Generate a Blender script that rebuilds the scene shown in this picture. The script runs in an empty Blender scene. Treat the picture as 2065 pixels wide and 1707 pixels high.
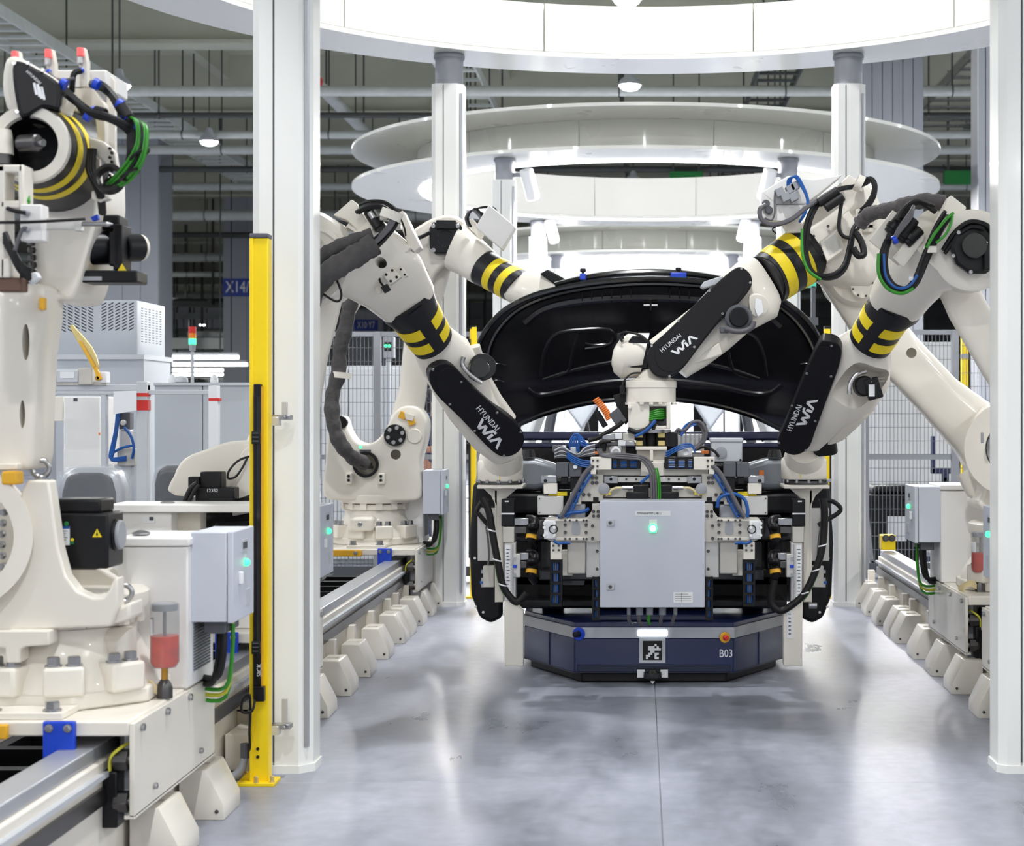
import bpy, math, random
from mathutils import Vector, Matrix
random.seed(7)
V = Vector
SC = bpy.context.scene
COL = SC.collection
# ---------------------------------------------------------------- camera
F, CX, CY, H = 3400.0, 1293.0, 832.0, 1.4      # focal length and principal point in photo pixels, eye height
SX = 0.055                                      # centre line of the assembly stations
cd = bpy.data.cameras.new('camera'); cam = bpy.data.objects.new('camera', cd); COL.objects.link(cam)
cd.sensor_width = 36.0; cd.lens = F / 2065 * 36
cd.shift_x = (1032.5 - CX) / 2065; cd.shift_y = -(853.5 - CY) / 2065
cam.location = (0, 0, H); cam.rotation_euler = (math.pi / 2, 0, 0)
cd.clip_end = 400
cd.dof.use_dof = True; cd.dof.focus_distance = 8.4; cd.dof.aperture_fstop = 5.0
SC.camera = cam
# ---------------------------------------------------------------- world, lamps, exposure
w = bpy.data.worlds.new('hall_air'); SC.world = w; w.use_nodes = True
w.node_tree.nodes['Background'].inputs[0].default_value = (0.98, 0.99, 1.0, 1)
w.node_tree.nodes['Background'].inputs[1].default_value = 0.0
SC.view_settings.view_transform = 'Standard'; SC.view_settings.look = 'None'
SC.view_settings.gamma = 1.0; SC.view_settings.use_curve_mapping = False
SC.view_settings.exposure = 0.2
LAMP_W = 225.0          # power of each high-bay lamp
SPOT_W = 150.0          # power of the spot lamps on the rear columns
RING_W = 110.0          # power of each of the sixteen lengths of a lit canopy strip
SC.cycles.use_denoising = True
SC.cycles.max_bounces = 8; SC.cycles.diffuse_bounces = 5; SC.cycles.glossy_bounces = 3

# ---------------------------------------------------------------- helpers
def lin(c):
    return tuple(((x / 255) / 12.92 if x / 255 <= .04045 else ((x / 255 + .055) / 1.055) ** 2.4) for x in c)
MATS = {}
def mat(name, rgb, rough=.5, metal=0.0, var=.05, scale=6.0, bump=0.0, bscale=40.0, emit=0.0, trans=0.0, coat=0.0, alpha=1.0, rvar=.1, spec=.5):
    m = bpy.data.materials.new(name); m.use_nodes = True
    nt = m.node_tree; b = nt.nodes['Principled BSDF']
    c = lin(rgb)
    tc = nt.nodes.new('ShaderNodeTexCoord')
    n = nt.nodes.new('ShaderNodeTexNoise'); n.inputs['Scale'].default_value = scale; n.inputs['Detail'].default_value = 4
    nt.links.new(tc.outputs['Object'], n.inputs['Vector'])
    r = nt.nodes.new('ShaderNodeValToRGB')
    r.color_ramp.elements[0].position = .3; r.color_ramp.elements[1].position = .7
    r.color_ramp.elements[0].color = (*[x * (1 - var) for x in c], 1)
    r.color_ramp.elements[1].color = (*[min(1, x * (1 + var)) for x in c], 1)
    nt.links.new(n.outputs['Fac'], r.inputs['Fac']); nt.links.new(r.outputs['Color'], b.inputs['Base Color'])
    mr = nt.nodes.new('ShaderNodeMapRange'); mr.inputs['To Min'].default_value = max(.02, rough * (1 - rvar)); mr.inputs['To Max'].default_value = min(1, rough * (1 + rvar))
    nt.links.new(n.outputs['Fac'], mr.inputs['Value']); nt.links.new(mr.outputs['Result'], b.inputs['Roughness'])
    b.inputs['Metallic'].default_value = metal; b.inputs['Specular IOR Level'].default_value = spec
    if coat: b.inputs['Coat Weight'].default_value = coat; b.inputs['Coat Roughness'].default_value = .06
    if trans: b.inputs['Transmission Weight'].default_value = trans
    if alpha < 1: b.inputs['Alpha'].default_value = alpha
    if emit:
        b.inputs['Emission Color'].default_value = (*c, 1); b.inputs['Emission Strength'].default_value = emit
    if bump:
        n2 = nt.nodes.new('ShaderNodeTexNoise'); n2.inputs['Scale'].default_value = bscale
        nt.links.new(tc.outputs['Object'], n2.inputs['Vector'])
        bp = nt.nodes.new('ShaderNodeBump'); bp.inputs['Strength'].default_value = bump; bp.inputs['Distance'].default_value = .01
        nt.links.new(n2.outputs['Fac'], bp.inputs['Height']); nt.links.new(bp.outputs['Normal'], b.inputs['Normal'])
    MATS[name] = m
    return m
M = MATS
mat('robot', (226, 220, 209), .38, var=.02, scale=3, coat=.25)
mat('robot_b', (226, 220, 209), .45, var=.02, scale=3)
mat('station', (232, 232, 228), .36, var=.015, scale=2, coat=.2)
mat('canopy', (224, 222, 215), .5, var=.015, scale=1)
mat('canopy_under', (224, 224, 216), .28, var=.01, scale=1, coat=.3)
mat('cabinet', (197, 201, 212), .42, var=.015, scale=4)
mat('cabinet_w', (228, 226, 224), .45, var=.02, scale=3)
mat('grey', (150, 152, 158), .45, var=.04)
mat('grey_l', (188, 191, 197), .45, var=.03)
mat('grey_d', (84, 86, 92), .5, var=.06)
mat('panel', (176, 181, 188), .5, var=.02, scale=2)
mat('black', (18, 18, 21), .38, spec=.3, var=.08, bump=.04, bscale=300)
mat('black_gloss', (14, 14, 17), .16, var=.05, coat=.6)
mat('black_sleeve', (24, 24, 29), .42, spec=.35, var=.08)
mat('rubber', (17, 16, 18), .5, spec=.35, var=.15)
mat('cloth', (74, 71, 71), .85, var=.2, scale=20, bump=1.0, bscale=26)
mat('cover', (18, 17, 21), .42, spec=.25, var=.05, bump=.05, bscale=400)
mat('yellow', (232, 206, 20), .5, var=.03)
mat('yellow_p', (246, 212, 4), .42, var=.02)
mat('amber', (226, 170, 38), .5, var=.05)
mat('steel', (176, 176, 178), .28, 1.0, var=.08, scale=20)
mat('steel_d', (98, 96, 96), .35, 1.0, var=.12, scale=14)
mat('alu', (205, 203, 199), .4, .55, var=.04, scale=12)
mat('machined', (192, 188, 180), .42, .25, var=.06, scale=9)
mat('blue_cable', (12, 82, 158), .4, var=.1)
mat('green_cable', (44, 138, 28), .42, var=.1)
mat('grey_cable', (92, 90, 95), .5, var=.08)
mat('yellow_cable', (200, 196, 60), .5, var=.08)
mat('cream_cable', (222, 205, 160), .55, var=.08)
mat('orange', (226, 120, 40), .5, var=.1)
mat('navy', (9, 27, 74), .3, var=.06, scale=2, coat=.3)
mat('navy_d', (12, 20, 50), .35, var=.06)
mat('blue_p', (10, 62, 190), .4, var=.04)
mat('sign_blue', (30, 58, 150), .5, var=.03)
mat('silver', (176, 178, 184), .35, .5, var=.04)
mat('car_black', (8, 8, 11), .14, var=.05, coat=.8)
mat('car_inner', (20, 20, 24), .24, var=.15, scale=3, coat=.3)
mat('car_blue', (46, 48, 76), .3, .4, var=.06, coat=.4)
mat('body_grey', (120, 124, 130), .35, .3, var=.06)
mat('body_white', (206, 208, 210), .4, var=.03)
mat('white', (240, 240, 240), .5, var=.01)
mat('label', (226, 227, 230), .6, var=.01)
mat('print', (70, 72, 78), .7, var=.02)
mat('red', (205, 40, 30), .45, var=.08)
mat('grease', (226, 62, 36), .35, var=.14, scale=30, coat=.5)
mat('brass', (186, 142, 62), .3, .9, var=.05)
mat('brass_l', (214, 194, 130), .35, .5, var=.05)
mat('seal', (98, 72, 58), .6, var=.1)
mat('tan', (150, 124, 104), .5, var=.08)
mat('skin', (204, 150, 122), .55, var=.04)
mat('shirt', (38, 58, 104), .85, var=.08)
mat('clear', (150, 154, 154), .1, alpha=.3)
mat('film', (210, 214, 222), .12, alpha=.2, coat=.8, bump=.8, bscale=18)
mat('pane', (170, 178, 186), .08, alpha=.25)
mat('mesh', (120, 122, 128), .5, .3)
mat('ceil', (190, 191, 174), .8, var=.06, scale=.6)
mat('girder', (184, 185, 168), .7, var=.06, scale=.8)
mat('pipe', (188, 193, 188), .5, var=.06)
mat('pipe_d', (66, 68, 66), .6, var=.1)
mat('bcol', (150, 153, 160), .6, var=.03, scale=1)
mat('wall', (178, 180, 182), .8, var=.05, scale=.5)
mat('green_sign', (26, 122, 54), .5, var=.03)
mat('teal', (90, 214, 180), .4, var=.03)
mat('led', (255, 255, 250), .5, emit=9.0)
mat('lamp', (250, 252, 255), .5, emit=22.0)
mat('led_bar', (240, 250, 255), .5, emit=5.0)
mat('led_green', (60, 240, 140), .4, emit=2.2)
mat('led_greenw', (190, 255, 225), .4, emit=2.4)
mat('led_red', (205, 34, 22), .3, coat=.4)
mat('led_amber', (235, 130, 24), .3, coat=.4)
mat('lens_red', (235, 96, 96), .3, emit=.35)

class MB:
    def __init__(s): s.v = []; s.f = []
    def add(s, vs, fs):
        o = len(s.v); s.v += [V(p) for p in vs]; s.f += [tuple(i + o for i in f) for f in fs]; return s
    def box(s, x0, x1, y0, y1, z0, z1):
        return s.add([(x0,y0,z0),(x1,y0,z0),(x1,y1,z0),(x0,y1,z0),(x0,y0,z1),(x1,y0,z1),(x1,y1,z1),(x0,y1,z1)],
                     [(0,3,2,1),(4,5,6,7),(0,1,5,4),(1,2,6,5),(2,3,7,6),(3,0,4,7)])
    def obox(s, c, a, b, d):
        c, a, b, d = V(c), V(a), V(b), V(d)
        if a.cross(b).dot(d) < 0: a, b = b, a
        p = [c-a-b-d, c+a-b-d, c+a+b-d, c-a+b-d, c-a-b+d, c+a-b+d, c+a+b+d, c-a+b+d]
        return s.add(p, [(0,3,2,1),(4,5,6,7),(0,1,5,4),(1,2,6,5),(2,3,7,6),(3,0,4,7)])
    def bar(s, p0, p1, wd, ht, up=(0,0,1)):
        p0, p1 = V(p0), V(p1); t = p1 - p0; L = t.length; t.normalize()
        u = V(up); 
        if abs(u.dot(t)) > .95: u = V((0,1,0))
        r = t.cross(u).normalized(); u = r.cross(t)
        return s.obox((p0+p1)/2, t*L/2, r*wd/2, u*ht/2)
    def rings(s, rs, cap=True):
        o = len(s.v); n = len(rs[0]); vs = []; fs = []
        for r in rs: vs += r
        for k in range(len(rs)-1):
            for i in range(n):
                j = (i+1) % n
                fs.append((k*n+i, k*n+j, (k+1)*n+j, (k+1)*n+i))
        if cap:
            fs.append(tuple(range(n-1,-1,-1))); fs.append(tuple((len(rs)-1)*n+i for i in range(n)))
        return s.add(vs, fs)
    def cyl(s, p0, p1, r0, r1=None, n=16, ch=0.0):
        p0, p1 = V(p0), V(p1); r1 = r0 if r1 is None else r1
        t = (p1-p0); L = t.length; t = t.normalized(); a, b = frame(t)
        pr = [(0,r0),(1,r1)]
        if ch: e = min(.45, ch/L); pr = [(0,r0-ch),(e,r0),(1-e,r1),(1,r1-ch)]
        return s.rings([circ(p0+t*L*k, a, b, r, r, n) for k, r in pr])
    def lathe(s, prof, o, ax, n=24, cap=True):
        o = V(o); t = V(ax).normalized(); a, b = frame(t)
        return s.rings([circ(o+t*h, a, b, r, r, n) for r, h in prof], cap)
    def annulus(s, prof, o, ax, n=48, a0=0.0, a1=None):
        # closed profile [(r,h)...] swept round an axis; a partial sweep is capped
        o = V(o); t = V(ax).normalized(); a, b = frame(t); k = len(prof)
        full = a1 is None
        a1 = 2*math.pi if full else a1
        m = n if full else n+1
        vs = []; fs = []
        for i in range(m):
            th = a0 + (a1-a0)*i/n; d = a*math.cos(th)+b*math.sin(th)
            vs += [o+t*h+d*r for r, h in prof]
        for i in range(n):
            i2 = (i+1) % m
            for j in range(k):
                j2 = (j+1) % k
                fs.append((i*k+j, i2*k+j, i2*k+j2, i*k+j2))
        if not full: fs += [tuple(range(k-1,-1,-1)), tuple((m-1)*k+j for j in range(k))]
        return s.add(vs, fs)
    def tube(s, pts, r, n=8, sm=4):
        pts = [V(p) for p in pts]
        if sm and len(pts) > 2: pts = spline(pts, sm)
        rs = []; a = None
        for i, p in enumerate(pts):
            t = (pts[min(i+1,len(pts)-1)] - pts[max(i-1,0)]).normalized()
            if a is None: a, b = frame(t)
            else:
                a = (a - t*a.dot(t)).normalized(); b = t.cross(a)
            rr = r(i/(len(pts)-1)) if callable(r) else r
            rs.append(circ(p, a, b, rr, rr, n))
        return s.rings(rs)
    def prism(s, pts, off):
        pts = [V(p) for p in pts]; off = V(off); n = len(pts)
        return s.add(pts + [p+off for p in pts],
            [tuple(range(n)), tuple(range(2*n-1, n-1, -1))] + [(i, n+i, n+(i+1)%n, (i+1)%n) for i in range(n)])
    def torus(s, c, ax, R, r, n=24, m=8):
        return s.annulus([(R+r*math.cos(2*math.pi*k/m), r*math.sin(2*math.pi*k/m)) for k in range(m)], c, ax, n)
    def ball(s, c, r, n=16, sc=(1,1,1)):
        c = V(c); rs = []
        for k in range(1, 8):
            ph = math.pi*k/8
            rs.append([c+V((math.sin(ph)*math.cos(2*math.pi*i/n)*r*sc[0], math.sin(ph)*math.sin(2*math.pi*i/n)*r*sc[1], -math.cos(ph)*r*sc[2])) for i in range(n)])
        return s.rings(rs)
    def build(s, name, m, parent=None, bevel=0.0, smooth=True, ang=.7, seg=2, kind=None, label=None, origin=None):
        lo = V((min(p.x for p in s.v), min(p.y for p in s.v), min(p.z for p in s.v)))
        hi = V((max(p.x for p in s.v), max(p.y for p in s.v), max(p.z for p in s.v)))
        o = V(origin) if origin else V(((lo.x+hi.x)/2, (lo.y+hi.y)/2, lo.z))
        me = bpy.data.meshes.new(name); me.from_pydata([p-o for p in s.v], [], s.f); me.update()
        import bmesh
        bm = bmesh.new(); bm.from_mesh(me); bmesh.ops.recalc_face_normals(bm, faces=bm.faces[:]); bm.to_mesh(me); bm.free()
        if smooth:
            me.polygons.foreach_set('use_smooth', [True]*len(me.polygons)); me.set_sharp_from_angle(angle=ang)
        me.materials.append(M[m] if isinstance(m, str) else m)
        ob = bpy.data.objects.new(name, me); COL.objects.link(ob)
        put(ob, o, parent)
        if bevel:
            b = ob.modifiers.new('bevel', 'BEVEL'); b.width = bevel; b.segments = seg; b.limit_method = 'ANGLE'; b.angle_limit = .6; b.harden_normals = False
        if kind: ob['kind'] = kind
        if label: ob['label'] = label
        return ob
WP = {}
def put(ob, wpos, parent=None):
    wpos = V(wpos); WP[ob.name] = wpos
    if parent is not None: ob.parent = parent; ob.location = wpos - WP[parent.name]
    else: ob.location = wpos
def frame(t):
    t = V(t).normalized(); u = V((0,0,1)) if abs(t.z) < .9 else V((0,1,0))
    a = t.cross(u).normalized(); return a, t.cross(a).normalized()
def circ(c, a, b, ra, rb, n, e=2.0):
    out = []
    for i in range(n):
        th = 2*math.pi*i/n; x, y = math.cos(th), math.sin(th)
        if e != 2.0:
            x = math.copysign(abs(x)**(2/e), x); y = math.copysign(abs(y)**(2/e), y)
        out.append(c + a*x*ra + b*y*rb)
    return out
def spline(p, k=4):
    out = []
    for i in range(len(p)-1):
        p0, p1, p2, p3 = p[max(i-1,0)], p[i], p[i+1], p[min(i+2,len(p)-1)]
        for j in range(k):
            t = j/k; t2, t3 = t*t, t*t*t
            out.append(.5*((2*p1)+(p2-p0)*t+(2*p0-5*p1+4*p2-p3)*t2+(3*p1-p0-3*p2+p3)*t3))
    out.append(p[-1]); return out
def P(x, y, Y): return V(((x-CX)*Y/F, Y, H-(y-CY)*Y/F))
class PL:
    """a plane in the place; at(px) is where the photo's pixel meets it"""
    def __init__(s, p, n=(0,-1,0)): s.p = V(p); s.n = V(n).normalized()
    def at(s, x, y, lift=0.0):
        d = V(((x-CX)/F, 1, -(y-CY)/F)); o = V((0,0,H))
        return o + d*(s.n.dot(s.p-o)/s.n.dot(d)) + s.n*lift
    def plate(s, mb, px, th, lift=0.0): return mb.prism([s.at(x, y, lift) for x, y in px], -s.n*th)
def FY(Y): return PL((0, Y, 0))
def smooth_px(px, k=4):
    """closed outline of pixels -> rounded closed outline"""
    n = len(px); q = [V((x, y, 0)) for x, y in px]; out = []
    for i in range(n):
        p0, p1, p2, p3 = q[(i-1)%n], q[i], q[(i+1)%n], q[(i+2)%n]
        for j in range(k):
            t = j/k; t2, t3 = t*t, t*t*t
            r = .5*((2*p1)+(p2-p0)*t+(2*p0-5*p1+4*p2-p3)*t2+(3*p1-p0-3*p2+p3)*t3)
            out.append((r.x, r.y))
    return out
def body(mb, secs, dep=1.0, n=24, e=2.0, dome=(0,0)):
    """round or squarish body: each section is a diameter seen in the photo (x1,y1,x2,y2,depth)"""
    cs = []
    for q in secs:
        a, b = P(q[0], q[1], q[4]), P(q[2], q[3], q[5] if len(q) > 5 else q[4]); cs.append(((a+b)/2, (b-a)/2))
    rs = []
    for i, (c, ev) in enumerate(cs):
        t = (cs[min(i+1,len(cs)-1)][0]-cs[max(i-1,0)][0]).normalized()
        ev = ev  ; wv = t.cross(ev)
        wv = wv.normalized()*ev.length*dep
        if i == 0 and dome[0]: rs += [circ(c - t*dome[0]*ev.length, ev*.55, wv*.55, 1, 1, n, e), circ(c - t*dome[0]*.6*ev.length, ev*.85, wv*.85, 1, 1, n, e)]
        rs.append(circ(c, ev, wv, 1, 1, n, e))
        if i == len(cs)-1 and dome[1]: rs += [circ(c + t*dome[1]*.6*ev.length, ev*.85, wv*.85, 1, 1, n, e), circ(c + t*dome[1]*ev.length, ev*.55, wv*.55, 1, 1, n, e)]
    return mb.rings(rs)
def thing(name, label, cat, loc, group=None):
    o = bpy.data.objects.new(name, None); COL.objects.link(o); o.empty_display_size = .1
    put(o, loc); tag(o, label, cat, group); return o
def tag(o, label, cat, group=None):
    o['label'] = label; o['category'] = cat
    if group: o['group'] = group
    return o
def struct(o): o['kind'] = 'structure'; return o
UNIT = {}
def unit(kind, m):
    k = (kind, m)
    if k not in UNIT:
        mb = MB()
        if kind == 'screw': mb.lathe([(.8,0),(1,.25),(1,.8),(.85,1),(.5,1),(.45,.6)], (0,0,0), (0,0,1), 12)
        elif kind == 'hex': mb.rings([circ(V((0,0,0)),V((1,0,0)),V((0,1,0)),1.25,1.25,16), circ(V((0,0,.2)),V((1,0,0)),V((0,1,0)),1.25,1.25,16)]); mb.rings([circ(V((0,0,.2)),V((1,0,0)),V((0,1,0)),1,1,6), circ(V((0,0,.9)),V((1,0,0)),V((0,1,0)),1,1,6), circ(V((0,0,1)),V((1,0,0)),V((0,1,0)),.85,.85,6)])
        elif kind == 'dot': mb.lathe([(1,0),(1,.8),(.9,1)], (0,0,0), (0,0,1), 14)
        me = bpy.data.meshes.new(kind); me.from_pydata(mb.v, [], mb.f); me.materials.append(M[m]); UNIT[k] = me
    return UNIT[k]
def fix(name, pos, nrm, r, h, parent, m='steel', kind='screw'):
    """a small fastener or button: copies share one mesh"""
    ob = bpy.data.objects.new(name, unit(kind, m)); COL.objects.link(ob)
    put(ob, pos, parent)
    ob.rotation_euler = V(nrm).to_track_quat('Z', 'Y').to_euler(); ob.scale = (r, r, h)
    return ob
def share(src, pos, parent=None, scale=None, rot=None, name=None):
    ob = bpy.data.objects.new(name or src.name.split('.')[0], src.data); COL.objects.link(ob); put(ob, pos, parent)
    for md in src.modifiers:
        b = ob.modifiers.new(md.name, md.type); b.width = md.width; b.segments = md.segments; b.limit_method = 'ANGLE'; b.angle_limit = .6
    if scale: ob.scale = scale
    if rot: ob.rotation_euler = rot
    return ob
def text(s, pos, right, up, size, m, parent, name='lettering', depth=.0008, align='CENTER', sx=1.0, shear=0.0):
    cu = bpy.data.curves.new('t', 'FONT'); cu.body = s; cu.size = size; cu.extrude = depth; cu.align_x = align; cu.align_y = 'CENTER'; cu.resolution_u = 2; cu.shear = shear
    t = bpy.data.objects.new('t', cu); me = bpy.data.meshes.new_from_object(t); bpy.data.objects.remove(t); me.name = name
    r, u = V(right).normalized(), V(up).normalized(); n = r.cross(u).normalized()
    for v in me.vertices:
        c = v.co.copy(); v.co = r*c.x*sx + u*c.y + n*c.z
    me.materials.clear(); me.materials.append(M[m])
    ob = bpy.data.objects.new(name, me); COL.objects.link(ob); put(ob, pos, parent); return ob
def one(fn, name, m, parent=None, **k):
    mb = MB(); fn(mb); return mb.build(name, m, parent, **k)
def bx(name, m, parent, x0, x1, y0, y1, z0, z1, **k):
    return MB().box(min(x0,x1), max(x0,x1), min(y0,y1), max(y0,y1), min(z0,z1), max(z0,z1)).build(name, m, parent, **k)
def pxbox(name, m, parent, x0, y0, x1, y1, Y, dep, **k):
    """box whose front face covers these photo pixels at depth Y and that reaches dep metres back"""
    a, b = P(x0, y0, Y), P(x1, y1, Y)
    return bx(name, m, parent, a.x, b.x, Y, Y+dep, b.z, a.z, **k)
def cable(name, m, parent, pts, r, n=8, sm=5, **k):
    """cable through photo pixels with their depths (x, y, depth)"""
    return MB().tube([P(*p) if len(p) == 3 else V(p[:3]) for p in pts], r, n, sm).build(name, m, parent, **k)

def cut(ob, mb):
    """really cut a hole or pocket out of a mesh; the cutter is gone afterwards"""
    c = mb.build('cutter', 'rubber', smooth=False)
    b = ob.modifiers.new('cut', 'BOOLEAN'); b.operation = 'DIFFERENCE'; b.object = c; b.solver = 'EXACT'
    bpy.context.view_layer.update()
    me = bpy.data.meshes.new_from_object(ob.evaluated_get(bpy.context.evaluated_depsgraph_get()))
    mt = ob.data.materials[0]; me.name = ob.data.name; me.materials.clear(); me.materials.append(mt)
    me.polygons.foreach_set('material_index', [0]*len(me.polygons)); me.set_sharp_from_angle(angle=.7)
    ob.modifiers.clear(); ob.data = me
    bpy.data.objects.remove(c)
    return ob
# ================================================================ floor, ceiling, walls
def floor_mat():
    m = bpy.data.materials.new('floor_resin'); m.use_nodes = True; nt = m.node_tree; b = nt.nodes['Principled BSDF']
    g = nt.nodes.new('ShaderNodeNewGeometry')
    mp = nt.nodes.new('ShaderNodeMapping'); mp.inputs['Scale'].default_value = (1.0, .38, 1); nt.links.new(g.outputs['Position'], mp.inputs['Vector'])
    n1 = nt.nodes.new('ShaderNodeTexNoise'); n1.inputs['Scale'].default_value = 1.6; n1.inputs['Detail'].default_value = 8; n1.inputs['Roughness'].default_value = .62
    nt.links.new(mp.outputs['Vector'], n1.inputs['Vector'])
    r = nt.nodes.new('ShaderNodeValToRGB'); cr = r.color_ramp
    cr.elements[0].position = .28; cr.elements[0].color = (*lin((96, 99, 109)), 1)
    cr.elements[1].position = .72; cr.elements[1].color = (*lin((172, 174, 187)), 1)
    e = cr.elements.new(.5); e.color = (*lin((142, 145, 158)), 1)
    nt.links.new(n1.outputs['Fac'], r.inputs['Fac'])
    n2 = nt.nodes.new('ShaderNodeTexNoise'); n2.inputs['Scale'].default_value = 14; n2.inputs['Detail'].default_value = 6
    nt.links.new(g.outputs['Position'], n2.inputs['Vector'])
    mx = nt.nodes.new('ShaderNodeMix'); mx.data_type = 'RGBA'; mx.blend_type = 'OVERLAY'; mx.inputs[0].default_value = .22
    nt.links.new(r.outputs['Color'], mx.inputs[6]); nt.links.new(n2.outputs['Fac'], mx.inputs[7]); nt.links.new(mx.outputs[2], b.inputs['Base Color'])
    mr = nt.nodes.new('ShaderNodeMapRange'); mr.inputs['From Min'].default_value = .3; mr.inputs['From Max'].default_value = .7; mr.inputs['To Min'].default_value = .22; mr.inputs['To Max'].default_value = .5
    nt.links.new(n1.outputs['Fac'], mr.inputs['Value']); nt.links.new(mr.outputs['Result'], b.inputs['Roughness'])
    b.inputs['Specular IOR Level'].default_value = .55
    MATS['floor'] = m
floor_mat()
fl = struct(bx('floor', 'grey', None, -34, 34, -30, 120, -.3, -.012))
X0, Y0 = .07, 6.37
src = None
for i in range(-5, 5):
    for j in range(-2, 12):
        x, y = X0 + i*4, Y0 + j*5
        if src is None:
            src = MB().box(x+.0015, x+3.9985, y+.0015, y+4.9985, -.012, 0).build('floor_slab', 'floor', fl, bevel=.0015, seg=1)
        else: share(src, (x+2, y+2.5, -.012), fl, name='floor_slab')
for a in ((-34, X0-20, -30, 120), (X0+20, 34, -30, 120), (X0-20, X0+20, Y0+60, 120), (X0-20, X0+20, -30, Y0-10)):
    bx('floor_margin', 'floor', fl, a[0], a[1], a[2], a[3], -.012, 0)
cl = struct(bx('ceiling', 'ceil', None, -34, 34, 12, 120, 10.3, 10.6))
for k in range(13):
    y = 18 + k*8
    bx('girder', 'girder', cl, -34, 34, y, y+.35, 8.9, 10.31)
    bx('girder_flange', 'girder', cl, -34, 34, y-.15, y+.5, 8.82, 8.9)
for k in range(10):
    x = -31.5 + k*7
    bx('purlin', 'girder', cl, x, x+.25, 12, 120, 9.7, 10.31)
# far end wall with standing cladding panels
wb = struct(bx('wall_back', 'wall', None, -34, 34, 118, 118.4, 0, 10.6))
for sx_, nm in ((-34.4, 'wall_left'), (34, 'wall_right')): struct(bx(nm, 'wall', None, sx_, sx_+.4, -30, 118, 0, 10.6))
struct(bx('wall_front', 'wall', None, -34, 34, -30.4, -30, 0, 10.6))
sp = None
for k in range(34):
    x = -34 + 2*k
    if sp is None: sp = MB().box(x+.03, x+1.97, 117.88, 118.02, .2, 8).build('cladding_panel', 'wall', wb, bevel=.03, seg=1)
    else: share(sp, (x+1, 117.95, .2), wb, name='cladding_panel')
# services hung from the ceiling
def hung_pipe(y, z, x0, x1, r, m, lab, cat='pipe', hang=True, grp=None):
    t = thing('ceiling_pipe', lab, cat, ((x0+x1)/2, y, z), grp)
    MB().tube([(x0,y,z),(x1,y,z)], r, 10, 0).build('pipe', m, t)
    if hang:
        n = max(2, int((x1-x0)/3.2))
        for k in range(n+1):
            x = x0 + .3 + (x1-x0-.6)*k/n
            MB().tube([(x,y,z),(x,y,10.31)], .018, 6, 0).build('hanger_rod', 'pipe_d', t)
            MB().torus((x,y,z), (1,0,0), r+.01, .014, 12, 6).build('pipe_clamp', 'steel_d', t)
GP = 'service pipes under the hall ceiling'
for y, z, r, m in ((23, 7.9, .07, 'pipe'), (32, 7.5, .1, 'pipe'), (34.6, 7.5, .06, 'pipe_d'), (36.4, 7.4, .09, 'pipe'), (39.8, 7.6, .11, 'pipe'),
                   (42.3, 7.5, .08, 'pipe_d'), (47, 7.7, .11, 'pipe'), (50.5, 7.3, .16, 'pipe'), (57, 7.4, .1, 'pipe_d'), (63, 7.2, .18, 'pipe'), (72, 7.3, .12, 'pipe'), (84, 7.2, .2, 'pipe')):
    hung_pipe(y, z, -26, 22, r, m, 'long %s service pipe running crosswise under the hall ceiling' % ('dark' if m == 'pipe_d' else 'pale grey'), grp=GP)
t = thing('ceiling_pipe', 'white pipe with red band running lengthwise under the ceiling', 'pipe', (-6.5, 30, 8))
MB().tube([(-6.5,14,8),(-6.5,40.5,8)], .13, 12, 0).build('pipe', 'pipe', t)
for y in (33.2, 40.4): MB().tube([(-6.5,y,8),(-6.5,y+.45,8)], .15, 12, 0).build('red_band', 'red', t)
for k in range(6): MB().tube([(-6.5,16+4.7*k,8),(-6.5,16+4.7*k,10.31)], .02, 6, 0).build('hanger_rod', 'pipe_d', t)
def cable_tray(x, z, wd, y0, y1, step, m, lab):
    t = thing('cable_tray', lab, 'cable tray', (x, (y0+y1)/2, z))
    for sx in (-1, 1): bx('side_rail', m, t, x+sx*wd/2-.02, x+sx*wd/2+.02, y0, y1, z, z+.2)
    n = int((y1-y0)/step); s0 = None
    for k in range(n+1):
        y = y0 + .1 + k*(y1-y0-.2)/n
        if s0 is None: s0 = MB().box(x-wd/2, x+wd/2, y-.05, y+.05, z+.02, z+.07).build('rung', m, t)
        else: share(s0, (x, y, z+.02), t, name='rung')
    for k in range(int((y1-y0)/6)+1):
        for sx in (-1, 1): MB().tube([(x+sx*wd/2, y0+1+6*k, z), (x+sx*wd/2, y0+1+6*k, 10.31)], .02, 6, 0).build('hanger_rod', 'pipe_d', t)
    return t
cable_tray(-10.8, 7.8, .9, 14, 62, .55, 'pipe', 'pale ladder cable tray running lengthwise beside the row of ceiling lamps')
cable_tray(6.9, 8.0, 1.5, 18, 40, .8, 'steel', 'wide bright ladder cable tray near the tall grey building column')
cable_tray(2.65, 7.9, .8, 24, 60, .7, 'pipe_d', 'dark ladder cable tray above the ring canopies')
cable_tray(-3.4, 7.7, .7, 24, 60, .9, 'pipe', 'narrow grey ladder cable tray above the ring canopies')
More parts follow.
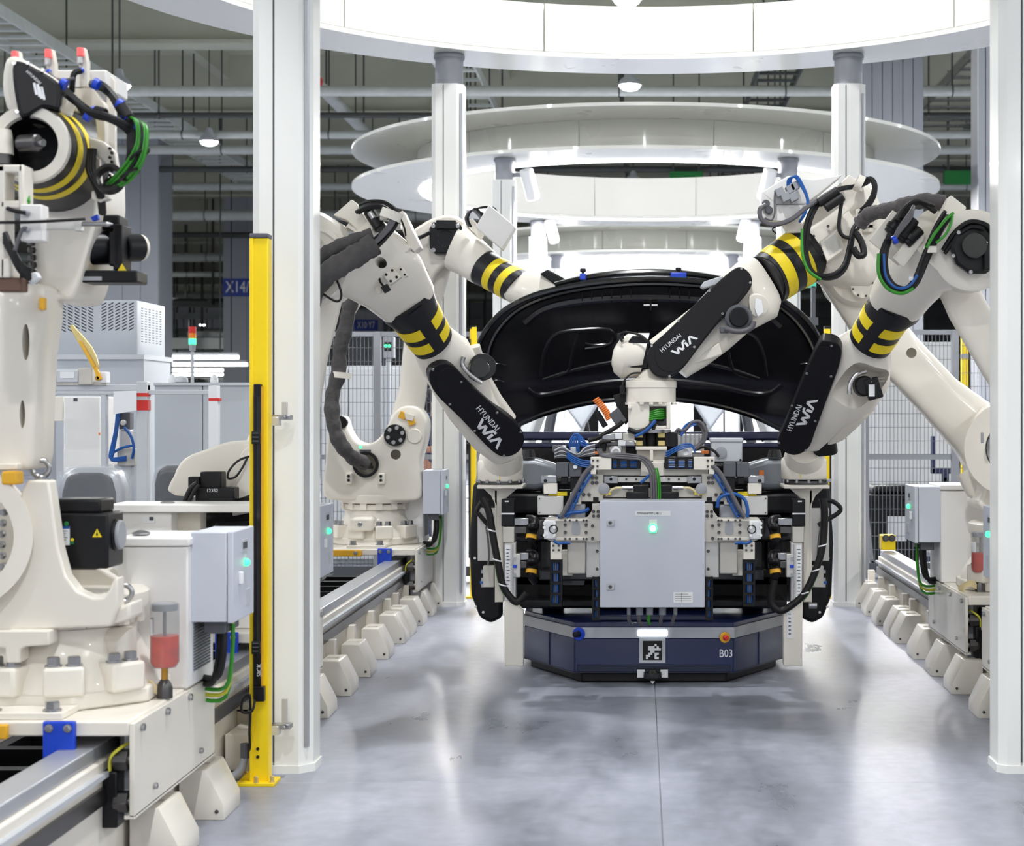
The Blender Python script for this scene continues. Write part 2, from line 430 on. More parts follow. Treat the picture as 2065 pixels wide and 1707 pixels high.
# steel service grid far down the hall
random.seed(3)
sg = thing('service_grid', 'dark steel service frame hanging far down the hall', 'steel frame', (-17, 67, 5.2))
for k in range(6): MB().bar((-22, 63+2.2*k, 5.6+.15*k), (-12, 63+2.2*k, 5.3+.15*k), .14, .22).build('cross_bar', 'pipe_d', sg)
for k in range(6): MB().bar((-22+2*k, 62.5, 5.5), (-22+2*k, 75, 6.4), .14, .2).build('long_bar', 'pipe_d', sg)
for k in range(6):
    for y in (63, 74): MB().tube([(-22+2*k, y, 5.5+(y-63)*.07), (-22+2*k, y, 10.31)], .05, 6, 0).build('hanger_rod', 'pipe_d', sg)
for k, (x0, x1, z, y) in enumerate(((-21,-9,4.9,78),(-22,-8,4.3,77),(-24,-10,4.6,80),(-22,-7,3.9,82),(-24,-6,3.6,88),(-26,-8,3.3,92),(-26,-10,6.2,86),(-27,-9,5.6,94),(-28,-8,5.0,98),(-28,-10,4.2,102),(-29,-8,3.5,106),(-29,-8,2.8,110))):
    d = thing('air_duct', 'pale %s duct crossing the far hall' % ('wide' if k % 2 else 'slim'), 'duct', ((x0+x1)/2, y, z), 'ducts in the far hall')
    bx('duct', 'pipe', d, x0, x1, y, y+.5, z, z+(.5 if k % 2 else .26))
    for q in range(4):
        x = x0 + .6 + (x1-x0-1.2)*q/3
        MB().tube([(x,y+.25,z+.2),(x,y+.25,10.31)], .04, 6, 0).build('hanger_rod', 'pipe_d', d)
# high-bay lamps
def hall_lamp(x, y, z, power, lab='round white high-bay lamp hanging from the hall ceiling', off=None):
    t = thing('high_bay_lamp', lab, 'lamp', (x, y, z), 'high-bay lamps of the hall')
    MB().lathe([(.03,.3),(.06,.28),(.09,.16),(.18,.09),(.21,.0),(.19,.0)], (x,y,z), (0,0,1), 20).build('housing', 'grey_l', t)
    MB().lathe([(.06,-.09),(.13,-.07),(.175,-.035),(.185,.0),(.185,.02)], (x,y,z), (0,0,1), 20).build('lens', 'lamp', t)
    MB().tube([(x,y,z+.28),(x,y,10.31)], .012, 6, 0).build('cord', 'pipe_d', t)
    if power:
        l = bpy.data.lights.new('lamp_light', 'AREA'); l.shape = 'DISK'; l.size = .36; l.energy = power; l.color = (.97, .985, 1.0)
        if off: l.name = off
        o = bpy.data.objects.new(off or 'lamp_light', l); COL.objects.link(o); put(o, (x, y, z-.1), t)
SEEN = ((-9.25, 29.9), (-9.25, 36.1), (-.2, 23.7), (-.2, 29.9), (-.2, 42.3), (-19.9, 70.4), (-28.6, 102.7), (-29.0, 111.4))   # lamps the photograph shows
for xx, yy in SEEN: hall_lamp(xx, yy, 7.2, LAMP_W)
n_ = 0
for xx in (-27.4, -18.3, -9.25, -.2, 9.0, 18.1, 27.2):      # the same lamp rows carried on outside the picture
    for k in range(-4, 8):
        yy = -1.1 + 6.2*k
        if yy > 1:
            q_ = (CX + xx*F/yy, CY - 5.9*F/yy)
            if -60 < q_[0] < 2125 and q_[1] > -40: continue      # would stand in the picture, where the photograph shows none
        if (xx, round(yy, 1)) in SEEN: continue
        n_ += 1; hall_lamp(xx, yy, 7.2, LAMP_W, off='high_bay_%d_offscreen' % n_)
# ceiling carried on over the stations so that the near lamps hang from something
nc = struct(bx('ceiling_front', 'ceil', None, -34, 34, -30, 11.99, 10.3, 10.6))
# building columns
def bcol(x0, x1, y, d, lab, seams=2):
    t = thing('building_column', lab, 'column', ((x0+x1)/2, y+d/2, 0))
    n = seams + 1; wd = (x1-x0)/n
    bx('core', 'grey_d', t, x0+.02, x1-.02, y+.02, y+d, 0, 10.3)
    for k in range(n): bx('cladding_panel', 'bcol', t, x0+k*wd+.006, x0+(k+1)*wd-.006, y, y+.05, 0, 10.3)
    bx('side_panel', 'bcol', t, x1-.02, x1+.01, y+.06, y+d, 0, 10.3)
    return t
def pxcol(x0, x1, Y, d, lab, seams=2): return bcol((x0-CX)*Y/F, (x1-CX)*Y/F, Y, d, lab, seams)
pxcol(210, 320, 42.2, 1.2, 'broad grey clad building column behind the louvred machine cabinet')
c1 = pxcol(450, 545, 58.2, 1.2, 'grey clad building column with blue grid sign beside the yellow post', 1)
c2 = pxcol(702, 772, 74.2, 1.2, 'distant grey building column with small blue grid sign', 1)
pxcol(1738, 1862, 27, 1.0, 'broad grey ribbed building column behind the ring canopy', 5)
pxcol(1972, 2003, 19, .5, 'slim grey steel building column beside the white station column', 1)
pxcol(2006, 2075, 21, .6, 'grey building column partly hidden by the white station column', 1)
for (a, b, c, d, Y, s, sz, par) in ((449, 562, 527, 598, 58.2, 'X14/Y7', .36, c1), (714, 645, 762, 667, 74.2, 'X10·Y7', .0, c2)):
    p0, p1 = P(a, b, Y-.03), P(c if par is c2 else 545, d, Y-.03)
    sgn = thing('grid_sign', 'blue grid sign reading %s on grey building column' % ('X14' if par is c1 else 'X10 Y7'), 'sign', ((p0.x+p1.x)/2, Y-.03, p1.z))
    bx('sign_plate', 'sign_blue', sgn, p0.x, p1.x, Y-.03, Y+.01, p1.z, p0.z)
    hh = abs(p0.z-p1.z)
    text('X14/Y7' if par is c1 else 'X10·Y7', ((p0.x+.1 if par is c1 else (p0.x+p1.x)/2), Y-.036, (p0.z+p1.z)/2), (1,0,0), (0,0,1), hh*(.92 if par is c1 else .85), 'white', sgn, align='LEFT' if par is c1 else 'CENTER', sx=.72 if par is c1 else .62)
# ================================================================ round station canopies
def canopy(y, R, ri, ztop, zin, lit, lab):
    t = thing('ring_canopy', lab, 'canopy', (SX, y, 4.0)); o = (SX, y, 0)
    MB().annulus([(ri,4.0),(R,4.0),(R,4.035),(ri,4.035)], o, (0,0,1), 96).build('bottom_flange', 'canopy_under', t)
    MB().annulus([(ri+.05,ztop-.035),(R,ztop-.035),(R,ztop),(ri+.05,ztop)], o, (0,0,1), 96).build('top_flange', 'canopy_under', t)
    n = 12
    for k in range(n):
        a0 = 2*math.pi*(k+.5)/n + .0016; a1 = 2*math.pi*(k+1.5)/n - .0016
        MB().annulus([(ri,4.037),(ri+.03,4.037),(ri+.03,zin),(ri,zin)], o, (0,0,1), 10, a0, a1).build('inner_panel', 'canopy', t)
        MB().annulus([(ri+.045,4.037),(ri+.075,4.037),(ri+.075,ztop-.037),(ri+.045,ztop-.037)], o, (0,0,1), 10, a0, a1).build('outer_panel', 'canopy_under', t)
    if lit:
        MB().annulus([(ri+.01,3.985),(ri+.05,3.985),(ri+.05,4.001),(ri+.01,4.001)], o, (0,0,1), 96).build('light_strip', 'led', t)
        for k in range(16):
            a = 2*math.pi*(k+.5)/16
            l = bpy.data.lights.new('strip_light', 'AREA'); l.shape = 'RECTANGLE'; l.size = 1.0; l.size_y = .04; l.energy = RING_W; l.color = (1, .995, .97)
            q = bpy.data.objects.new('strip_light', l); COL.objects.link(q); put(q, (SX+(ri+.03)*math.cos(a), y+(ri+.03)*math.sin(a), 3.98), t)
            q.rotation_euler = (0, 0, a+math.pi/2)
    return t
YS = (9.45, 20.05, 30.65)
canopy(YS[0], 3.5, 2.95, 4.39, 4.385, False, 'white ring canopy directly above the car and the robots')
canopy(YS[1], 3.45, 2.62, 4.46, 4.55, True, 'white ring canopy with lit strip over the second station')
canopy(YS[2], 3.45, 2.62, 4.46, 4.55, True, 'farthest white ring canopy with lit strip')
def station_column(x, y, lab, seam=-.03):
    t = thing('station_column', lab, 'column', (x, y, 0)); r = .116
    body_ = MB(); prof = []
    pts = [(-r+.03,-r),(seam-.004,-r),(seam-.004,-r+.012),(seam+.004,-r+.012),(seam+.004,-r),(r-.05,-r),(r,-r+.05),(r,r-.05),(r-.05,r),(-r+.05,r),(-r,r-.05),(-r,-r+.03)]
    body_.prism([(x+a, y+b, .03) for a, b in pts], (0,0,3.74)).build('shaft', 'station', t)
    bx('seam_strip', 'grey_d', t, x+seam-.004, x+seam+.004, y-r+.006, y-r+.012, .04, 3.76)
    MB().prism([(x+a*1.06, y+b*1.06, 0) for a, b in pts if abs(a-seam) > .01], (0,0,.03)).build('base_plate', 'station', t)
    MB().cyl((x,y,3.77),(x,y,4.0), .102, n=24).build('collar', 'grey', t)
    MB().cyl((x,y,3.965),(x,y,3.99), .113, n=24).build('collar_ring', 'grey', t)
    MB().tube([(x+r-.022,y-r+.022,.1),(x+r-.022,y-r+.022,3.7)], .011, 6, 0).build('corner_strip', 'silver', t)
    return t
for k, yc in enumerate(YS):
    for sx in (-1, 1):
        for sy in (-1, 1):
            wh = ('first', 'second', 'third')[k]
            if k == 0:
                lab = ['tall white station column behind the yellow light-curtain post', 'tall white station column at the frame edge beside the right-hand robots', 'white station column with grey collar behind the left robots', 'white station column with grey collar behind the right-hand robot arms'][(0 if sy < 0 else 2) + (0 if sx < 0 else 1)]
            else: lab = 'bright white column under the %s ring canopy' % ('second' if k == 1 else 'farthest')
            t = station_column(SX + sx*1.45, yc + sy*2.8, lab)
            if k: t['group'] = 'columns of the rear stations'
# cylinder spot lamps clamped to the station columns
def spot_lamp(c, aim, col, power, lab, grp=None):
    c = V(c); t = thing('spot_lamp', lab, 'spot lamp', c, grp); d = (V(aim)-c).normalized()
    MB().cyl(c-d*.16, c+d*.16, .07, n=20, ch=.012).build('barrel', 'white', t)
    MB().cyl(c+d*.155, c+d*.163, .055, n=20).build('lens', 'led', t)
    MB().bar(c-d*.1, (col[0], col[1], c.z+.1), .04, .04).build('bracket', 'grey', t)
    l = bpy.data.lights.new('spot_light', 'SPOT'); l.energy = power; l.spot_size = 1.9; l.spot_blend = .6; l.shadow_soft_size = .06; l.color = (1, .995, .98)
    o = bpy.data.objects.new('spot_light', l); COL.objects.link(o); put(o, c+d*.18, t); o.rotation_euler = d.to_track_quat('-Z', 'Y').to_euler()
for k, (px, py, Y) in enumerate(((1068, 372, 17.2), (1113, 466, 22.7), (1500, 463, 22.7), (1547, 372, 17.2))):
    c = P(px, py, Y); sx = 1 if px < 1293 else -1
    spot_lamp(c, c + V((.25*sx, .3 if Y < 20 else -.2, -1)), (SX-sx*1.45, 17.25 if Y < 20 else 22.85), SPOT_W, 'white cylinder spot lamp clamped high on a rear station column', 'spot lamps on the rear columns')
# ================================================================ rails, feet, carriages
def mx(x, s): return x if s < 0 else 2*SX - x
FEET = {-1: (5.22, 5.78, 6.42, 7.08, 7.70, 8.31, 8.90, 9.55, 10.19, 10.52, 11.05, 11.55, 12.1), 1: (7.08, 7.70, 8.36, 8.92, 9.55, 10.19, 10.5, 11.05, 11.57, 12.1)}
for s in (-1, 1):
    y0, y1 = (3.0, 12.75) if s < 0 else (6.3, 12.2)
    X = lambda x: mx(x, s)
    t = thing('travel_rail', 'white floor rail with wedge feet %s' % ('under the left-hand robots' if s < 0 else 'under the right-hand robots beside the black bin'), 'rail', (X(-2.1), (y0+y1)/2, 0))
    bx('side_beam', 'robot_b', t, X(-1.605), X(-1.75), y0, y1, .02, .36, bevel=.006)
    bx('side_beam', 'robot_b', t, X(-2.75), X(-2.6), y0, y1, .02, .36, bevel=.006)
    bx('guide_rail', 'silver', t, X(-1.62), X(-1.72), y0, y1, .36, .405, bevel=.004)
    bx('guide_rail', 'silver', t, X(-2.72), X(-2.62), y0, y1, .36, .405, bevel=.004)
    bx('gear_rack', 'steel_d', t, X(-1.592), X(-1.606), y0, y1, .235, .285)
    bx('trim_ledge', 'grey_l', t, X(-1.585), X(-1.606), y0, y1, .315, .33)
    bx('trough', 'rubber', t, X(-1.75), X(-2.6), y0, y1, .02, .06)
    n = int((y1-y0)/.35); s0 = None
    for k in range(n):
        y = y0 + .2 + k*.35
        if s0 is None: s0 = bx('chain_link', 'black', t, X(-1.85), X(-2.3), y, y+.06, .06, .2)
        else: share(s0, (X(-2.075), y+.03, .06), t, name='chain_link')
    for x in (-1.83, -2.32): bx('chain_side', 'black', t, X(x-.02), X(x+.02), y0+.1, y1-.1, .06, .19)
    f0 = None
    for y in FEET[s]:
        # wedge foot: profile in X/Z, length along Y
        pr = [(-1.585,0),(-1.43,0),(-1.432,.055),(-1.492,.172),(-1.585,.172)]
        if f0 is None:
            f0 = MB().prism([(X(a), y, b) for a, b in pr], (0,.24,0)).build('wedge_foot', 'robot', t, bevel=.004); cut(f0, MB().box(min(X(-1.57),X(-1.51)), max(X(-1.57),X(-1.51)), y+.1, y+.13, .12, .2))
        else: share(f0, (X(-1.5075), y+.12, 0), t, name='wedge_foot')
        bx('clamp_plate', 'robot', t, X(-1.606), X(-1.56), y+.27, y+.33, .12, .24, bevel=.003)
        fix('bolt', (X(-1.455), y+.0, .03), (0,-1,0), .0055, .01, t, 'steel_d', 'hex')
        fix('bolt', (X(-1.56), y+.0, .03), (0,-1,0), .0055, .01, t, 'steel_d', 'hex')
    if s > 0:
        q = pxbox('end_stop', 'yellow_p', t, 1778, 1080, 1806, 1110, 12.0, .12, bevel=.005)
        for px in (1786, 1799): fix('bolt', P(px, 1086, 11.999), (0,-1,0), .02, .02, t, 'steel_d', 'hex')
def carriage(s, y0, y1, lab):
    X = lambda x: mx(x, s)
    t = thing('robot_carriage', lab, 'carriage', (X(-2.1), (y0+y1)/2, .44))
    bx('deck', 'robot', t, X(-1.515), X(-2.8), y0, y1, .44, .485, bevel=.006)
    bx('side_skirt', 'robot', t, X(-1.5), X(-1.515), y0, y1, .2, .478, bevel=.002)
    bx('skirt_lip', 'robot', t, X(-1.5), X(-1.53), y0, y1, .195, .205)
    for k in range(4): fix('bolt', (X(-1.5), y0+.07+k*(y1-y0-.14)/3, .455), (-s,0,0), .012, .012, t, 'steel', 'screw')
    for k in range(2): fix('bolt', (X(-1.5), y0+.2+k*(y1-y0-.4), .25), (-s,0,0), .010, .012, t, 'steel', 'screw')
    bx('drive_block', 'black', t, X(-1.56), X(-1.61), y0+.03, y0+.12, .16, .33, bevel=.006)
    bx('bearing_block', 'steel_d', t, X(-1.535), X(-1.60), y0+.16, y1-.1, .235, .44, bevel=.01)
    bx('drive_plate', 'grey_l', t, X(-1.53), X(-1.56), y0+.1, y0+.14, .17, .44)
    for z in (.36, .235):
        MB().cyl((X(-1.53), y0+.055, z), (X(-1.575), y0+.055, z), .035, n=6).build('drive_nut', 'steel_d', t, bevel=.003)
        MB().cyl((X(-1.515), y0+.055, z), (X(-1.53), y0+.055, z), .016, n=12).build('drive_stud', 'steel', t)
    MB().tube([(X(-1.585), y0+.04, .32), (X(-1.58), y0+.03, .37), (X(-1.55), y0+.03, .40), (X(-1.53), y0+.1, .41)], .005, 6).build('sensor_wire', 'yellow_cable', t)
    for x in (-1.715, -2.66):
        bx('blue_stop', 'blue_p', t, X(x+.045), X(x-.05), y0-.022, y0-.001, .36, .488, bevel=.005)
        for dx in (-.03, .025): fix('bolt', (X(x+dx), y0-.022, .468), (0,-1,0), .01, .014, t, 'steel', 'hex')
    bx('yellow_stop', 'amber', t, X(-1.87), X(-2.2), y0-.02, y0-.001, .435, .478, bevel=.004)
    fix('bolt', (X(-1.91), y0-.02, .458), (0,-1,0), .011, .014, t, 'steel', 'hex')
    bx('corner_plate', 'robot', t, X(-1.72), X(-1.98), y0+.02, y0+.3, .485, .507, bevel=.004)
    for dx, dy in ((-1.76,.05),(-1.94,.05)): fix('bolt', (X(dx), y0+dy, .507), (0,0,1), .022, .03, t, 'steel', 'hex')
    return t
carriage(-1, 4.99, 5.93, 'white robot carriage with blue stops nearest the yellow light-curtain post')
carriage(-1, 7.0, 7.95, 'white robot carriage hidden behind the tall white station column on the left rail')
carriage(-1, 11.3, 12.4, 'white robot carriage with blue stops at the far end of the left rail')
carriage(1, 6.95, 7.97, 'white robot carriage beside the frame-edge station column')
carriage(1, 8.38, 9.45, 'white robot carriage on the right rail beneath the grey terminal box')
# cabinets, terminal boxes and grease cartridges that ride on the carriages
def cabinet(s, xi, xo, y0, y1, z1, lab, vent=True):
    X = lambda x: mx(x, s)
    t = thing('carriage_cabinet', lab, 'cabinet', (X((xi+xo)/2), (y0+y1)/2, .485))
    bx('body', 'cabinet_w', t, X(xi), X(xo), y0, y1, .485, z1-.03, bevel=.006)
    bx('lid', 'cabinet_w', t, X(xi+.006), X(xo-.006), y0-.008, y1+.008, z1-.028, z1, bevel=.006)
    MB().lathe([(.02,0),(.03,.004),(.03,.01),(.012,.018)], (X(xo+.05), y0+.1, z1), (0,0,1), 14).build('lifting_boss', 'steel', t)
    if vent:
        bx('grille_frame', 'grey_l', t, X(xi+.003), X(xi-.002), y0+.05, y1-.05, .53, .72)
        s0 = None
        for k in range(18):
            z = .535 + k*.0101
            if s0 is None: s0 = bx('louvre_gap_shade', 'grey_d', t, X(xi+.006), X(xi), y0+.06, y1-.06, z, z+.005)  # dark bars: the shade in the grille's gaps put in as colour
            else: share(s0, (WP[s0.name].x, WP[s0.name].y, z), t, name='louvre_gap_shade')
    return t
cabinet(-1, -1.50, -1.735, 5.58, 5.91, .985, 'tall white cabinet on the carriage beside the yellow light-curtain post')
cabinet(-1, -1.50, -1.72, 7.12, 7.46, .985, 'white cabinet hidden behind the tall white station column')
cabinet(-1, -1.52, -1.74, 11.78, 12.1, .985, 'white cabinet on the far-left carriage beside the collared column')
cabinet(1, -1.50, -1.72, 6.96, 7.28, .985, 'white cabinet beside the frame-edge station column', False)
cabinet(1, -1.50, -1.76, 9.06, 9.4, 1.01, 'white cabinet on the right rail behind the red grease cartridge', False)
def terminal_box(s, y0, y1, lab, xi=-1.36, zt=1.0, hgt=.3):
    X = lambda x: mx(x, s)
    xo = -1.502 if xi > -1.45 else xi-.14
    t = thing('terminal_box', lab, 'terminal box', (X((xi+xo)/2), (y0+y1)/2, zt-hgt))
    bx('case', 'cabinet', t, X(xi-.022), X(xo), y0, y1, zt-hgt, zt, bevel=.004)
    bx('gasket', 'grey_d', t, X(xi-.02), X(xi-.024), y0+.004, y1-.004, zt-hgt+.004, zt-.004)
    d = bx('door', 'cabinet', t, X(xi), X(xi-.02), y0, y1, zt-hgt-.004, zt+.002, bevel=.004)
    ym = (y0+y1)/2
    MB().ball((X(xi)-s*.004, ym+.02, zt-.115), .014, 14).build('green_lamp', 'led_green', d)
    bx('name_plate', 'grey_l', d, X(xi+.002), X(xi), ym-.03, ym+.05, zt-.075, zt-.035); bx('print', 'print', d, X(xi+.003), X(xi), ym-.02, ym+.04, zt-.066, zt-.044)
    bx('door_latch', 'white', d, X(xi+.012), X(xi), ym-.075, ym-.05, zt-.18, zt-.14, bevel=.002)
    bx('data_plate', 'grey_l', d, X(xi+.002), X(xi), ym+.03, ym+.09, zt-.26, zt-.21)
    bx('gland_block', 'grey_d', t, X(xi-.04), X(xo+.03), y0+.05, y1-.05, zt-hgt-.045, zt-hgt, bevel=.004)
    for k, (m, dx) in enumerate((('rubber', -.05), ('rubber', -.07), ('green_cable', -.03), ('yellow_cable', -.035), ('green_cable', -.04))):
        xx = X(xi+dx); dz = .02*k
        MB().tube([(xx, y0+.08+.02*k, zt-hgt-.02), (xx+s*.0, y0+.07+.02*k, zt-hgt-.12), (xx+s*.03, y0+.1+.02*k, zt-hgt-.2-dz), (X(-1.53), y0+.2, zt-hgt-.21-dz)], .011 if m == 'rubber' else .007, 8).build('cable', m, t)
    return t
terminal_box(-1, 5.62, 5.92, 'grey terminal box with green lamp beside the yellow light-curtain post')
terminal_box(-1, 7.14, 7.45, 'grey terminal box with green lamp jutting past the tall white station column')
terminal_box(-1, 11.6, 11.92, 'small grey terminal box with green lamp before the collared column at left')
terminal_box(1, 6.95, 7.25, 'grey terminal box with green lamp beside the frame-edge station column')
terminal_box(1, 9.06, 9.39, 'grey terminal box with green lamp and hanging black cable on the right rail')
def grease(x, y, z, lab):
    t = thing('grease_cartridge', lab, 'grease cartridge', (x, y, z))
    MB().lathe([(.026,0),(.026,.035),(.02,.05),(.012,.06)], (x,y,z), (0,0,1), 8).build('manifold', 'steel_d', t)
    MB().cyl((x,y,z+.055),(x,y,z+.1), .011, n=10).build('fitting', 'brass', t)
    MB().lathe([(.034,.1),(.0445,.115),(.0445,.2)], (x,y,z), (0,0,1), 20).build('grease_fill', 'grease', t)
    MB().lathe([(.036,.098),(.046,.115),(.046,.3),(.04,.305)], (x,y,z), (0,0,1), 20).build('clear_cup', 'clear', t)
    MB().lathe([(.04,.28),(.04,.302),(.02,.306)], (x,y,z), (0,0,1), 20).build('piston', 'grey', t)
    MB().cyl((x,y,z+.2),(x,y,z+.282), .006, n=8).build('piston_rod', 'grey', t)
    MB().annulus([(.0465,.205),(.0472,.205),(.0472,.255),(.0465,.255)], (x,y,z), (0,0,1), 8, -.5, .9).build('paper_label', 'label', t)
    for k in range(6):
        a = -.4 + .3*k
        MB().tube([(x-.02,y-.01,z+.015+.004*k),(x-.05,y-.02,z+.03+.006*k),(x-.085-.004*k,y-.02+.01*k,z+.02),(x-.08,y-.03+.012*k,z-.02)], .0035, 6).build('grease_hose', 'cream_cable', t)
    return t
g = P(332, 1405, 5.4); grease(g.x, 5.4, .485, 'red grease cartridge in clear cup on the near-left carriage')
grease(-1.60, 11.9, .485, 'small red grease cartridge on the far-left carriage')
grease(mx(-1.62, 1), 8.6, .485, 'red grease cartridge on the right-hand carriage')
# ================================================================ automated guided vehicle under the car
av = thing('guided_vehicle', 'navy blue guided vehicle with silver band carrying the dark car', 'guided vehicle', (.065, 10.4, 0))
def agv_band(z0, z1, out, y1=12.6):
    q = [(-.345,8.7),(.478,8.7),(.775,9.23),(.775,y1),(-.64,y1),(-.64,9.23)]
    c = V((.065, 10.4, 0)); pts = []
    for x, y in q:
        pts.append((x + (out if x > .065 else -out), y - (out if y < 10 else -out), z0))
    return MB().prism(pts, (0,0,z1-z0))
agv_band(.055, .235, 0).build('body_shell', 'navy', av, bevel=.006)
agv_band(.235, .29, .002).build('silver_band', 'silver', av)
agv_band(.29, .315, -.004).build('top_shell', 'navy', av, bevel=.004)
agv_band(.0, .055, -.035).build('bumper_skirt', 'rubber', av, bevel=.01)
agv_band(.055, .06, .006).build('skirt_edge', 'navy_d', av)
for (x0, y0, x1, y1) in ((-.345,8.7,-.345,8.7), (-.49,8.96,-.49,8.96), (.478,8.7,.478,8.7), (.626,8.965,.626,8.965)):
    bx('panel_seam', 'navy_d', av, x0-.002, x0+.002, y0-.004, y0+.01, .06, .234)
bx('top_hatch', 'navy', av, -.24, .37, 8.76, 9.2, .315, .345, bevel=.006)
bx('lower_lip', 'navy_d', av, -.33, .46, 8.69, 8.72, .06, .098, bevel=.004)
a = P(1286, 1271, 8.69); b = P(1346, 1284, 8.69)
bx('light_bar', 'led_bar', av, a.x, b.x, 8.688, 8.7, b.z, a.z, bevel=.005)
# square floor-navigation mark
mk = pxbox('marker_plate', 'grey_l', av, 1289, 1288, 1342, 1338, 8.695, .005)
pxbox('marker_field', 'rubber', mk, 1296, 1293, 1335, 1332, 8.6935, .002)
GR = ['........', '.....#..', '..###.#.', '..######', '...##...', '..##.##.', '.##..#..', '.#...##.', '........'][:8]
a = P(1296, 1293, 8.693); b = P(1335, 1332, 8.693); cw = (b.x-a.x)/9; chh = (a.z-b.z)/9
mkb = MB()
for r_, row in enumerate(GR):
    for c_, ch in enumerate(row):
        if ch == '#': mkb.box(a.x+(c_+.5)*cw, a.x+(c_+1.5)*cw, 8.692, 8.694, a.z-(r_+1.5)*chh, a.z-(r_+.5)*chh)
mkb.build('marker_figure', 'label', mk)
text('B03', P(1464, 1319, 8.695), (1,0,0), (0,0,1), .058, 'label', av, sx=.8)
MB().prism([P(1311, 1374, 8.66), P(1321, 1374, 8.66), P(1316, 1380, 8.66)], (0,.002,0)).build('arrow_mark', 'label', av)
# front scanner in its niche
pxbox('niche', 'black', av, 1285, 1349, 1347, 1369, 8.683, .01)
for x0, x1 in ((1285, 1300), (1332, 1347)): pxbox('niche_wall', 'label', av, x0, 1351, x1, 1367, 8.681, .006)
c = P(1316, 1368, 8.68)
MB().lathe([(.045,0),(.05,.01),(.048,.03),(.03,.045)], c, (0,0,1), 20).build('scanner', 'black_gloss', av)
# joystick and emergency stop on the bevelled corners
def knob(px, py, Y, n, m1, m2, r1, name, r2, l2):
    c = P(px, py, Y); n = V(n).normalized()
    k = MB().cyl(c, c+n*.012, r1, n=24, ch=.003).build(name, m1, av)
    MB().cyl(c+n*.01, c+n*l2, r2, r2*.85, n=18, ch=.004).build('push_knob', m2, k)
knob(1168, 1279, 8.695, (-.35,-.93,.05), 'blue_p', 'black', .034, 'mode_switch', .017, .06)
knob(1461, 1286, 8.69, (.3,-.95,0), 'amber', 'red', .028, 'emergency_stop', .015, .035)
# supports between the vehicle and the car
for x in (-.5, .63):
    for y in (9.6, 12.0): bx('support_post', 'black', av, x-.06, x+.06, y-.06, y+.06, .315, .46)
# ================================================================ the car being built
car = thing('car', 'dark navy car without bumper, its black bonnet raised', 'car', (SX, 11.2, .45))
hood_pl = PL(P(1310, 803, 9.95), (0, -.88, -.47))
def poly_at(pl, u):
    L = [0]
    for a, b in zip(pl, pl[1:]): L.append(L[-1] + math.hypot(b[0]-a[0], b[1]-a[1]))
    d = u*L[-1]
    for i in range(len(pl)-1):
        if d <= L[i+1] + 1e-6:
            k = (d-L[i])/max(1e-6, L[i+1]-L[i]); return (pl[i][0]+(pl[i+1][0]-pl[i][0])*k, pl[i][1]+(pl[i+1][1]-pl[i][1])*k)
    return pl[-1]
TB = [(1004,864),(1050,846),(1110,826),(1200,809),(1313,803),(1420,812),(1510,832),(1570,856),(1612,876)]
TT = [(1004,864),(980,810),(966,752),(964,700),(982,652),(1024,608),(1090,580),(1190,563),(1313,556),(1440,562),(1540,578),(1604,612),(1645,660),(1666,712),(1672,780),(1650,846),(1612,876)]
def hood_pt(u, v, extra=0.0):
    b = poly_at(TB, u); t = poly_at(TT, u); x = b[0]+(t[0]-b[0])*v; y = b[1]+(t[1]-b[1])*v
    return hood_lift(x, y, extra)
def hood_lift(x, y, extra=0.0):
    d = (x-1316)/355; e = (860-y)/300
    return hood_pl.at(x, y, .10*d*d + .05*e*e + extra)
hb = MB(); NU, NV = 48, 14
for layer, ex in ((0, 0.0), (1, -.03)):
    vs = [hood_pt(i/NU, j/NV, ex) for j in range(NV+1) for i in range(NU+1)]
    hb.add(vs, [(j*(NU+1)+i, j*(NU+1)+i+1, (j+1)*(NU+1)+i+1, (j+1)*(NU+1)+i) for j in range(NV) for i in range(NU)])
hood = hb.build('bonnet', 'car_inner', car, label='raised black bonnet seen from below')
def hrib(name, px, r, m='car_inner', lift=.004, closed=False, k=5):
    pts = [hood_lift(x, y, lift) for x, y in (smooth_px(px, k)+[smooth_px(px, k)[0]] if closed else px)]
    return MB().tube(pts, r, 8, 0 if closed else k).build(name, m, hood)
hrib('bonnet_edge', TT, .017, 'car_black', 0, k=6)
hrib('bonnet_edge', TB, .015, 'car_black', 0, k=6)
def inset(px, f, cx=1316, cy=700): return [(cx+(x-cx)*f, cy+(y-cy)*f) for x, y in px]
hrib('inner_rim', inset(TT[2:15], .93), .016, 'car_black', .002)
hrib('inner_rim', [(1060,640),(1100,612),(1180,598),(1316,594),(1440,600),(1530,618),(1572,648)], .03, 'car_inner', -.012)
hrib('lower_fold', [(1064,776),(1085,790),(1130,786),(1200,772),(1316,766),(1430,774),(1510,788),(1550,786),(1575,768)], .017, 'car_inner', -.004)
hrib('lower_fold', [(1095,760),(1160,742),(1240,728),(1316,724),(1400,728),(1470,740),(1530,758)], .012, 'car_inner', -.003)
hrib('panel_fold', [(1165,668),(1156,705),(1146,744),(1120,756)], .01, 'car_inner', 0)
hrib('panel_fold', [(1463,672),(1470,715),(1482,748),(1510,758)], .01, 'car_inner', 0)
hrib('panel_fold', [(1090,752),(1100,700),(1120,668),(1165,660),(1230,662),(1232,690),(1180,700)], .012, 'car_inner', -.003)
hrib('panel_fold', [(1545,752),(1536,700),(1515,668),(1463,660),(1400,662),(1398,690),(1450,700)], .012, 'car_inner', -.003)
for q in ([(1180,688),(1200,692),(1230,690),(1236,676)], [(1392,676),(1398,690),(1430,692),(1450,688)]): hrib('stiffener', q, .008, 'car_inner', 0)
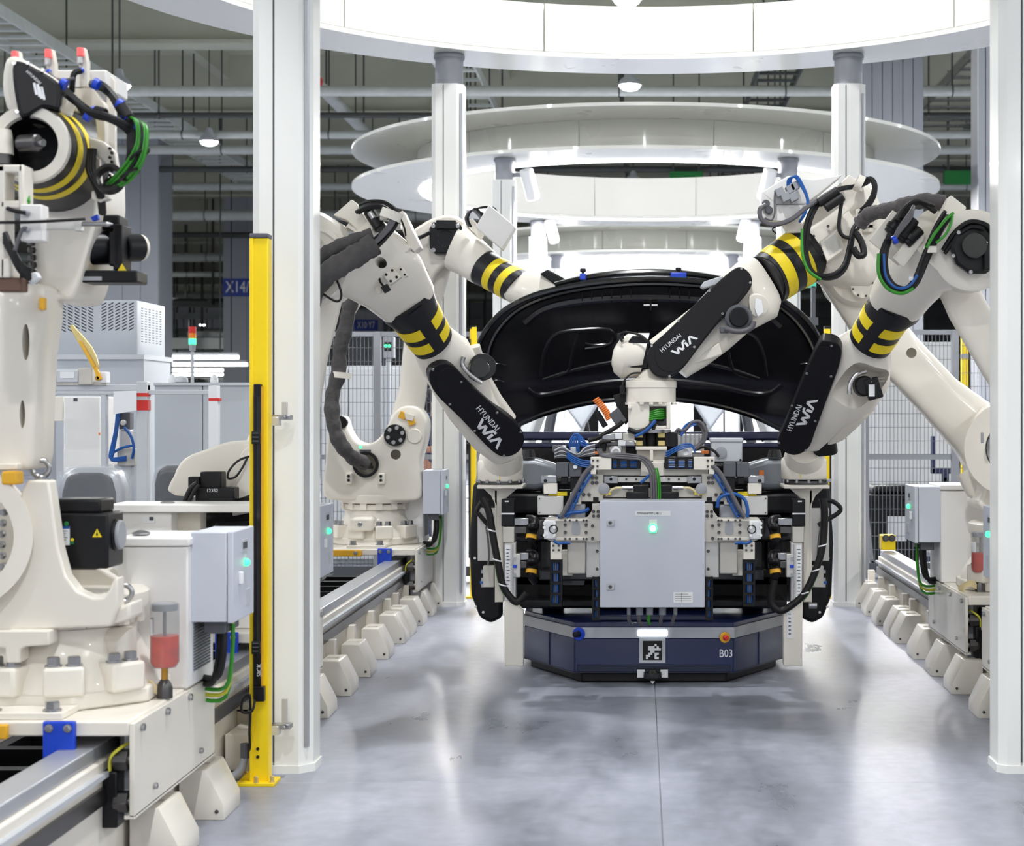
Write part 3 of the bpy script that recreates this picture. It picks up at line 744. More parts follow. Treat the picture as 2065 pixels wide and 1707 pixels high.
for x in (1175, 1194, 1215, 1234, 1253, 1273, 1350, 1370, 1389): hrib('edge_slot', [(x, 578-(1-abs(x-1313)/200)*4), (x, 604)], .004, 'rubber', .012, k=0)
for x0, x1, y in ((990, 1022, 722), (992, 1018, 756), (1612, 1642, 722), (1616, 1644, 756)): hrib('side_fold', [(x0, y), ((x0+x1)/2, y-2), (x1, y+3)], .006, 'car_inner', .002)
hrib('striker', [(1298,609),(1326,609)], .008, 'steel_d', .015, k=0); hrib('striker', [(1312,600),(1312,618)], .006, 'steel_d', .018, k=0)
# front lip of the outer skin behind the inner panel
MB().tube([hood_lift(x, y, -.05) for x, y in ((1120,572),(1200,556),(1313,549),(1420,556),(1500,572))], .02, 8, 5).build('outer_skin_lip', 'car_black', hood)
# hinges
for x, y in ((1030, 862), (1590, 872)): MB().bar(hood_lift(x, y), P(x, 905, 10.05), .03, .06).build('bonnet_hinge', 'car_black', car)
CXW = lambda d: SX + d
def cbx(name, m, x0, x1, y0, y1, z0, z1, **k): return bx(name, m, car, CXW(x0), CXW(x1), y0, y1, z0, z1, **k)
cbx('firewall', 'car_inner', -.82, .82, 10.25, 10.35, .5, 1.2, bevel=.01)
cbx('bay_floor', 'rubber', -.8, .8, 9.2, 10.3, .46, .5)
for s in (-1, 1):
    cbx('inner_wing', 'car_inner', s*.62, s*.8, 9.25, 10.3, .5, 1.08, bevel=.02)
    # fender with rounded wheel-side edge
    fp = [(9.22,.52),(9.12,.62),(9.05,.8),(9.05,1.05),(9.2,1.16),(9.7,1.2),(10.4,1.24),(10.4,.98),(10.25,.98),(10.05,1.0),(9.75,.96),(9.52,.8),(9.42,.6),(9.4,.52)]
    MB().prism([(CXW(s*.945), y, z) for y, z in fp], (-s*.12,0,0)).build('front_wing', 'car_black', car, bevel=.03, seg=3)
    # black wheel-arch liner facing forward
    lin_ = [(-.955,1.02),(-.84,1.04),(-.80,.9),(-.80,.3),(-.86,.27),(-.92,.30),(-.965,.42),(-.975,.7)]
    ob = MB().prism([(CXW(-s*x), 9.02, z) for x, z in lin_], (0,.1,0)).build('arch_liner', 'black', car, bevel=.02, seg=3)
    for x, z in ((-.945,.62),(-.94,.36),(-.9,.33)): fix('clip', (CXW(-s*x), 9.02, z), (0,-1,0), .007, .006, ob, 'label', 'dot')
    w_ = MB().lathe([(.2,-.1),(.32,-.11),(.34,-.06),(.34,.06),(.32,.11),(.2,.1)], (CXW(s*.82), 9.98, .62), (1,0,0), 32).build('wheel', 'rubber', car, bevel=0)
    MB().lathe([(.2,-.085),(.2,.085)], (CXW(s*.82), 9.98, .62), (1,0,0), 24).build('rim', 'steel_d', w_)
    # headlamp
    hl = [(s*.48,1.02),(s*.50,1.12),(s*.62,1.155),(s*.78,1.15),(s*.84,1.09),(s*.80,1.0),(s*.62,.985)]
    h_ = MB().prism([(CXW(x), 9.0, z) for x, z in hl], (0,.18,0)).build('headlamp', 'body_grey', car, bevel=.03, seg=3)
    MB().cyl((CXW(s*.66), 9.03, 1.16), (CXW(s*.66), 9.03, 1.2), .04, .03, n=16).build('lamp_cap', 'black', h_)
    if s > 0: bx('orange_tag', 'orange', h_, CXW(.575), CXW(.6), 8.995, 9.0, 1.03, 1.09)
    # lower side lamp pocket and ducts
    cbx('side_bracket', 'black', s*.55, s*.8, 9.02, 9.2, .86, .97, bevel=.02)
    cbx('air_guide', 'black_gloss', s*.42, s*.78, 9.06, 9.3, .7, .86, bevel=.03)
    cbx('crash_box', 'steel_d', s*.44, s*.52, 8.98, 9.3, .74, .84, bevel=.006)
    cbx('bay_post', 'car_inner', s*.52, s*.6, 9.1, 9.25, .5, 1.0, bevel=.01)
    # roof pillars and pale door aperture behind the bonnet
    MB().bar((CXW(s*.80),10.5,1.15), (CXW(s*.58),11.3,1.85), .09, .12).build('windscreen_pillar', 'body_white', car, bevel=.02)
    MB().bar((CXW(s*.80),10.45,1.16), (CXW(s*.60),11.25,1.8), .02, .02).build('pillar_seal', 'rubber', car)
    cbx('body_side', 'car_blue', s*.78, s*.93, 10.4, 12.6, .5, 1.18, bevel=.05)
    MB().bar((CXW(s*.74),11.9,1.1), (CXW(s*.6),11.9,1.82), .07, .1).build('centre_pillar', 'body_grey', car, bevel=.02)
cbx('roof_header', 'car_blue', -.6, .6, 11.25, 11.4, 1.8, 1.88, bevel=.02)
# radiator pack with fins, bumper beam and cross rails
rad = cbx('radiator', 'rubber', -.5, .5, 9.12, 9.2, .52, .98)
s0 = None
for k in range(22):
    z = .54 + k*.02
    if s0 is None: s0 = bx('radiator_fin', 'black', rad, CXW(-.49), CXW(.49), 9.112, 9.12, z, z+.009)
    else: share(s0, (SX, 9.116, z), rad, name='radiator_fin')
cbx('bumper_beam', 'steel_d', -.6, .6, 8.98, 9.08, .74, .83, bevel=.01)
cbx('lower_beam', 'car_inner', -.6, .6, 9.0, 9.08, .5, .56, bevel=.01)
cbx('under_shield', 'rubber', -.74, .74, 9.2, 9.24, .33, .54)
cbx('lower_tray', 'black', -.72, .72, 8.98, 9.2, .36, .40, bevel=.01)
cbx('cross_rail', 'car_blue', -.82, .82, 9.88, 10.0, 1.235, 1.285, bevel=.014)
cbx('cross_rail', 'car_blue', -.8, .8, 9.62, 9.68, 1.195, 1.225, bevel=.01)
cbx('lock_carrier', 'car_black', -.6, .6, 9.08, 9.16, 1.08, 1.12, bevel=.01)
MB().tube([(CXW(-.66),9.06,1.04),(CXW(-.4),9.0,1.03),(CXW(0),9.0,1.02),(CXW(.4),9.0,1.03),(CXW(.66),9.06,1.04)], .025, 8, 4).build('cooling_hose', 'rubber', car)
random.seed(11)
for k in range(22):
    x = random.uniform(-.55, .5); z = random.uniform(.44, 1.06); w2 = random.uniform(.04, .14); h2 = random.uniform(.03, .09); y = random.uniform(9.0, 9.1)
    cbx('bay_component', random.choice(['black', 'rubber', 'car_inner', 'grey_d', 'black_gloss']), x, x+w2, y, 9.3, z, z+h2, bevel=.008)
# clamps that hold the bonnet edge
for x, big in ((1368, 1), (1176, 0)):
    c = hood_lift(x, 558, -.03)
    t = thing('bonnet_clamp', 'blue clamp with black knob on the bonnet edge' if big else 'small black knob clamp on the bonnet edge', 'clamp', c)
    w3 = .045 if big else .018
    MB().obox(c+V((0,0,.012)), (w3,0,0), (0,.03,0), (0,0,.018)).build('pad', 'blue_p', t, bevel=.006)
    MB().cyl(c+V((0,0,.02)), c+V((0,0,.045)), .007, n=10).build('stem', 'black', t)
    MB().cyl(c+V((0,0,.04)), c+V((0,0,.06)), .017, n=12, ch=.004).build('knob', 'black', t)
# the next car body further down the line
nc2 = thing('bare_car', 'bare grey car body waiting in the next station behind the bonnet', 'car', (SX, 21, .5))
for s in (-1, 1):
    MB().prism([(SX+s*.2,19.0,2.0),(SX+s*.95,19.0,1.9),(SX+s*.98,18.9,1.55),(SX+s*.72,18.9,1.2),(SX+s*.56,18.95,1.45)], (0,.06,0)).build('bonnet_wing', 'body_grey', nc2, bevel=.04)
    MB().bar((SX+s*.74,19.0,1.65),(SX+s*.62,19.3,1.0), .03,.03).build('gas_strut', 'rubber', nc2)
    MB().bar((SX+s*.85,19.4,1.0),(SX+s*.62,20.3,1.75), .1,.14).build('pillar', 'body_grey', nc2, bevel=.03)
    bx('body_side', 'body_grey', nc2, SX+s*.8, SX+s*.95, 19.0, 22.5, .5, 1.1, bevel=.05)
bx('bonnet_panel', 'body_grey', nc2, SX-.6, SX+.6, 19.0, 19.08, 1.62, 2.0, bevel=.04)
bx('scuttle', 'body_white', nc2, SX-.85, SX+.85, 19.2, 19.4, .9, 1.08, bevel=.03)
bx('front_beam', 'body_grey', nc2, SX-.7, SX+.7, 18.8, 18.9, .6, .8, bevel=.02)
bx('windscreen_frame', 'body_white', nc2, SX-.55, SX+.55, 19.5, 19.56, 1.06, 1.64, bevel=.05)
bx('bay', 'grey_d', nc2, SX-.7, SX+.7, 18.9, 19.3, .5, 1.0, bevel=.02)
bx('underbody', 'grey_d', nc2, SX-.9, SX+.9, 18.9, 22.5, .45, .52)
bx('carrier', 'navy', nc2, SX-.7, SX+.7, 18.7, 22.0, .0, .35, bevel=.02)
for x in (-.5, .5):
    for y in (19.4, 21.6): bx('support_post', 'black', nc2, SX+x-.06, SX+x+.06, y-.06, y+.06, .35, .46)

# ================================================================ tooling held by the robots
MX = 1315
def side_tool(s, Y, lab):
    """column tool below a front robot's wrist; pixel x given for the left one, mirrored for the right"""
    def q(x): return x if s < 0 else 2*MX + 5 - x
    ctr = P(q(1009), 980, Y)
    t = thing('column_tool', lab, 'robot tool', ctr)
    def pb(name, m, x0, y0, x1, y1, dy, dep, par=None, **k): return pxbox(name, m, par or t, min(q(x0),q(x1)), y0, max(q(x0),q(x1)), y1, Y+dy, dep, **k)
    c = P(q(1009), 974, Y+.12); r = .113
    MB().cyl((c.x,c.y,c.z-.012), (c.x,c.y,c.z+.012), r, n=32).build('changer_ring', 'steel_d', t)
    for k in range(12):
        a = 2*math.pi*k/12; fix('bolt', (c.x+.118*math.cos(a), c.y+.118*math.sin(a)*1.0, c.z+.004), (0,0,1), .009, .016, t, 'steel', 'hex')
    pb('flange_plate', 'robot', 962, 979, 1054, 986, .0, .24, bevel=.003)
    web = MB(); FYp = FY(Y+.08)
    FYp.plate(web, [(q(x), y) for x, y in ((975,986),(1042,986),(1018,1008),(1015,1030),(1015,1215),(1000,1215),(1000,1020),(990,1000))], .05)
    web.build('column_web', 'robot', t, bevel=.004)
    pb('column_web_back', 'robot_b', 998, 990, 1002, 1215, .08, .16)
    m_ = pb('servo_motor', 'black', 1011, 1007, 1037, 1062, .0, .1, bevel=.004)
    pb('motor_band', 'label', 1011, 1035, 1037, 1038, -.002, .01, m_)
    pb('motor_tag', 'label', 1018, 1010, 1026, 1013, -.002, .01, m_)
    pb('gear_case', 'machined', 1014, 1063, 1037, 1095, -.005, .1, bevel=.003)
    sl = pb('slide_unit', 'alu', 1017, 1095, 1040, 1214, .0, .09, bevel=.002)
    pb('scale_strip', 'label', 1019, 1100, 1029, 1210, -.004, .01, sl)
    for k in range(14): pb('scale_mark', 'print', 1021, 1108+7*k, 1026 if k % 3 else 1028, 1109.5+7*k, -.006, .004, sl)
    pb('slide_rod', 'steel', 1033, 1098, 1035.5, 1212, -.006, .01, sl)
    pb('slide_cover', 'steel_d', 1038, 1096, 1042, 1212, .02, .06)
    cl_ = pb('clamp_jaw', 'alu', 1035, 1118, 1049, 1165, -.03, .06, bevel=.003)
    for yy in (1125, 1141, 1157): pb('jaw_tooth', 'steel', 1033, yy, 1040, yy+6, -.045, .02, cl_)
    pb('jaw_clip', 'blue_p', 1034, 1140, 1042, 1146, -.05, .012, cl_, bevel=.002)
    # two horizontal arms that reach in to the car with black elbows and yellow rings
    for yy in (1046, 1116):
        pb('reach_arm', 'steel', 1037, yy, 1066, yy+14, .02, .05, bevel=.002); pb('reach_arm', 'steel_d', 1037, yy+17, 1062, yy+30, .02, .05, bevel=.002)
        e = MB().tube([P(q(1064), yy+4, Y+.06), P(q(1078), yy+6, Y+.04), P(q(1074), yy+26, Y+.01), P(q(1070), yy+42, Y-.01), P(q(1078), yy+58, Y+.04)], lambda u: .03-.012*u, 12, 4).build('elbow_clamp', 'black', t)
        p0, p1 = P(q(1072), yy+33, Y-.002), P(q(1071), yy+41, Y-.008)
        MB().cyl(p0, p1, .0285, n=16).build('yellow_ring', 'amber', e)
        MB().cyl(P(q(1074), yy+12, Y-.02), P(q(1074), yy+22, Y-.03), .03, n=16, ch=.006).build('elbow_cap', 'black', e)
    # side plate, valve block and hoses
    pb('side_plate', 'alu', 963, 1025, 999, 1132, .14, .02, bevel=.003)
    v_ = pb('valve_block', 'machined', 974, 1142, 996, 1185, .1, .06, bevel=.003)
    for yy in (1150, 1166, 1178): pb('valve_nut', 'steel', 970, yy, 976, yy+7, .11, .03, v_)
    MB().cyl(P(q(968), 1176, Y+.12), P(q(984), 1174, Y+.12), .009, n=10).build('valve_plug', 'blue_cable', v_)
    hz = [((972,1004),(985,1030),(992,1070),(1003,1130),(1014,1180),(1032,1208),(1045,1214),(1062,1196)) if s < 0 else ((975,1006),(972,1040),(976,1100),(990,1150),(1012,1196),(1040,1222),(1062,1232),(1080,1214),(1072,1170))][0]
    MB().tube([P(q(x), y, Y+.0) for x, y in hz], .0185, 10, 5).build('hose', 'rubber', t)
    MB().tube([P(q(x+4), y+2, Y+.015) for x, y in hz[:6]], .01, 8, 5).build('hose', 'grey_cable', t)
    MB().tube([P(q(x-4), y+4, Y+.02) for x, y in hz[3:6]], .008, 8, 5).build('hose', 'green_cable', t)
    for x, y in (hz[2], hz[3], hz[4]): MB().torus(P(q(x), y, Y+.0), (.3*s*-1,0,1), .021, .004, 14, 6).build('cable_tie', 'label', t)
    MB().tube([P(q(x), y, Y+.1) for x, y in ((985,1010),(955,1012) if s > 0 else (975,1008),(962,1030) if s < 0 else (940,1030),(972,1052) if s > 0 else (968,1040),(985,1060))], .012, 8, 5).build('hose', 'rubber', t)
    MB().tube([P(q(x), y, Y+.12) for x, y in ((980,1062),(984,1090),(986,1120),(984,1140))], .005, 6, 4).build('air_line', 'grey_cable', t)
    # foot leg
    lg = MB(); FY(Y+.0).plate(lg, [(q(x), y) for x, y in ((1016,1212),(1035,1212),(1055,1234),(1055,1344),(1018,1344))], .07)
    L_ = lg.build('leg_cover', 'robot', t, bevel=.003)
    if s > 0:
        pb('scale_plate', 'label', 1036, 1232, 1048, 1288, -.003, .004, L_)
        for k in range(6): pb('scale_mark', 'print', 1040, 1238+8*k, 1045, 1240+8*k, -.0045, .002, L_)
        MB().cyl(P(q(1004), 1222, Y+.03), P(q(988), 1222, Y+.03), .016, n=14).build('side_plug', 'steel', t)
    return t
side_tool(-1, 8.6, 'white column tool with hoses below the left front robot wrist')
side_tool(1, 8.6, 'white column tool with looping hose below the right front robot wrist')

Y = 8.5
ct = thing('front_end_gripper', 'large grey gripper frame hanging from the middle robot wrist', 'robot tool', P(1316, 960, Y))
def cb(name, m, x0, y0, x1, y1, dy=0.0, dep=.06, par=None, both=True, **k):
    a = pxbox(name, m, par or ct, x0, y0, x1, y1, Y+dy, dep, **k)
    if both: pxbox(name, m, par or ct, 2*1316-x1, y0, 2*1316-x0, y1, Y+dy, dep, **k)
    return a
def cbolt(px, py, dy, r=.008, m='steel_d', both=True, kind='screw', name='bolt'):
    for x in ((px, 2*1316-px) if both else (px,)): fix(name, P(x, py, Y+dy), (0,-1,0), r, .008, ct, m, kind)
# mount stack
c = P(1315, 880, Y+.12)
MB().cyl(P(1315,873,Y+.12), P(1315,867,Y+.12), .096, n=32).build('adapter_plate', 'steel', ct)
MB().cyl(P(1313,902,Y+.12), P(1313,872,Y+.12), .03, n=16).build('changer_core', 'rubber', ct)
for x in (1290, 1335): 
    for yy in (873, 889): pxbox('changer_jaw', 'brass_l', ct, x-8, yy, x+6, yy+10, Y+.06, .06, bevel=.003)
pxbox('changer_plate', 'black', ct, 1283, 871, 1352, 902, Y+.11, .08, bevel=.004)
pxbox('changer_side', 'rubber', ct, 1340, 872, 1366, 902, Y+.07, .1, bevel=.004)
cb('pedestal_top', 'robot', 1282, 901, 1345, 908, .0, .2, both=False, bevel=.003)
cb('pedestal', 'robot', 1284, 908, 1345, 932, .06, .12, both=False, bevel=.003)
cb('pedestal_rib', 'robot', 1311, 908, 1317, 932, .0, .07, both=False); cb('pedestal_foot', 'robot', 1284, 929, 1345, 934, .0, .18, both=False, bevel=.002)
cb('centre_plate', 'robot', 1292, 933, 1338, 960, -.005, .03, both=False, bevel=.002)
cb('main_beam', 'machined', 1204, 945, 1428, 960, .01, .12, both=False, bevel=.004)
cb('front_bracket', 'robot', 1191, 922, 1233, 948, -.06, .05, bevel=.003); cb('front_bracket', 'robot', 1191, 947, 1202, 957, -.06, .05, bevel=.002)
for x in (1196, 1205):
    for y in (929, 941): cbolt(x, y, -.06, .006)
for sgn in (0, 1):
    f = (lambda x: x) if sgn == 0 else (lambda x: 2*1316-x)
    # flat black cable chain filled with blue lines
    ch_ = pxbox('cable_chain', 'black', ct, min(f(1233),f(1292)), 922, max(f(1233),f(1292)), 946, Y-.03, .05, bevel=.003)
    for k in range(5):
        MB().tube([P(f(1236), 928+3.6*k, Y-.034), P(f(1262), 929+3.2*k, Y-.036), P(f(1288), 927+3.8*k, Y-.034)], .0045, 6, 3).build('blue_line', 'blue_cable' if k % 3 else 'grey_cable', ch_)
    for x in (1244, 1264, 1284): pxbox('chain_bar', 'black', ch_, min(f(x),f(x+7)), 922, max(f(x),f(x+7)), 946, Y-.046, .01)
# linear guides and carriage plates
cb('guide_rail', 'alu', 1218, 962, 1414, 973, .0, .03, both=False, bevel=.002); cb('guide_rail', 'machined', 1218, 985, 1414, 1004, .02, .03, both=False, bevel=.002)
for x in (1263, 1283): cbolt(x, 967, 0, .006)
cb('guide_block', 'steel', 1218, 961, 1246, 975, -.015, .03, bevel=.002); cbolt(1232, 967, -.015, .008, 'rubber', kind='dot')
pl = cb('carriage_plate', 'machined', 1171, 957, 1217, 1012, -.02, .03, bevel=.003)
for x, y in ((1195,964),(1203,964),(1195,974),(1203,974),(1177,998),(1188,998),(1176,976)): cbolt(x, y, -.02, .009)
cb('drive_housing', 'black', 1277, 979, 1308, 1004, -.03, .06, bevel=.004); cb('drive_housing', 'black', 1263, 993, 1307, 1006, -.035, .05, bevel=.004)
for s_ in (0, 1):
    f = (lambda x: x) if s_ == 0 else (lambda x: 2*1316-x)
    MB().cyl(P(f(1254), 984, Y-.02), P(f(1276), 984, Y-.02), .01, n=12).build('cable_plug', 'steel', ct)
    MB().tube([P(f(1254), 984, Y-.02), P(f(1240), 985, Y-.02), P(f(1228), 993, Y-.02), P(f(1222), 1000, Y-.02)], .006, 8, 4).build('signal_cable', 'cream_cable', ct)
    pxbox('yellow_hook', 'yellow', ct, min(f(1211),f(1232)), 992, max(f(1211),f(1232)), 999, Y-.022, .02, bevel=.004)
    pxbox('yellow_hook', 'yellow', ct, min(f(1106),f(1144)), 992, max(f(1106),f(1144)), 1001, Y+.02, .02, bevel=.004)
    MB().lathe([(.028,0),(.028,.012),(.02,.016)], P(f(1218), 986, Y-.02), (0,-1,0), 20).build('round_pad', 'grey', ct)
# outer servo drives
for x0, x1 in ((1121, 1146), (1148, 1172)): cb('servo_drive', 'grey_d', x0, 934, x1, 962, -.02, .09, bevel=.003)
cb('servo_body', 'black', 1131, 962, 1145, 977, -.01, .07, bevel=.004); cb('servo_body', 'black', 1150, 962, 1172, 990, -.01, .07, bevel=.004)
cbolt(1160, 942, -.02, .011, 'label', both=False, kind='dot', name='round_label')
cb('end_block', 'steel', 1091, 960, 1123, 975, .0, .06, bevel=.003); cbolt(1100, 970, 0, .009, 'rubber', kind='dot')
cb('end_bracket', 'robot', 1096, 975, 1124, 997, .0, .03, bevel=.004)
cb('cover_plate', 'alu', 1084, 1001, 1136, 1039, .01, .04, bevel=.003)
for x, y in ((1088,1006),(1088,1034)): cbolt(x, y, .01, .004)
cb('indicator_block', 'robot', 1150, 993, 1172, 1018, -.03, .05, bevel=.003); cb('indicator_window', 'grey_d', 1154, 1000, 1166, 1014, -.034, .01)
cb('rack_slot_shade', 'rubber', 1196, 1003, 1207, 1015, -.024, .01)  # dark block gives the slot's inner shade by its colour, nothing is cut
cb('gearbox', 'grey', 1144, 1019, 1180, 1045, -.02, .1, bevel=.006)
# side gripper arms
for s_ in (0, 1):
    f = (lambda x: x) if s_ == 0 else (lambda x: 2*1316-x)
    mb = MB(); FY(Y-.04).plate(mb, [(f(x), y) for x, y in ((1098,1050),(1104,1044),(1184,1044),(1194,1030),(1194,1016),(1212,1016),(1212,1093),(1112,1093),(1098,1086))], .035)
    pa = mb.build('gripper_arm', 'machined', ct, bevel=.003)
    mb = MB(); FY(Y-.042).plate(mb, smooth_px([(f(1154),1056),(f(1162),1053),(f(1169),1057),(f(1169),1076),(f(1161),1079),(f(1153),1075)], 3), .006, .002); mb.build('oval_recess', 'grey', pa)
    pxbox('arm_rail', 'robot', pa, min(f(1120),f(1186)), 1047, max(f(1120),f(1186)), 1052, Y-.05, .02, bevel=.002); pxbox('arm_rail', 'robot', pa, min(f(1120),f(1186)), 1084, max(f(1120),f(1186)), 1090, Y-.05, .02, bevel=.002)
    for x in (1140, 1149, 1163, 1177, 1183):
        for y in (1050, 1087): fix('bolt', P(f(x), y, Y-.05), (0,-1,0), .006, .007, pa, 'steel_d')
    for x, y in ((1140,1059),(1140,1074),(1182,1059),(1182,1074),(1197,1032),(1206,1032),(1197,1041),(1206,1041),(1195,1061),(1195,1086)): fix('bolt', P(f(x), y, Y-.04), (0,-1,0), .008, .008, pa, 'steel_d')
    hd = pxbox('gripper_head', 'label', ct, min(f(1097),f(1121)), 1050, max(f(1097),f(1121)), 1088, Y-.07, .05, bevel=.006)
    for y in (1056, 1064, 1080): 
        for x in (1098, 1118): fix('pin', P(f(x), y, Y-.072), (0,-1,0), .008, .01, hd, 'white', 'dot')
    MB().torus(P(f(1116), 1068, Y-.078), (0,-1,.1), .02, .003, 18, 6).build('wire_loop', 'rubber', hd)
    # lower grey drive and small white plate, drag chain
    pxbox('lower_drive', 'machined', ct, min(f(1144),f(1181)), 1093, max(f(1144),f(1181)), 1158, Y-.02, .1, bevel=.006)
    pxbox('lower_back', 'robot', ct, min(f(1133),f(1155)), 1110, max(f(1133),f(1155)), 1162, Y+.03, .05, bevel=.004)
    pxbox('guide_strip', 'alu', ct, min(f(1182),f(1210)), 1093, max(f(1182),f(1210)), 1165, Y+.0, .05, bevel=.003)
    for y in (1112, 1148): fix('bolt', P(f(1204), y, Y), (0,-1,0), .008, .008, ct, 'steel_d')
    wp = pxbox('white_plate', 'robot', ct, min(f(1110),f(1133)), 1094, max(f(1110),f(1133)), 1129, Y-.06, .03, bevel=.002)
    for x in (1116, 1127):
        for y in (1101, 1110): fix('bolt', P(f(x), y, Y-.06), (0,-1,0), .006, .006, wp, 'steel_d')
    for (xa, xb, ya, yb) in ((1109, 1134, 1129, 1224), (1194, 1209, 1164, 1252)):
        dc = pxbox('drag_chain', 'black', ct, min(f(xa),f(xa+4)), ya, max(f(xa),f(xa+4)), yb, Y-.04, .05)
        pxbox('drag_chain', 'black', ct, min(f(xb-4),f(xb)), ya, max(f(xb-4),f(xb)), yb, Y-.04, .05)
        pxbox('chain_back', 'navy_d', ct, min(f(xa),f(xb)), ya, max(f(xa),f(xb)), yb, Y+.0, .008)
        nk = int((yb-ya)/22)
        for k in range(nk+1): pxbox('chain_bar', 'black', dc, min(f(xa),f(xb)), ya+k*(yb-ya-6)/nk, max(f(xa),f(xb)), ya+k*(yb-ya-6)/nk+6, Y-.045, .012)
        for k in range(3 if xb-xa > 20 else 2): MB().tube([P(f(xa+7+k*4.5), ya+3, Y-.015), P(f(xa+9+k*3), (ya+yb)/2, Y-.025), P(f(xa+6+k*4.5), yb-4, Y-.015)], .0065, 6, 4).build('blue_line', 'blue_cable' if k != 1 else 'grey_cable', dc)
    # blue air line and cable bundles over each shoulder
    MB().tube([P(f(x), y, Y-.06) for x, y in ((1195,940),(1180,955),(1160,990),(1142,1025),(1130,1044))], .012, 8, 5).build('cable_bundle', 'grey_cable', ct)
    for d_ in (0, 6): MB().tube([P(f(x+d_), y+d_*.4, Y-.05) for x, y in ((1196,943),(1178,968),(1160,1000),(1146,1030),(1137,1042))], .006, 8, 5).build('air_line', 'blue_cable', ct)
    MB().tube([P(f(x), y, Y-.05) for x, y in ((1125,1043),(1150,1035),(1176,1032),(1188,1026))] if s_ == 0 else [P(x, y, Y-.06) for x, y in ((1446,1024),(1452,1004),(1476,996),(1500,1006),(1508,1030),(1506,1044))], .009, 8, 5).build('air_line', 'blue_cable', ct)
    MB().tube([P(f(x), y, Y-.08) for x, y in ((1116,1091),(1126,1096),(1138,1095),(1150,1096))], .007, 8, 4).build('air_line', 'blue_cable', ct)
# pneumatic parts and cabling on top of the frame
pxbox('junction_box', 'grey_l', ct, 1434, 886, 1497, 932, Y+.1, .12, bevel=.006); pxbox('box_lid', 'grey_l', ct, 1432, 884, 1499, 892, Y+.095, .13, bevel=.004)
MB().lathe([(.03,0),(.03,.01),(.02,.012)], P(1454, 913, Y+.1), (0,-1,0), 20).build('box_gland', 'grey', ct); fix('bolt', P(1493, 928, Y+.1), (0,-1,0), .006, .006, ct, 'rubber')
cb('manifold_plate', 'machined', 1208, 874, 1262, 922, .1, .1, both=False, bevel=.004)
for x0, y0, x1, y1, m in ((1214,876,1240,888,'steel'),(1240,874,1255,886,'label'),(1256,874,1280,890,'machined'),(1246,888,1262,900,'label'),(1222,890,1246,900,'steel_d'),(1228,900,1254,916,'steel'),(1208,894,1222,910,'black'),(1262,890,1280,900,'steel')):
    pxbox('valve', m, ct, x0, y0, x1, y1, Y+.05, .06, bevel=.004)
for x in (1242, 1383): MB().lathe([(.026,0),(.026,.01),(.016,.014),(.014,.006)], P(x, 912, Y+.04), (0,-1,0), 18).build('regulator_cap', 'label', ct)
pxbox('cylinder_block', 'alu', ct, 1366, 876, 1420, 922, Y+.1, .08, bevel=.004)
for k in range(5): pxbox('cylinder_fin', 'steel', ct, 1372+k*9, 876, 1376+k*9, 898, Y+.09, .02)
pxbox('regulator', 'label', ct, 1374, 902, 1396, 922, Y+.04, .06, bevel=.004); pxbox('sensor_plug', 'orange', ct, 1414, 909, 1430, 916, Y+.04, .02, bevel=.003); pxbox('sensor_plug', 'orange', ct, 1196, 911, 1212, 917, Y+.04, .02, bevel=.003)
MB().cyl(P(1396,913,Y+.05), P(1416,913,Y+.05), .008, n=10).build('sensor_rod', 'steel', ct)
def cc(m, r, *pts, dy=0.0, name='cable'): return MB().tube([P(x, y, Y+dy) for x, y in pts], r, 8, 5).build(name, m, ct)
for k in range(5): cc('blue_cable', .0048, (1151+4*k,911), (1149+4.5*k,892-4*k), (1160+3*k,876+5*k), (1174+3*k,884+4*k), (1178+4.5*k,908), dy=.02-.006*k, name='air_line')
for k in range(6): cc('grey_cable' if k % 2 else 'grey_l', .0036, (1118,909+3*k), (1134,902+4*k), (1152,912+2.6*k), (1166,916+1.2*k), (1182,902+3.6*k), (1200,897+4*k), dy=-.02+.004*k)
for k in range(3): cc('grey_cable', .006, (1122+3*k,916), (1116,906-3*k), (1130,900+2*k), (1146,910))
for k in range(4): cc('blue_cable', .0042, (1143,912+3.5*k), (1156,921+4*k), (1172,928+4*k), (1192,931+4*k), dy=-.03, name='air_line')
for k in range(3): pxbox('connector', 'label' if k != 1 else 'grey_l', ct, 1126+24*k, 899+3*k, 1141+24*k, 912+3*k, Y+.0, .05, bevel=.004)
cc('rubber', .012, (1186,889), (1206,883), (1226,872), (1248,858), (1256,850), dy=.06); cc('rubber', .009, (1212,908), (1207,898), (1214,892), (1232,890), dy=.04)
cc('rubber', .013, (1266,866), (1284,872), (1304,866), (1318,852), dy=.0); cc('blue_cable', .008, (1281,880), (1296,873), (1310,862), (1322,848), dy=-.01, name='air_line')
for k in range(3): cc('grey_cable', .0058, (1204+4*k,905), (1213+2*k,919-k), (1240,923-4*k), (1268,925-4*k), (1292+5*k,928-2*k), (1308+5.5*k,946), (1313+4.8*k,972), (1314+4.8*k,1012), dy=-.06+.004*k)
for k in range(2): cc('green_cable', .0042, (1321+4*k,944), (1327+3.5*k,972), (1328+3.5*k,1012), dy=-.055)
cc('blue_cable', .007, (1292,974), (1302,966), (1310,958), dy=-.05, name='air_line')
cc('grey_cable', .012, (1362,868), (1375,873), (1392,856), (1410,855), (1420,872), (1416,892), (1402,904), dy=.0); cc('grey_cable', .008, (1366,866), (1380,868), (1396,852), (1413,852), (1424,872), (1419,894), dy=-.02)
for k in range(3): cc('blue_cable', .0048, (1374,874+3*k), (1380,861+4*k), (1392,852+4*k), (1404,849+4*k), dy=-.02, name='air_line')
for k in range(3): cc('blue_cable', .004, (1342,924-5*k), (1360,912-4*k), (1380,904-4*k), (1396,902-2*k), (1402,914), dy=-.01, name='air_line')
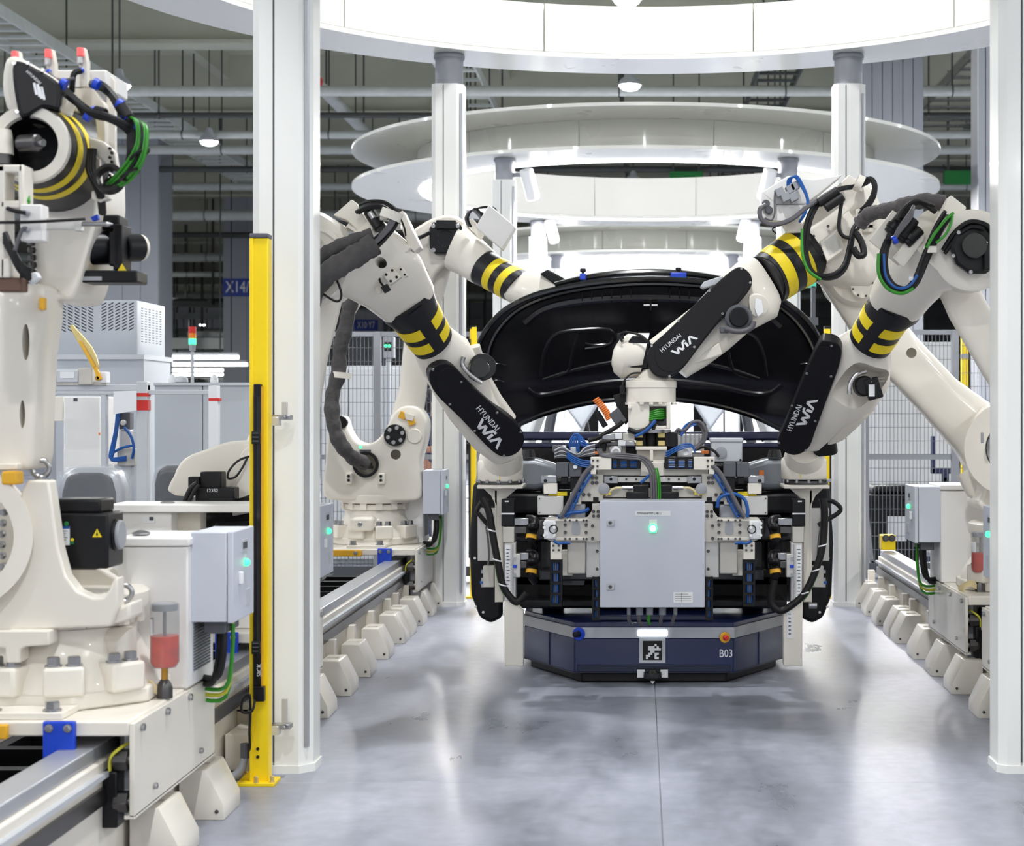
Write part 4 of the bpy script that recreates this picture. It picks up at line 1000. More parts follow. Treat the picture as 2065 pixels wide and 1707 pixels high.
cc('rubber', .007, (1402,908), (1420,902), (1440,910), (1450,922), dy=.02)
# grey control enclosure in front
YB = 8.28
en = thing('control_enclosure', 'pale grey control enclosure with lit green button in front of the car', 'enclosure', P(1315, 1226, YB))
pxbox('case', 'cabinet', en, 1213, 1012, 1421, 1223, YB+.02, .19, bevel=.004)
pxbox('case_lip', 'grey_l', en, 1211, 1010, 1422, 1014, YB+.015, .2)
dr = pxbox('door', 'cabinet', en, 1210, 1011, 1421, 1226, YB, .018, bevel=.004)
pxbox('button_plate', 'label', dr, 1309, 1048, 1325, 1076, YB-.003, .004, bevel=.001)
c = P(1316.5, 1066, YB-.003); MB().cyl(c, c+V((0,-.012,0)), .021, n=28, ch=.003).build('green_ring', 'led_green', dr); MB().cyl(c+V((0,-.011,0)), c+V((0,-.016,0)), .0155, n=24, ch=.003).build('green_button', 'led_greenw', dr)
np_ = pxbox('name_plate', 'label', dr, 1281, 1031, 1352, 1041, YB-.002, .003)
text('CP3A03-RT07 ( FE1 )', P(1309, 1036, YB-.0035), (1,0,0), (0,0,1), .0135, 'print', np_)
dp = pxbox('data_plate', 'white', dr, 1358, 1195, 1397, 1216, YB-.002, .003)
for k in range(4): pxbox('print_line', 'print', dp, 1361, 1198.5+4.4*k, 1394 if k else 1388, 1199.2+4.4*k, YB-.003, .002)
pxbox('print_line', 'print', dp, 1374, 1197, 1374.6, 1215, YB-.003, .002)
for y in (1055, 1184):
    lk = pxbox('lock', 'grey_l', dr, 1223, y-7, 1239, y+7, YB-.008, .01, bevel=.003); fix('lock_core', P(1230.5, y, YB-.008), (0,-1,0), .0085, .006, lk, 'steel_d')
for k, x in enumerate((1268, 1290, 1310, 1336, 1362)):
    cz = P(x, 1226, YB+.1)
    MB().cyl(cz, cz-V((0,0,.035)), .018 if k in (1,2,3) else .01, n=14).build('gland', 'grey', en)
    MB().tube([cz-V((0,0,.03)), cz-V((0.003*k,0,.06)), cz+V((.02*(2-k)*.3,.04,-.085))], .009, 8, 3).build('cable', 'grey_cable' if k != 2 else 'green_cable', en)
for x in (1245, 1385): pxbox('mount_arm', 'machined', en, x-12, 1060, x+12, 1110, YB+.2, .03)
# ================================================================ robots
def PL3(a, b):
    A, B = P(*a), P(*b); w_ = V((B.z-A.z, 0, -(B.x-A.x))); n = (B-A).cross(w_).normalized()
    return PL(A, n if n.y < 0 else -n)
def strokes(parent, pl, o, right, up, segs, hw, m='label', name='emblem', lift=.0045):
    mb = MB()
    for (x0, y0, x1, y1) in segs:
        a = o + right*x0 + up*y0; b = o + right*x1 + up*y1
        mb.prism([a - right*hw + pl.n*lift, a + right*hw + pl.n*lift, b + right*hw + pl.n*lift, b - right*hw + pl.n*lift], -pl.n*.001)
    return mb.build(name, m, parent, smooth=False)
def brand(parent, pl, a, b, c, d):
    """maker's lettering: a->b runs along the small line, c->d along the foot of the big letters (photo pixels on plane pl)"""
    A, B, C, D = pl.at(*a, .0045), pl.at(*b, .0045), pl.at(*c, .0), pl.at(*d, .0)
    r = (B-A); L = r.length; r.normalize(); u = pl.n.cross(r).normalized()
    t = text('HYUNDAI', (A+B)/2, r, u, L*.235, 'label', parent, sx=.98)
    r2 = (D-C); L2 = r2.length; r2.normalize(); u2 = pl.n.cross(r2).normalized(); h = L2*.26
    S = [(0,h,.14*L2,0),(.14*L2,0,.24*L2,.8*h),(.24*L2,.8*h,.36*L2,0),(.36*L2,0,.50*L2,h),(.56*L2,0,.56*L2,.68*h),(.565*L2,.82*h,.565*L2,1.08*h),(.66*L2,0,.80*L2,h),(.80*L2,h,.97*L2,0)]
    strokes(parent, pl, C, r2, u2, S, L2*.042)
def cover(robot, px, pl, th, screws, k=4, lift=0.0, m='cover'):
    mb = MB(); o = smooth_px(px, k); pl.plate(mb, o, th, lift)
    c = mb.build('side_cover', m, robot, bevel=.006, seg=3)
    cx = sum(x for x, y in px)/len(px); cy = sum(y for x, y in px)/len(px)
    mb = MB(); pl.plate(mb, [(cx+(x-cx)*.86, cy+(y-cy)*.9) for x, y in o], .003, lift+.003); mb.build('cover_face', m, c, bevel=.003)
    for x, y in screws: fix('screw', pl.at(x, y, lift), pl.n, .0065, .005, c, 'steel')
    return c
def sleeve(robot, secs, stripes, strap=None, dep=1.0, grow=1.012, m='black_sleeve', gap=None):
    mb = MB(); body(mb, secs, dep, 32); s = mb.build('arm_sleeve', m, robot)
    def sec_at(t):
        n = len(secs)-1; L = [0]
        for a, b in zip(secs, secs[1:]): L.append(L[-1]+math.hypot((b[0]+b[2]-a[0]-a[2])/2, (b[1]+b[3]-a[1]-a[3])/2))
        d = t*L[-1]
        for i in range(n):
            if d <= L[i+1]+1e-6:
                k = (d-L[i])/(L[i+1]-L[i]); return [secs[i][j]+(secs[i+1][j]-secs[i][j])*k for j in range(5)]
        return list(secs[-1])
    def big(q, g):
        cx, cy = (q[0]+q[2])/2, (q[1]+q[3])/2
        return (cx+(q[0]-cx)*g, cy+(q[1]-cy)*g, cx+(q[2]-cx)*g, cy+(q[3]-cy)*g, q[4])
    for t0, t1 in stripes:
        qs = [big(sec_at(t0+(t1-t0)*k/3), grow) for k in range(4)]
        mb = MB(); body(mb, qs, dep, 48); mb.build('yellow_stripe', 'yellow', s)
    if gap:      # plain black strap that interrupts the stripes on the visible side
        f0, f1, t0, t1 = gap; rows = []
        for k in range(7):
            q = big(sec_at(t0+(t1-t0)*k/6), 1.03); A, B = P(q[0],q[1],q[4]), P(q[2],q[3],q[4]); c = (A+B)/2; e = (B-A)/2
            q2 = sec_at(min(1, t0+(t1-t0)*k/6+.05)); q3 = sec_at(max(0, t0+(t1-t0)*k/6-.05))
            tg = (P((q2[0]+q2[2])/2,(q2[1]+q2[3])/2,q2[4])-P((q3[0]+q3[2])/2,(q3[1]+q3[3])/2,q3[4])).normalized()
            w_ = tg.cross(e).normalized()*e.length*dep
            if w_.y > 0: w_ = -w_
            rows.append([c + e*math.sin(f) + w_*math.cos(f) for f in [f0+(f1-f0)*j/6 for j in range(7)]])
        mb = MB(); mb.add([p for r in rows for p in r], [(i*7+j, i*7+j+1, (i+1)*7+j+1, (i+1)*7+j) for i in range(6) for j in range(6)])
        mb.build('strap', m, s)
    return s
def bundle(robot, m, pts, r, n, spread, name='cable', sm=5):
    out = []
    for k in range(n):
        a = 2*math.pi*k/n + k*k; sp_ = spread*(.8+.35*((k*7) % 3)); dx, dy = sp_*math.cos(a), sp_*math.sin(a); dx2, dy2 = sp_*math.cos(a+1.7), sp_*math.sin(a+1.7); N_ = max(1, len(pts)-1)
        out.append(MB().tube([P(x+dx*(1-i/N_)+dx2*i/N_, y+dy*(1-i/N_)+dy2*i/N_, Y+spread*.002*math.cos(a+1)) for i, (x, y, Y) in enumerate(pts)], r*.85, 8, sm).build(name, m, robot))
    return out
def wbody(robot, name, secs, dep=1.0, e=2.0, m='robot', dome=(0,0), n=28):
    mb = MB(); body(mb, secs, dep, n, e, dome); return mb.build(name, m, robot)
def wplate(robot, name, px, Y, th, m='robot', bevel=.012, nrm=(0,-1,0), k=0, seg=3):
    mb = MB(); p = PL(P(px[0][0], px[0][1], Y) if nrm == (0,-1,0) else P(px[0][0], px[0][1], Y), nrm); p.plate(mb, smooth_px(px, k) if k else px, th)
    return mb.build(name, m, robot, bevel=bevel, seg=seg)
def disc(robot, name, px, py, Y, r_px, depth, m, n=32, nrm=(0,-1,0), ch=.004, par=None):
    c = P(px, py, Y); nn = V(nrm).normalized(); r = r_px*Y/F
    return MB().cyl(c+nn*depth, c, r, n=n, ch=ch).build(name, m, par or robot)
def boltring(px, py, Y, r_px, n, par, r=.006, m='steel', a0=.3, nrm=(0,-1,0)):
    c = P(px, py, Y); a, b = frame(V(nrm)); R = r_px*Y/F
    for k in range(n):
        th = a0 + 2*math.pi*k/n; fix('bolt', c + a*R*math.cos(th) + b*R*math.sin(th), nrm, r, .008, par, m)
def robot_base(robot, x, y, s, turret_top=.86):
    """cast foot, bolt ring and turning table on the carriage"""
    z0 = .486
    pts = []
    for k in range(8):
        a = math.pi/8 + k*math.pi/4; pts.append((x+.33*math.cos(a), y+.33*math.sin(a), z0))
    MB().prism(pts, (0,0,.05)).build('foot_plate', 'robot', robot, bevel=.008)
    MB().lathe([(.30,.05),(.29,.09),(.25,.15),(.222,.2),(.222,.235)], (x,y,z0), (0,0,1), 40).build('cast_foot', 'robot', robot)
    for k in range(4):
        a = -math.pi/2 + (k-1.5)*.62
        d = V((math.cos(a), math.sin(a), 0)); r = V((-d.y, d.x, 0))
        MB().obox(V((x,y,z0+.09))+d*.29, d*.045, r*.06, V((0,0,.045))).build('foot_lug', 'robot', robot, bevel=.01)
        for w_ in (-.03, .03): fix('bolt', V((x,y,z0+.135))+d*.295+r*w_, (0,0,1), .02, .03, robot, 'steel', 'hex')
    MB().lathe([(.215,.235),(.235,.24),(.235,.275),(.215,.28)], (x,y,z0), (0,0,1), 40).build('bearing_ring', 'robot_b', robot)
    for k in range(14):
        a = 2*math.pi*k/14; d = V((math.cos(a), math.sin(a), 0)); r = V((-d.y, d.x, 0))
        MB().obox(V((x,y,z0+.262))+d*.236, d*.012, r*.022, V((0,0,.022))).build('ring_lug', 'robot_b', robot)
        fix('bolt', V((x,y,z0+.284))+d*.236, (0,0,1), .009, .014, robot, 'steel_d', 'hex')
    MB().lathe([(.2,.28),(.255,.285),(.26,.3),(.26,.335),(.245,.345)], (x,y,z0), (0,0,1), 40).build('turntable', 'robot', robot)

# ---------------------------------------------------------------- left front robot
r2 = thing('industrial_robot', 'white robot arm reaching down to the left column tool', 'robot', (-1.86, 7.45, .486))
robot_base(r2, -1.86, 7.45, -1)
wplate(r2, 'turret', [(352,1000),(350,960),(372,925),(420,905),(470,890),(520,900),(548,940),(552,1000)], 7.3, .34, k=3)
disc(r2, 'pivot_cap', 520, 930, 7.3, 34, .03, 'robot_b')
wbody(r2, 'lower_arm', [(480,930,600,960,7.55),(530,820,640,850,7.55),(585,700,662,716,7.55),(612,640,682,640,7.55),(620,560,700,560,7.55)], .55, 3)
m_ = pxbox('turret_motor', 'black', r2, 393, 984, 472, 1016, 7.15, .12, bevel=.006); pxbox('motor_head', 'black', m_, 403, 952, 446, 986, 7.17, .09, bevel=.006); pxbox('motor_lug', 'black', m_, 379, 962, 401, 1000, 7.16, .05, bevel=.004)
text('12352', P(428, 990, 7.148), (1,0,0), (0,0,1), .02, 'label', m_)
MB().cyl(P(412,1046,7.2), P(512,1012,7.2), .034, n=18, ch=.006).build('cable_muff', 'rubber', r2)
MB().cyl(P(418,1062,7.15), P(512,1044,7.15), .045, n=18, ch=.006).build('cable_muff', 'rubber', r2)
cable('cable', 'rubber', r2, [(372,1012,7.12),(385,985,7.12),(398,975,7.12)], .011); cable('cable', 'rubber', r2, [(380,1014,7.11),(392,990,7.11),(402,978,7.11)], .009)
cable('eye_strap', 'rubber', r2, [(505,920,7.25),(480,930,7.2),(462,950,7.2),(460,965,7.2),(475,962,7.2),(488,945,7.2),(498,925,7.22)], .005)
wplate(r2, 'turret_fin', [(470,1015),(480,960),(500,915),(520,900),(530,1010)], 7.24, .05, k=2)
# elbow
MB().lathe([(.2,-.17),(.215,-.14),(.215,.14),(.2,.17)], P(626,526,7.55), (0,-1,0), 40).build('elbow_housing', 'robot', r2)
MB().annulus([(.15,0),(.17,0),(.17,.02),(.15,.02)], P(626,532,7.38), (0,-1,0), 40).build('elbow_rim', 'robot', r2)
disc(r2, 'elbow_boss', 640, 488, 7.38, 8, .012, 'robot'); pxbox('rating_tag', 'grey', r2, 702, 467, 712, 480, 7.37, .003)
wplate(r2, 'elbow_guard', [(672,434),(709,402),(719,410),(758,478),(740,486),(700,445)], 7.5, .16, bevel=.006)
fh2 = wbody(r2, 'forearm_housing', [(640,575,748,430,7.56),(680,585,800,468,7.62),(722,604,838,505,7.75),(762,631,868,564,7.9)], .8, 3.2, dome=(.1,0))
wplate(r2, 'dress_bracket', [(800,432),(812,424),(848,498),(834,508),(822,495)], 7.62, .12, bevel=.005)
wplate(r2, 'dress_plate', [(752,505),(790,480),(828,498),(820,510),(785,508),(762,520)], 7.56, .08, bevel=.006)
for x, y in ((770,494),(778,505),(763,514)): fix('bolt', P(x, y, 7.56), (0,-1,0), .007, .008, r2, 'steel_d')
pf = PL(P(800,555,7.53), (-.12,-1,.1))
def padbolt(pts, pl, par, r=.006): 
    for x, y in pts: fix('bolt', pl.at(x, y, .006), pl.n, r, .006, par, 'rubber', 'dot')
mb = MB(); pf.plate(mb, [(772,554),(794,540),(809,559),(787,576)], .03, .008); pd = mb.build('sensor_pad', 'robot', r2, bevel=.003); 
for x, y in ((780,555),(792,546),(801,560),(789,568)): fix('bolt', pf.at(x, y, .008), pf.n, .006, .004, pd, 'rubber', 'dot')
mb = MB(); pf.plate(mb, [(805,542),(812,539),(822,556),(815,560)], .03, .006); pd = mb.build('sensor_pad', 'robot', r2, bevel=.002)
for x, y in ((809,544),(817,555)): fix('bolt', pf.at(x, y, .006), pf.n, .005, .004, pd, 'rubber', 'dot')
cut(fh2, MB().cyl(pf.at(774,534,.12), pf.at(774,534,-.12), .023, n=24))
MB().obox(pf.at(781,584,.02), V((.014,0,.008)), V((-.008,0,.014)), V((0,.012,0))).build('plug', 'rubber', r2, bevel=.002)
MB().tube([pf.at(x, y, .012) for x, y in ((772,530),(765,548),(768,568),(776,580))], .005, 8, 5).build('sensor_cable', 'rubber', r2)
MB().cyl(pf.at(765,585,.012), pf.at(765,585,-.02), .016, n=20, ch=.003).build('grease_cap', 'robot', r2)
S2 = [(763,632,868,564,7.9),(774,648,874,584,7.93),(790,658,878,600,7.96),(836,716,909,664,8.1)]
sleeve(r2, S2, [(.40,.60),(.72,.90)], gap=(-.12,.42,.05,.97))
# fore wrist with covers and motor
wbody(r2, 'wrist_arm', [(836,717,910,663,8.1),(846,742,945,690,8.16),(872,790,975,742,8.26),(905,842,1000,806,8.36),(955,902,1040,868,8.47),(992,930,1052,905,8.56)], .62, 2.6)
wbody(r2, 'wrist_web', [(948,700,968,696,8.2),(945,770,985,752,8.3),(972,820,1012,800,8.4),(1000,850,1040,840,8.46)], .7, 3)
md = disc(r2, 'wrist_motor', 957, 748, 8.28, 27, .16, 'black', nrm=(.35,-.9,.1)); disc(r2, 'motor_cap', 957, 748, 8.2, 20, .1, 'black_gloss', par=md, nrm=(.35,-.9,.1))
MB().tube([P(x, y, 8.1) for x, y in ((935,720),(932,735),(945,752),(962,766),(972,772))], .011, 10, 5).build('steel_hose', 'steel', r2)
wplate(r2, 'motor_tag', [(951,660),(961,660),(963,712),(952,712)], 8.25, .01, 'yellow_p', bevel=.001)
pc = PL3((890,745,8.06),(1020,910,8.43))
c2_ = cover(r2, [(866,764),(872,744),(892,733),(914,739),(945,772),(1000,822),(1044,857),(1058,886),(1046,912),(1020,922),(992,910),(930,846),(880,796)], pc, .07, [(873,745),(930,770),(907,815),(1002,832),(957,869),(1050,871),(1016,919)])
brand(c2_, pc, (963,821), (1003,866), (957,857), (1002,906))
wbody(r2, 'wrist_neck', [(984,912,1050,905,8.58),(975,925,1052,925,8.64),(965,930,1055,930,8.69)], 1.0)
c = P(1009, 948, 8.72); MB().lathe([(.1,.06),(.112,.05),(.118,.04),(.118,-.05),(.113,-.056)], c, (0,0,1), 36).build('wrist_drum', 'robot', r2)
bx('witness_mark', 'yellow', r2, c.x+.005, c.x+.009, c.y-.1195, c.y-.116, c.z-.05, c.z-.03)
# hoses
for m, dx in (('cloth', 0), ):
    MB().tube([P(x, y, Y) for x, y, Y in ((755,492,7.3),(725,512,7.28),(690,532,7.25),(655,556,7.25),(630,588,7.3),(615,640,7.35))], lambda u: .05+.0025*math.sin(u*31)+.002*math.sin(u*73+1), 14, 8).build('hose_wrap', 'cloth', r2)
    MB().tube([P(x, y, Y) for x, y, Y in ((752,475,7.34),(720,485,7.33),(685,498,7.32),(655,515,7.32),(630,545,7.34))], lambda u: .034+.002*math.sin(u*29)+.0015*math.sin(u*67), 12, 8).build('hose_wrap', 'cloth', r2)
bundle(r2, 'rubber', [(722,422,7.45),(745,413,7.42),(775,414,7.4),(793,430,7.38),(792,452,7.36),(772,476,7.33),(752,494,7.3)], .012, 6, 6)
for k in range(3): cable('cable', 'grey_cable', r2, [(792+3*k,434,7.34),(784+3*k,455,7.33),(764+3*k,478,7.31),(745+2*k,496,7.28)], .009)
cable('cable', 'green_cable', r2, [(722,424,7.44),(730,419,7.43),(742,416,7.42)], .006)
c = P(789, 434, 7.36); MB().annulus([(.04,-.02),(.048,-.02),(.048,.02),(.04,.02)], c, (.35,0,.94), 24).build('cable_clamp', 'robot', r2)
pxbox('clamp_foot', 'robot', r2, 766, 432, 782, 444, 7.37, .05, bevel=.003); pxbox('clamp_foot', 'robot', r2, 796, 452, 808, 462, 7.4, .05, bevel=.003)
MB().cyl(P(744,425,7.45), P(768,462,7.42), .028, n=14, ch=.004).build('connector', 'black', r2); MB().cyl(P(748,428,7.43), P(757,442,7.42), .02, n=14, ch=.003).build('connector_nut', 'steel', r2)
cable('thin_cable', 'rubber', r2, [(798,430,7.36),(808,442,7.36),(816,462,7.37),(818,476,7.38)], .004); cable('thin_cable', 'rubber', r2, [(678,562,7.3),(688,590,7.3),(685,606,7.3),(672,606,7.3),(640,585,7.3)], .005)

# ---------------------------------------------------------------- left rear robot
r5 = thing('industrial_robot', 'white robot behind the raised bonnet with hanging cloth-wrapped hose', 'robot', (-1.86, 11.86, .486))
robot_base(r5, -1.86, 11.86, -1)
tu = wplate(r5, 'turret', [(652,1000),(656,930),(662,868),(676,842),(692,842),(702,868),(716,889),(738,896),(758,889),(776,868),(792,836),(812,820),(842,822),(860,848),(857,890),(846,935),(850,1000),(815,1010),(700,1010)], 11.62, .24, k=3, bevel=.02)
dk = disc(r5, 'pivot_cap', 797, 878, 11.62, 22, .03, 'black'); boltring(797, 878, 11.585, 15, 6, dk, .014)
disc(r5, 'bearing_cap', 836, 880, 11.62, 15, .012, 'robot_b'); cut(tu, MB().cyl(P(798,917,11.5), P(798,917,11.78), .035, n=24)); cut(tu, MB().cyl(P(738,937,11.5), P(738,937,11.80), .072, n=28)); disc(r5, 'side_boss', 690, 852, 11.66, 13, .06, 'black'); disc(r5, 'green_dot', 727, 902, 11.62, 3, .004, 'led_green')
pxbox('rating_plate', 'grey_d', r5, 725, 907, 748, 918, 11.612, .004)
MB().annulus([(.07,0),(.09,0),(.09,.02),(.07,.02)], P(738,937,11.6), (0,-1,0), 28).build('cable_port_rim', 'rubber', r5)
for x in (703, 768): 
    q = pxbox('stop_lug', 'robot', r5, x-6, 955, x+7, 977, 11.58, .06, bevel=.006); 
    for y in (961, 969): fix('bolt', P(x, y, 11.58), (0,-1,0), .01, .006, q, 'rubber', 'dot')
for x, y, a in ((812,838,-.5),(830,851,.4)): MB().obox(P(x,y,11.6), V((.022,0,.022*a)), V((-.02*a,0,.022)), V((0,.01,0))).build('yellow_block', 'amber', r5, bevel=.003)
wplate(r5, 'white_block', [(815,832),(836,838),(832,850),(818,846)], 11.58, .03, bevel=.003)
bxx = pxbox('base_cover', 'robot', r5, 702, 1044, 752, 1072, 11.5, .2, bevel=.02); fix('bolt', P(726,1058,11.5), (0,-1,0), .016, .012, bxx, 'steel')
wbody(r5, 'lower_arm', [(770,905,846,920,11.9),(786,850,852,852,11.9),(806,780,860,792,11.9),(812,715,868,720,11.9),(822,640,882,640,11.9),(845,560,905,560,11.9),(860,510,920,510,11.9)], .7, 2.6)
el = wplate(r5, 'elbow_housing', [(832,474),(850,452),(878,438),(906,433),(932,442),(948,462),(951,488),(943,512),(925,528),(898,534),(878,552),(866,578),(850,582),(838,560)], 11.72, .3, k=3, bevel=.02)
mb = MB(); FY(11.71).plate(mb, smooth_px([(846,478),(862,458),(890,447),(918,447),(938,466),(940,492),(926,515),(900,522),(872,520),(856,500)], 3), .01); mb.build('elbow_recess', 'robot_b', el)
em = wplate(r5, 'elbow_motor', [(872,448),(924,448),(932,458),(933,500),(926,512),(876,512),(866,500),(865,462)], 11.62, .1, 'black', bevel=.012)
disc(r5, 'motor_face', 899, 482, 11.62, 17, .014, 'black_gloss', par=em); pxbox('motor_hood', 'black', em, 879, 444, 919, 462, 11.6, .05, bevel=.006)
for x, y in ((874,456),(923,456),(874,505),(923,505)): fix('bolt', P(x, y, 11.62), (0,-1,0), .016, .01, em, 'steel')
for x, y in ((848,537),(858,546),(860,555),(863,562)): fix('bolt', P(x, y, 11.71), (0,-1,0), .012, .008, r5, 'steel_d')
cable('motor_cable', 'rubber', r5, [(835,482,11.66),(850,478,11.62),(866,470,11.6)], .014)
wbody(r5, 'forearm_housing', [(905,545,945,455,11.75),(930,556,968,480,11.72),(944,566,985,496,11.68),(956,571,998,510,11.65)], .9, 3)
sleeve(r5, [(956,571,998,510,11.65),(1023,607,1072,554,11.5)], [(.30,.48),(.66,.84)])
wbody(r5, 'wrist_arm', [(1023,607,1072,554,11.5),(1050,616,1095,550,11.45),(1100,640,1145,570,11.4),(1160,680,1200,610,11.3)], .8, 3)
wplate(r5, 'wrist_cover', [(1088,552),(1104,543),(1150,568),(1160,584),(1140,590)], 11.3, .06, 'black', bevel=.01)
eb = MB(); cA = P(1001,460,11.55); u_ = V((.106,0,-.09)); v_ = V((-.075,0,-.125)); MB().obox(cA, u_*.85, v_*.62, V((0,.07,0))).build('valve_box', 'cabinet_w', r5, bevel=.006)
wplate(r5, 'box_arm', [(940,448),(952,440),(978,470),(968,486)], 11.66, .04, 'robot_b', bevel=.004)
for k in range(4): cable('thin_cable', 'grey_cable' if k < 2 else 'rubber', r5, [(945+2*k,458,11.6),(938+2*k,440,11.58),(950+2*k,424-k,11.56),(962+4*k,432,11.55),(974+3*k,450,11.53)], .006)
for k in range(2): cable('thin_cable', 'rubber', r5, [(950,426,11.56),(975,419-2*k,11.54),(998,422-2*k,11.52),(1004,436,11.5)], .005)
MB().tube([P(x, y, Y) for x, y, Y in ((742,575,11.4),(722,590,11.4),(706,615,11.4),(697,660,11.4),(686,705,11.4),(682,755,11.4),(670,800,11.38),(672,850,11.36),(684,890,11.36),(708,920,11.4),(735,936,11.55))], lambda u: .05+.003*math.sin(u*41)+.003*math.sin(u*97+1), 14, 8).build('hose_wrap', 'cloth', r5, label='dark cloth-wrapped hose')
for x, y in ((689,757), (704,590)): c = P(x, y, 11.4); MB().annulus([(.055,-.02),(.066,-.02),(.066,.02),(.055,.02)], c, (.1,0,1), 20).build('hose_clamp', 'robot', r5)
wbody(r5, 'hose_arm', [(700,562,735,572,11.7),(712,600,742,592,11.7),(700,640,712,640,11.7)], .5, 3)
bundle(r5, 'rubber', [(700,912,11.4),(718,928,11.42),(738,938,11.5),(750,940,11.6)], .014, 4, 4)

# ---------------------------------------------------------------- right front robot
r3 = thing('industrial_robot', 'white robot arm reaching down to the right column tool', 'robot', (1.97, 7.45, .486))
robot_base(r3, 1.97, 7.45, 1)
wplate(r3, 'turret', [(2105,1000),(2105,930),(2150,895),(2230,890),(2275,930),(2285,1000)], 7.3, .34, k=3)
wbody(r3, 'lower_arm', [(1880,560,1945,520,7.72),(1915,640,1985,605,7.7),(1985,760,2055,725,7.66),(2080,900,2150,865,7.6),(2140,990,2230,955,7.55)], .6, 4, 'robot_b')
MB().lathe([(.165,-.17),(.18,-.14),(.18,.0),(.165,.012),(.13,.012)], P(1962,505,7.4), (0,-1,0), 40).build('elbow_housing', 'robot', r3)
em = disc(r3, 'elbow_motor', 1968, 502, 7.36, 54, .05, 'black', n=10, ch=.012); disc(r3, 'motor_face', 1964, 496, 7.31, 26, .03, 'black_gloss', par=em); boltring(1968, 502, 7.31, 48, 6, em, .009)
pxbox('motor_connector', 'black', em, 1985, 492, 2004, 545, 7.28, .05, bevel=.006)
cable('motor_cable', 'rubber', r3, [(1902,505,7.36),(1925,470,7.33),(1955,448,7.31),(1990,455,7.3),(2008,480,7.3)], .012); cable('motor_cable', 'rubber', r3, [(1905,512,7.35),(1930,478,7.32),(1958,458,7.3),(1985,462,7.29)], .009)
wplate(r3, 'elbow_guard', [(1885,455),(1918,393),(1950,418),(1925,470),(1905,485)], 7.44, .12, bevel=.008)
wbody(r3, 'forearm_housing', [(1850,440,1975,560,7.5),(1812,500,1925,566,7.62),(1780,545,1893,590,7.76),(1757,583,1864,622,7.9)], .85, 3, dome=(.1,0))
sleeve(r3, [(1757,582,1864,622,7.9),(1754,602,1854,642,7.94),(1742,618,1832,656,7.98),(1715,668,1795,712,8.1)], [(.38,.58),(.72,.90)], gap=(-.5,.02,.02,.97))
wa3 = wbody(r3, 'wrist_arm', [(1714,668,1795,712,8.1),(1680,690,1797,735,8.16),(1655,735,1794,775,8.24),(1635,790,1765,818,8.33),(1612,840,1705,855,8.43),(1590,890,1655,902,8.53)], .6, 2.6)
wbody(r3, 'wrist_web', [(1690,845,1762,812,8.4),(1672,870,1730,850,8.46),(1662,890,1705,875,8.52)], .6, 3, 'robot_b')
mb = MB(); pm = PL(P(1735,782,8.17), (.2,-1,.05)); pm.plate(mb, smooth_px([(1702,748),(1722,734),(1752,744),(1785,752),(1782,772),(1762,800),(1738,822),(1705,812),(1686,790)], 3), .28, .2); cut(wa3, mb)
md = MB().cyl(pm.at(1738,780,.05), pm.at(1738,780,0), .05, n=24, ch=.008).build('wrist_motor', 'black', r3); MB().obox(pm.at(1755,785,.04), V((.035,0,.01)), V((-.015,0,.05)), V((0,.02,0))).build('motor_case', 'black', md, bevel=.006)
MB().tube([pm.at(x, y, .05) for x, y in ((1706,797),(1708,775),(1720,758),(1740,750))], .011, 10, 5).build('steel_hose', 'steel', r3)
for y in (766, 772): MB().cyl(pm.at(1748, y, .055), pm.at(1776, y-2, .055), .005, n=8).build('motor_plug', 'steel', r3)
pxbox('motor_label', 'label', r3, 1752, 776, 1764, 800, 8.10, .002)
pc = PL3((1672,698,8.03),(1600,905,8.42))
c3_ = cover(r3, [(1652,694),(1668,688),(1688,694),(1697,712),(1690,745),(1668,805),(1645,868),(1630,905),(1602,919),(1575,908),(1568,890),(1580,862),(1600,812),(1624,752)], pc, .07, [(1677,697),(1627,753),(1676,759),(1597,818),(1644,849),(1571,893),(1625,908)])
brand(c3_, pc, (1592,868), (1613,817), (1624,861), (1650,806))
wbody(r3, 'bellows', [(1645,846,1682,836,8.48),(1640,880,1682,874,8.52),(1638,905,1688,900,8.6)], .9, 4, 'rubber')
wbody(r3, 'wrist_neck', [(1590,908,1652,908,8.58),(1585,922,1660,922,8.64),(1580,928,1664,928,8.69)], 1.0)
c = P(1621, 944, 8.72); MB().lathe([(.1,.06),(.112,.05),(.118,.04),(.118,-.05),(.113,-.056)], c, (0,0,1), 36).build('wrist_drum', 'robot', r3); disc(r3, 'drum_screw', 1608, 926, 8.6, 5, .006, 'steel')
bx('witness_mark', 'yellow', r3, c.x-.03, c.x-.026, c.y-.1195, c.y-.116, c.z-.05, c.z-.03)
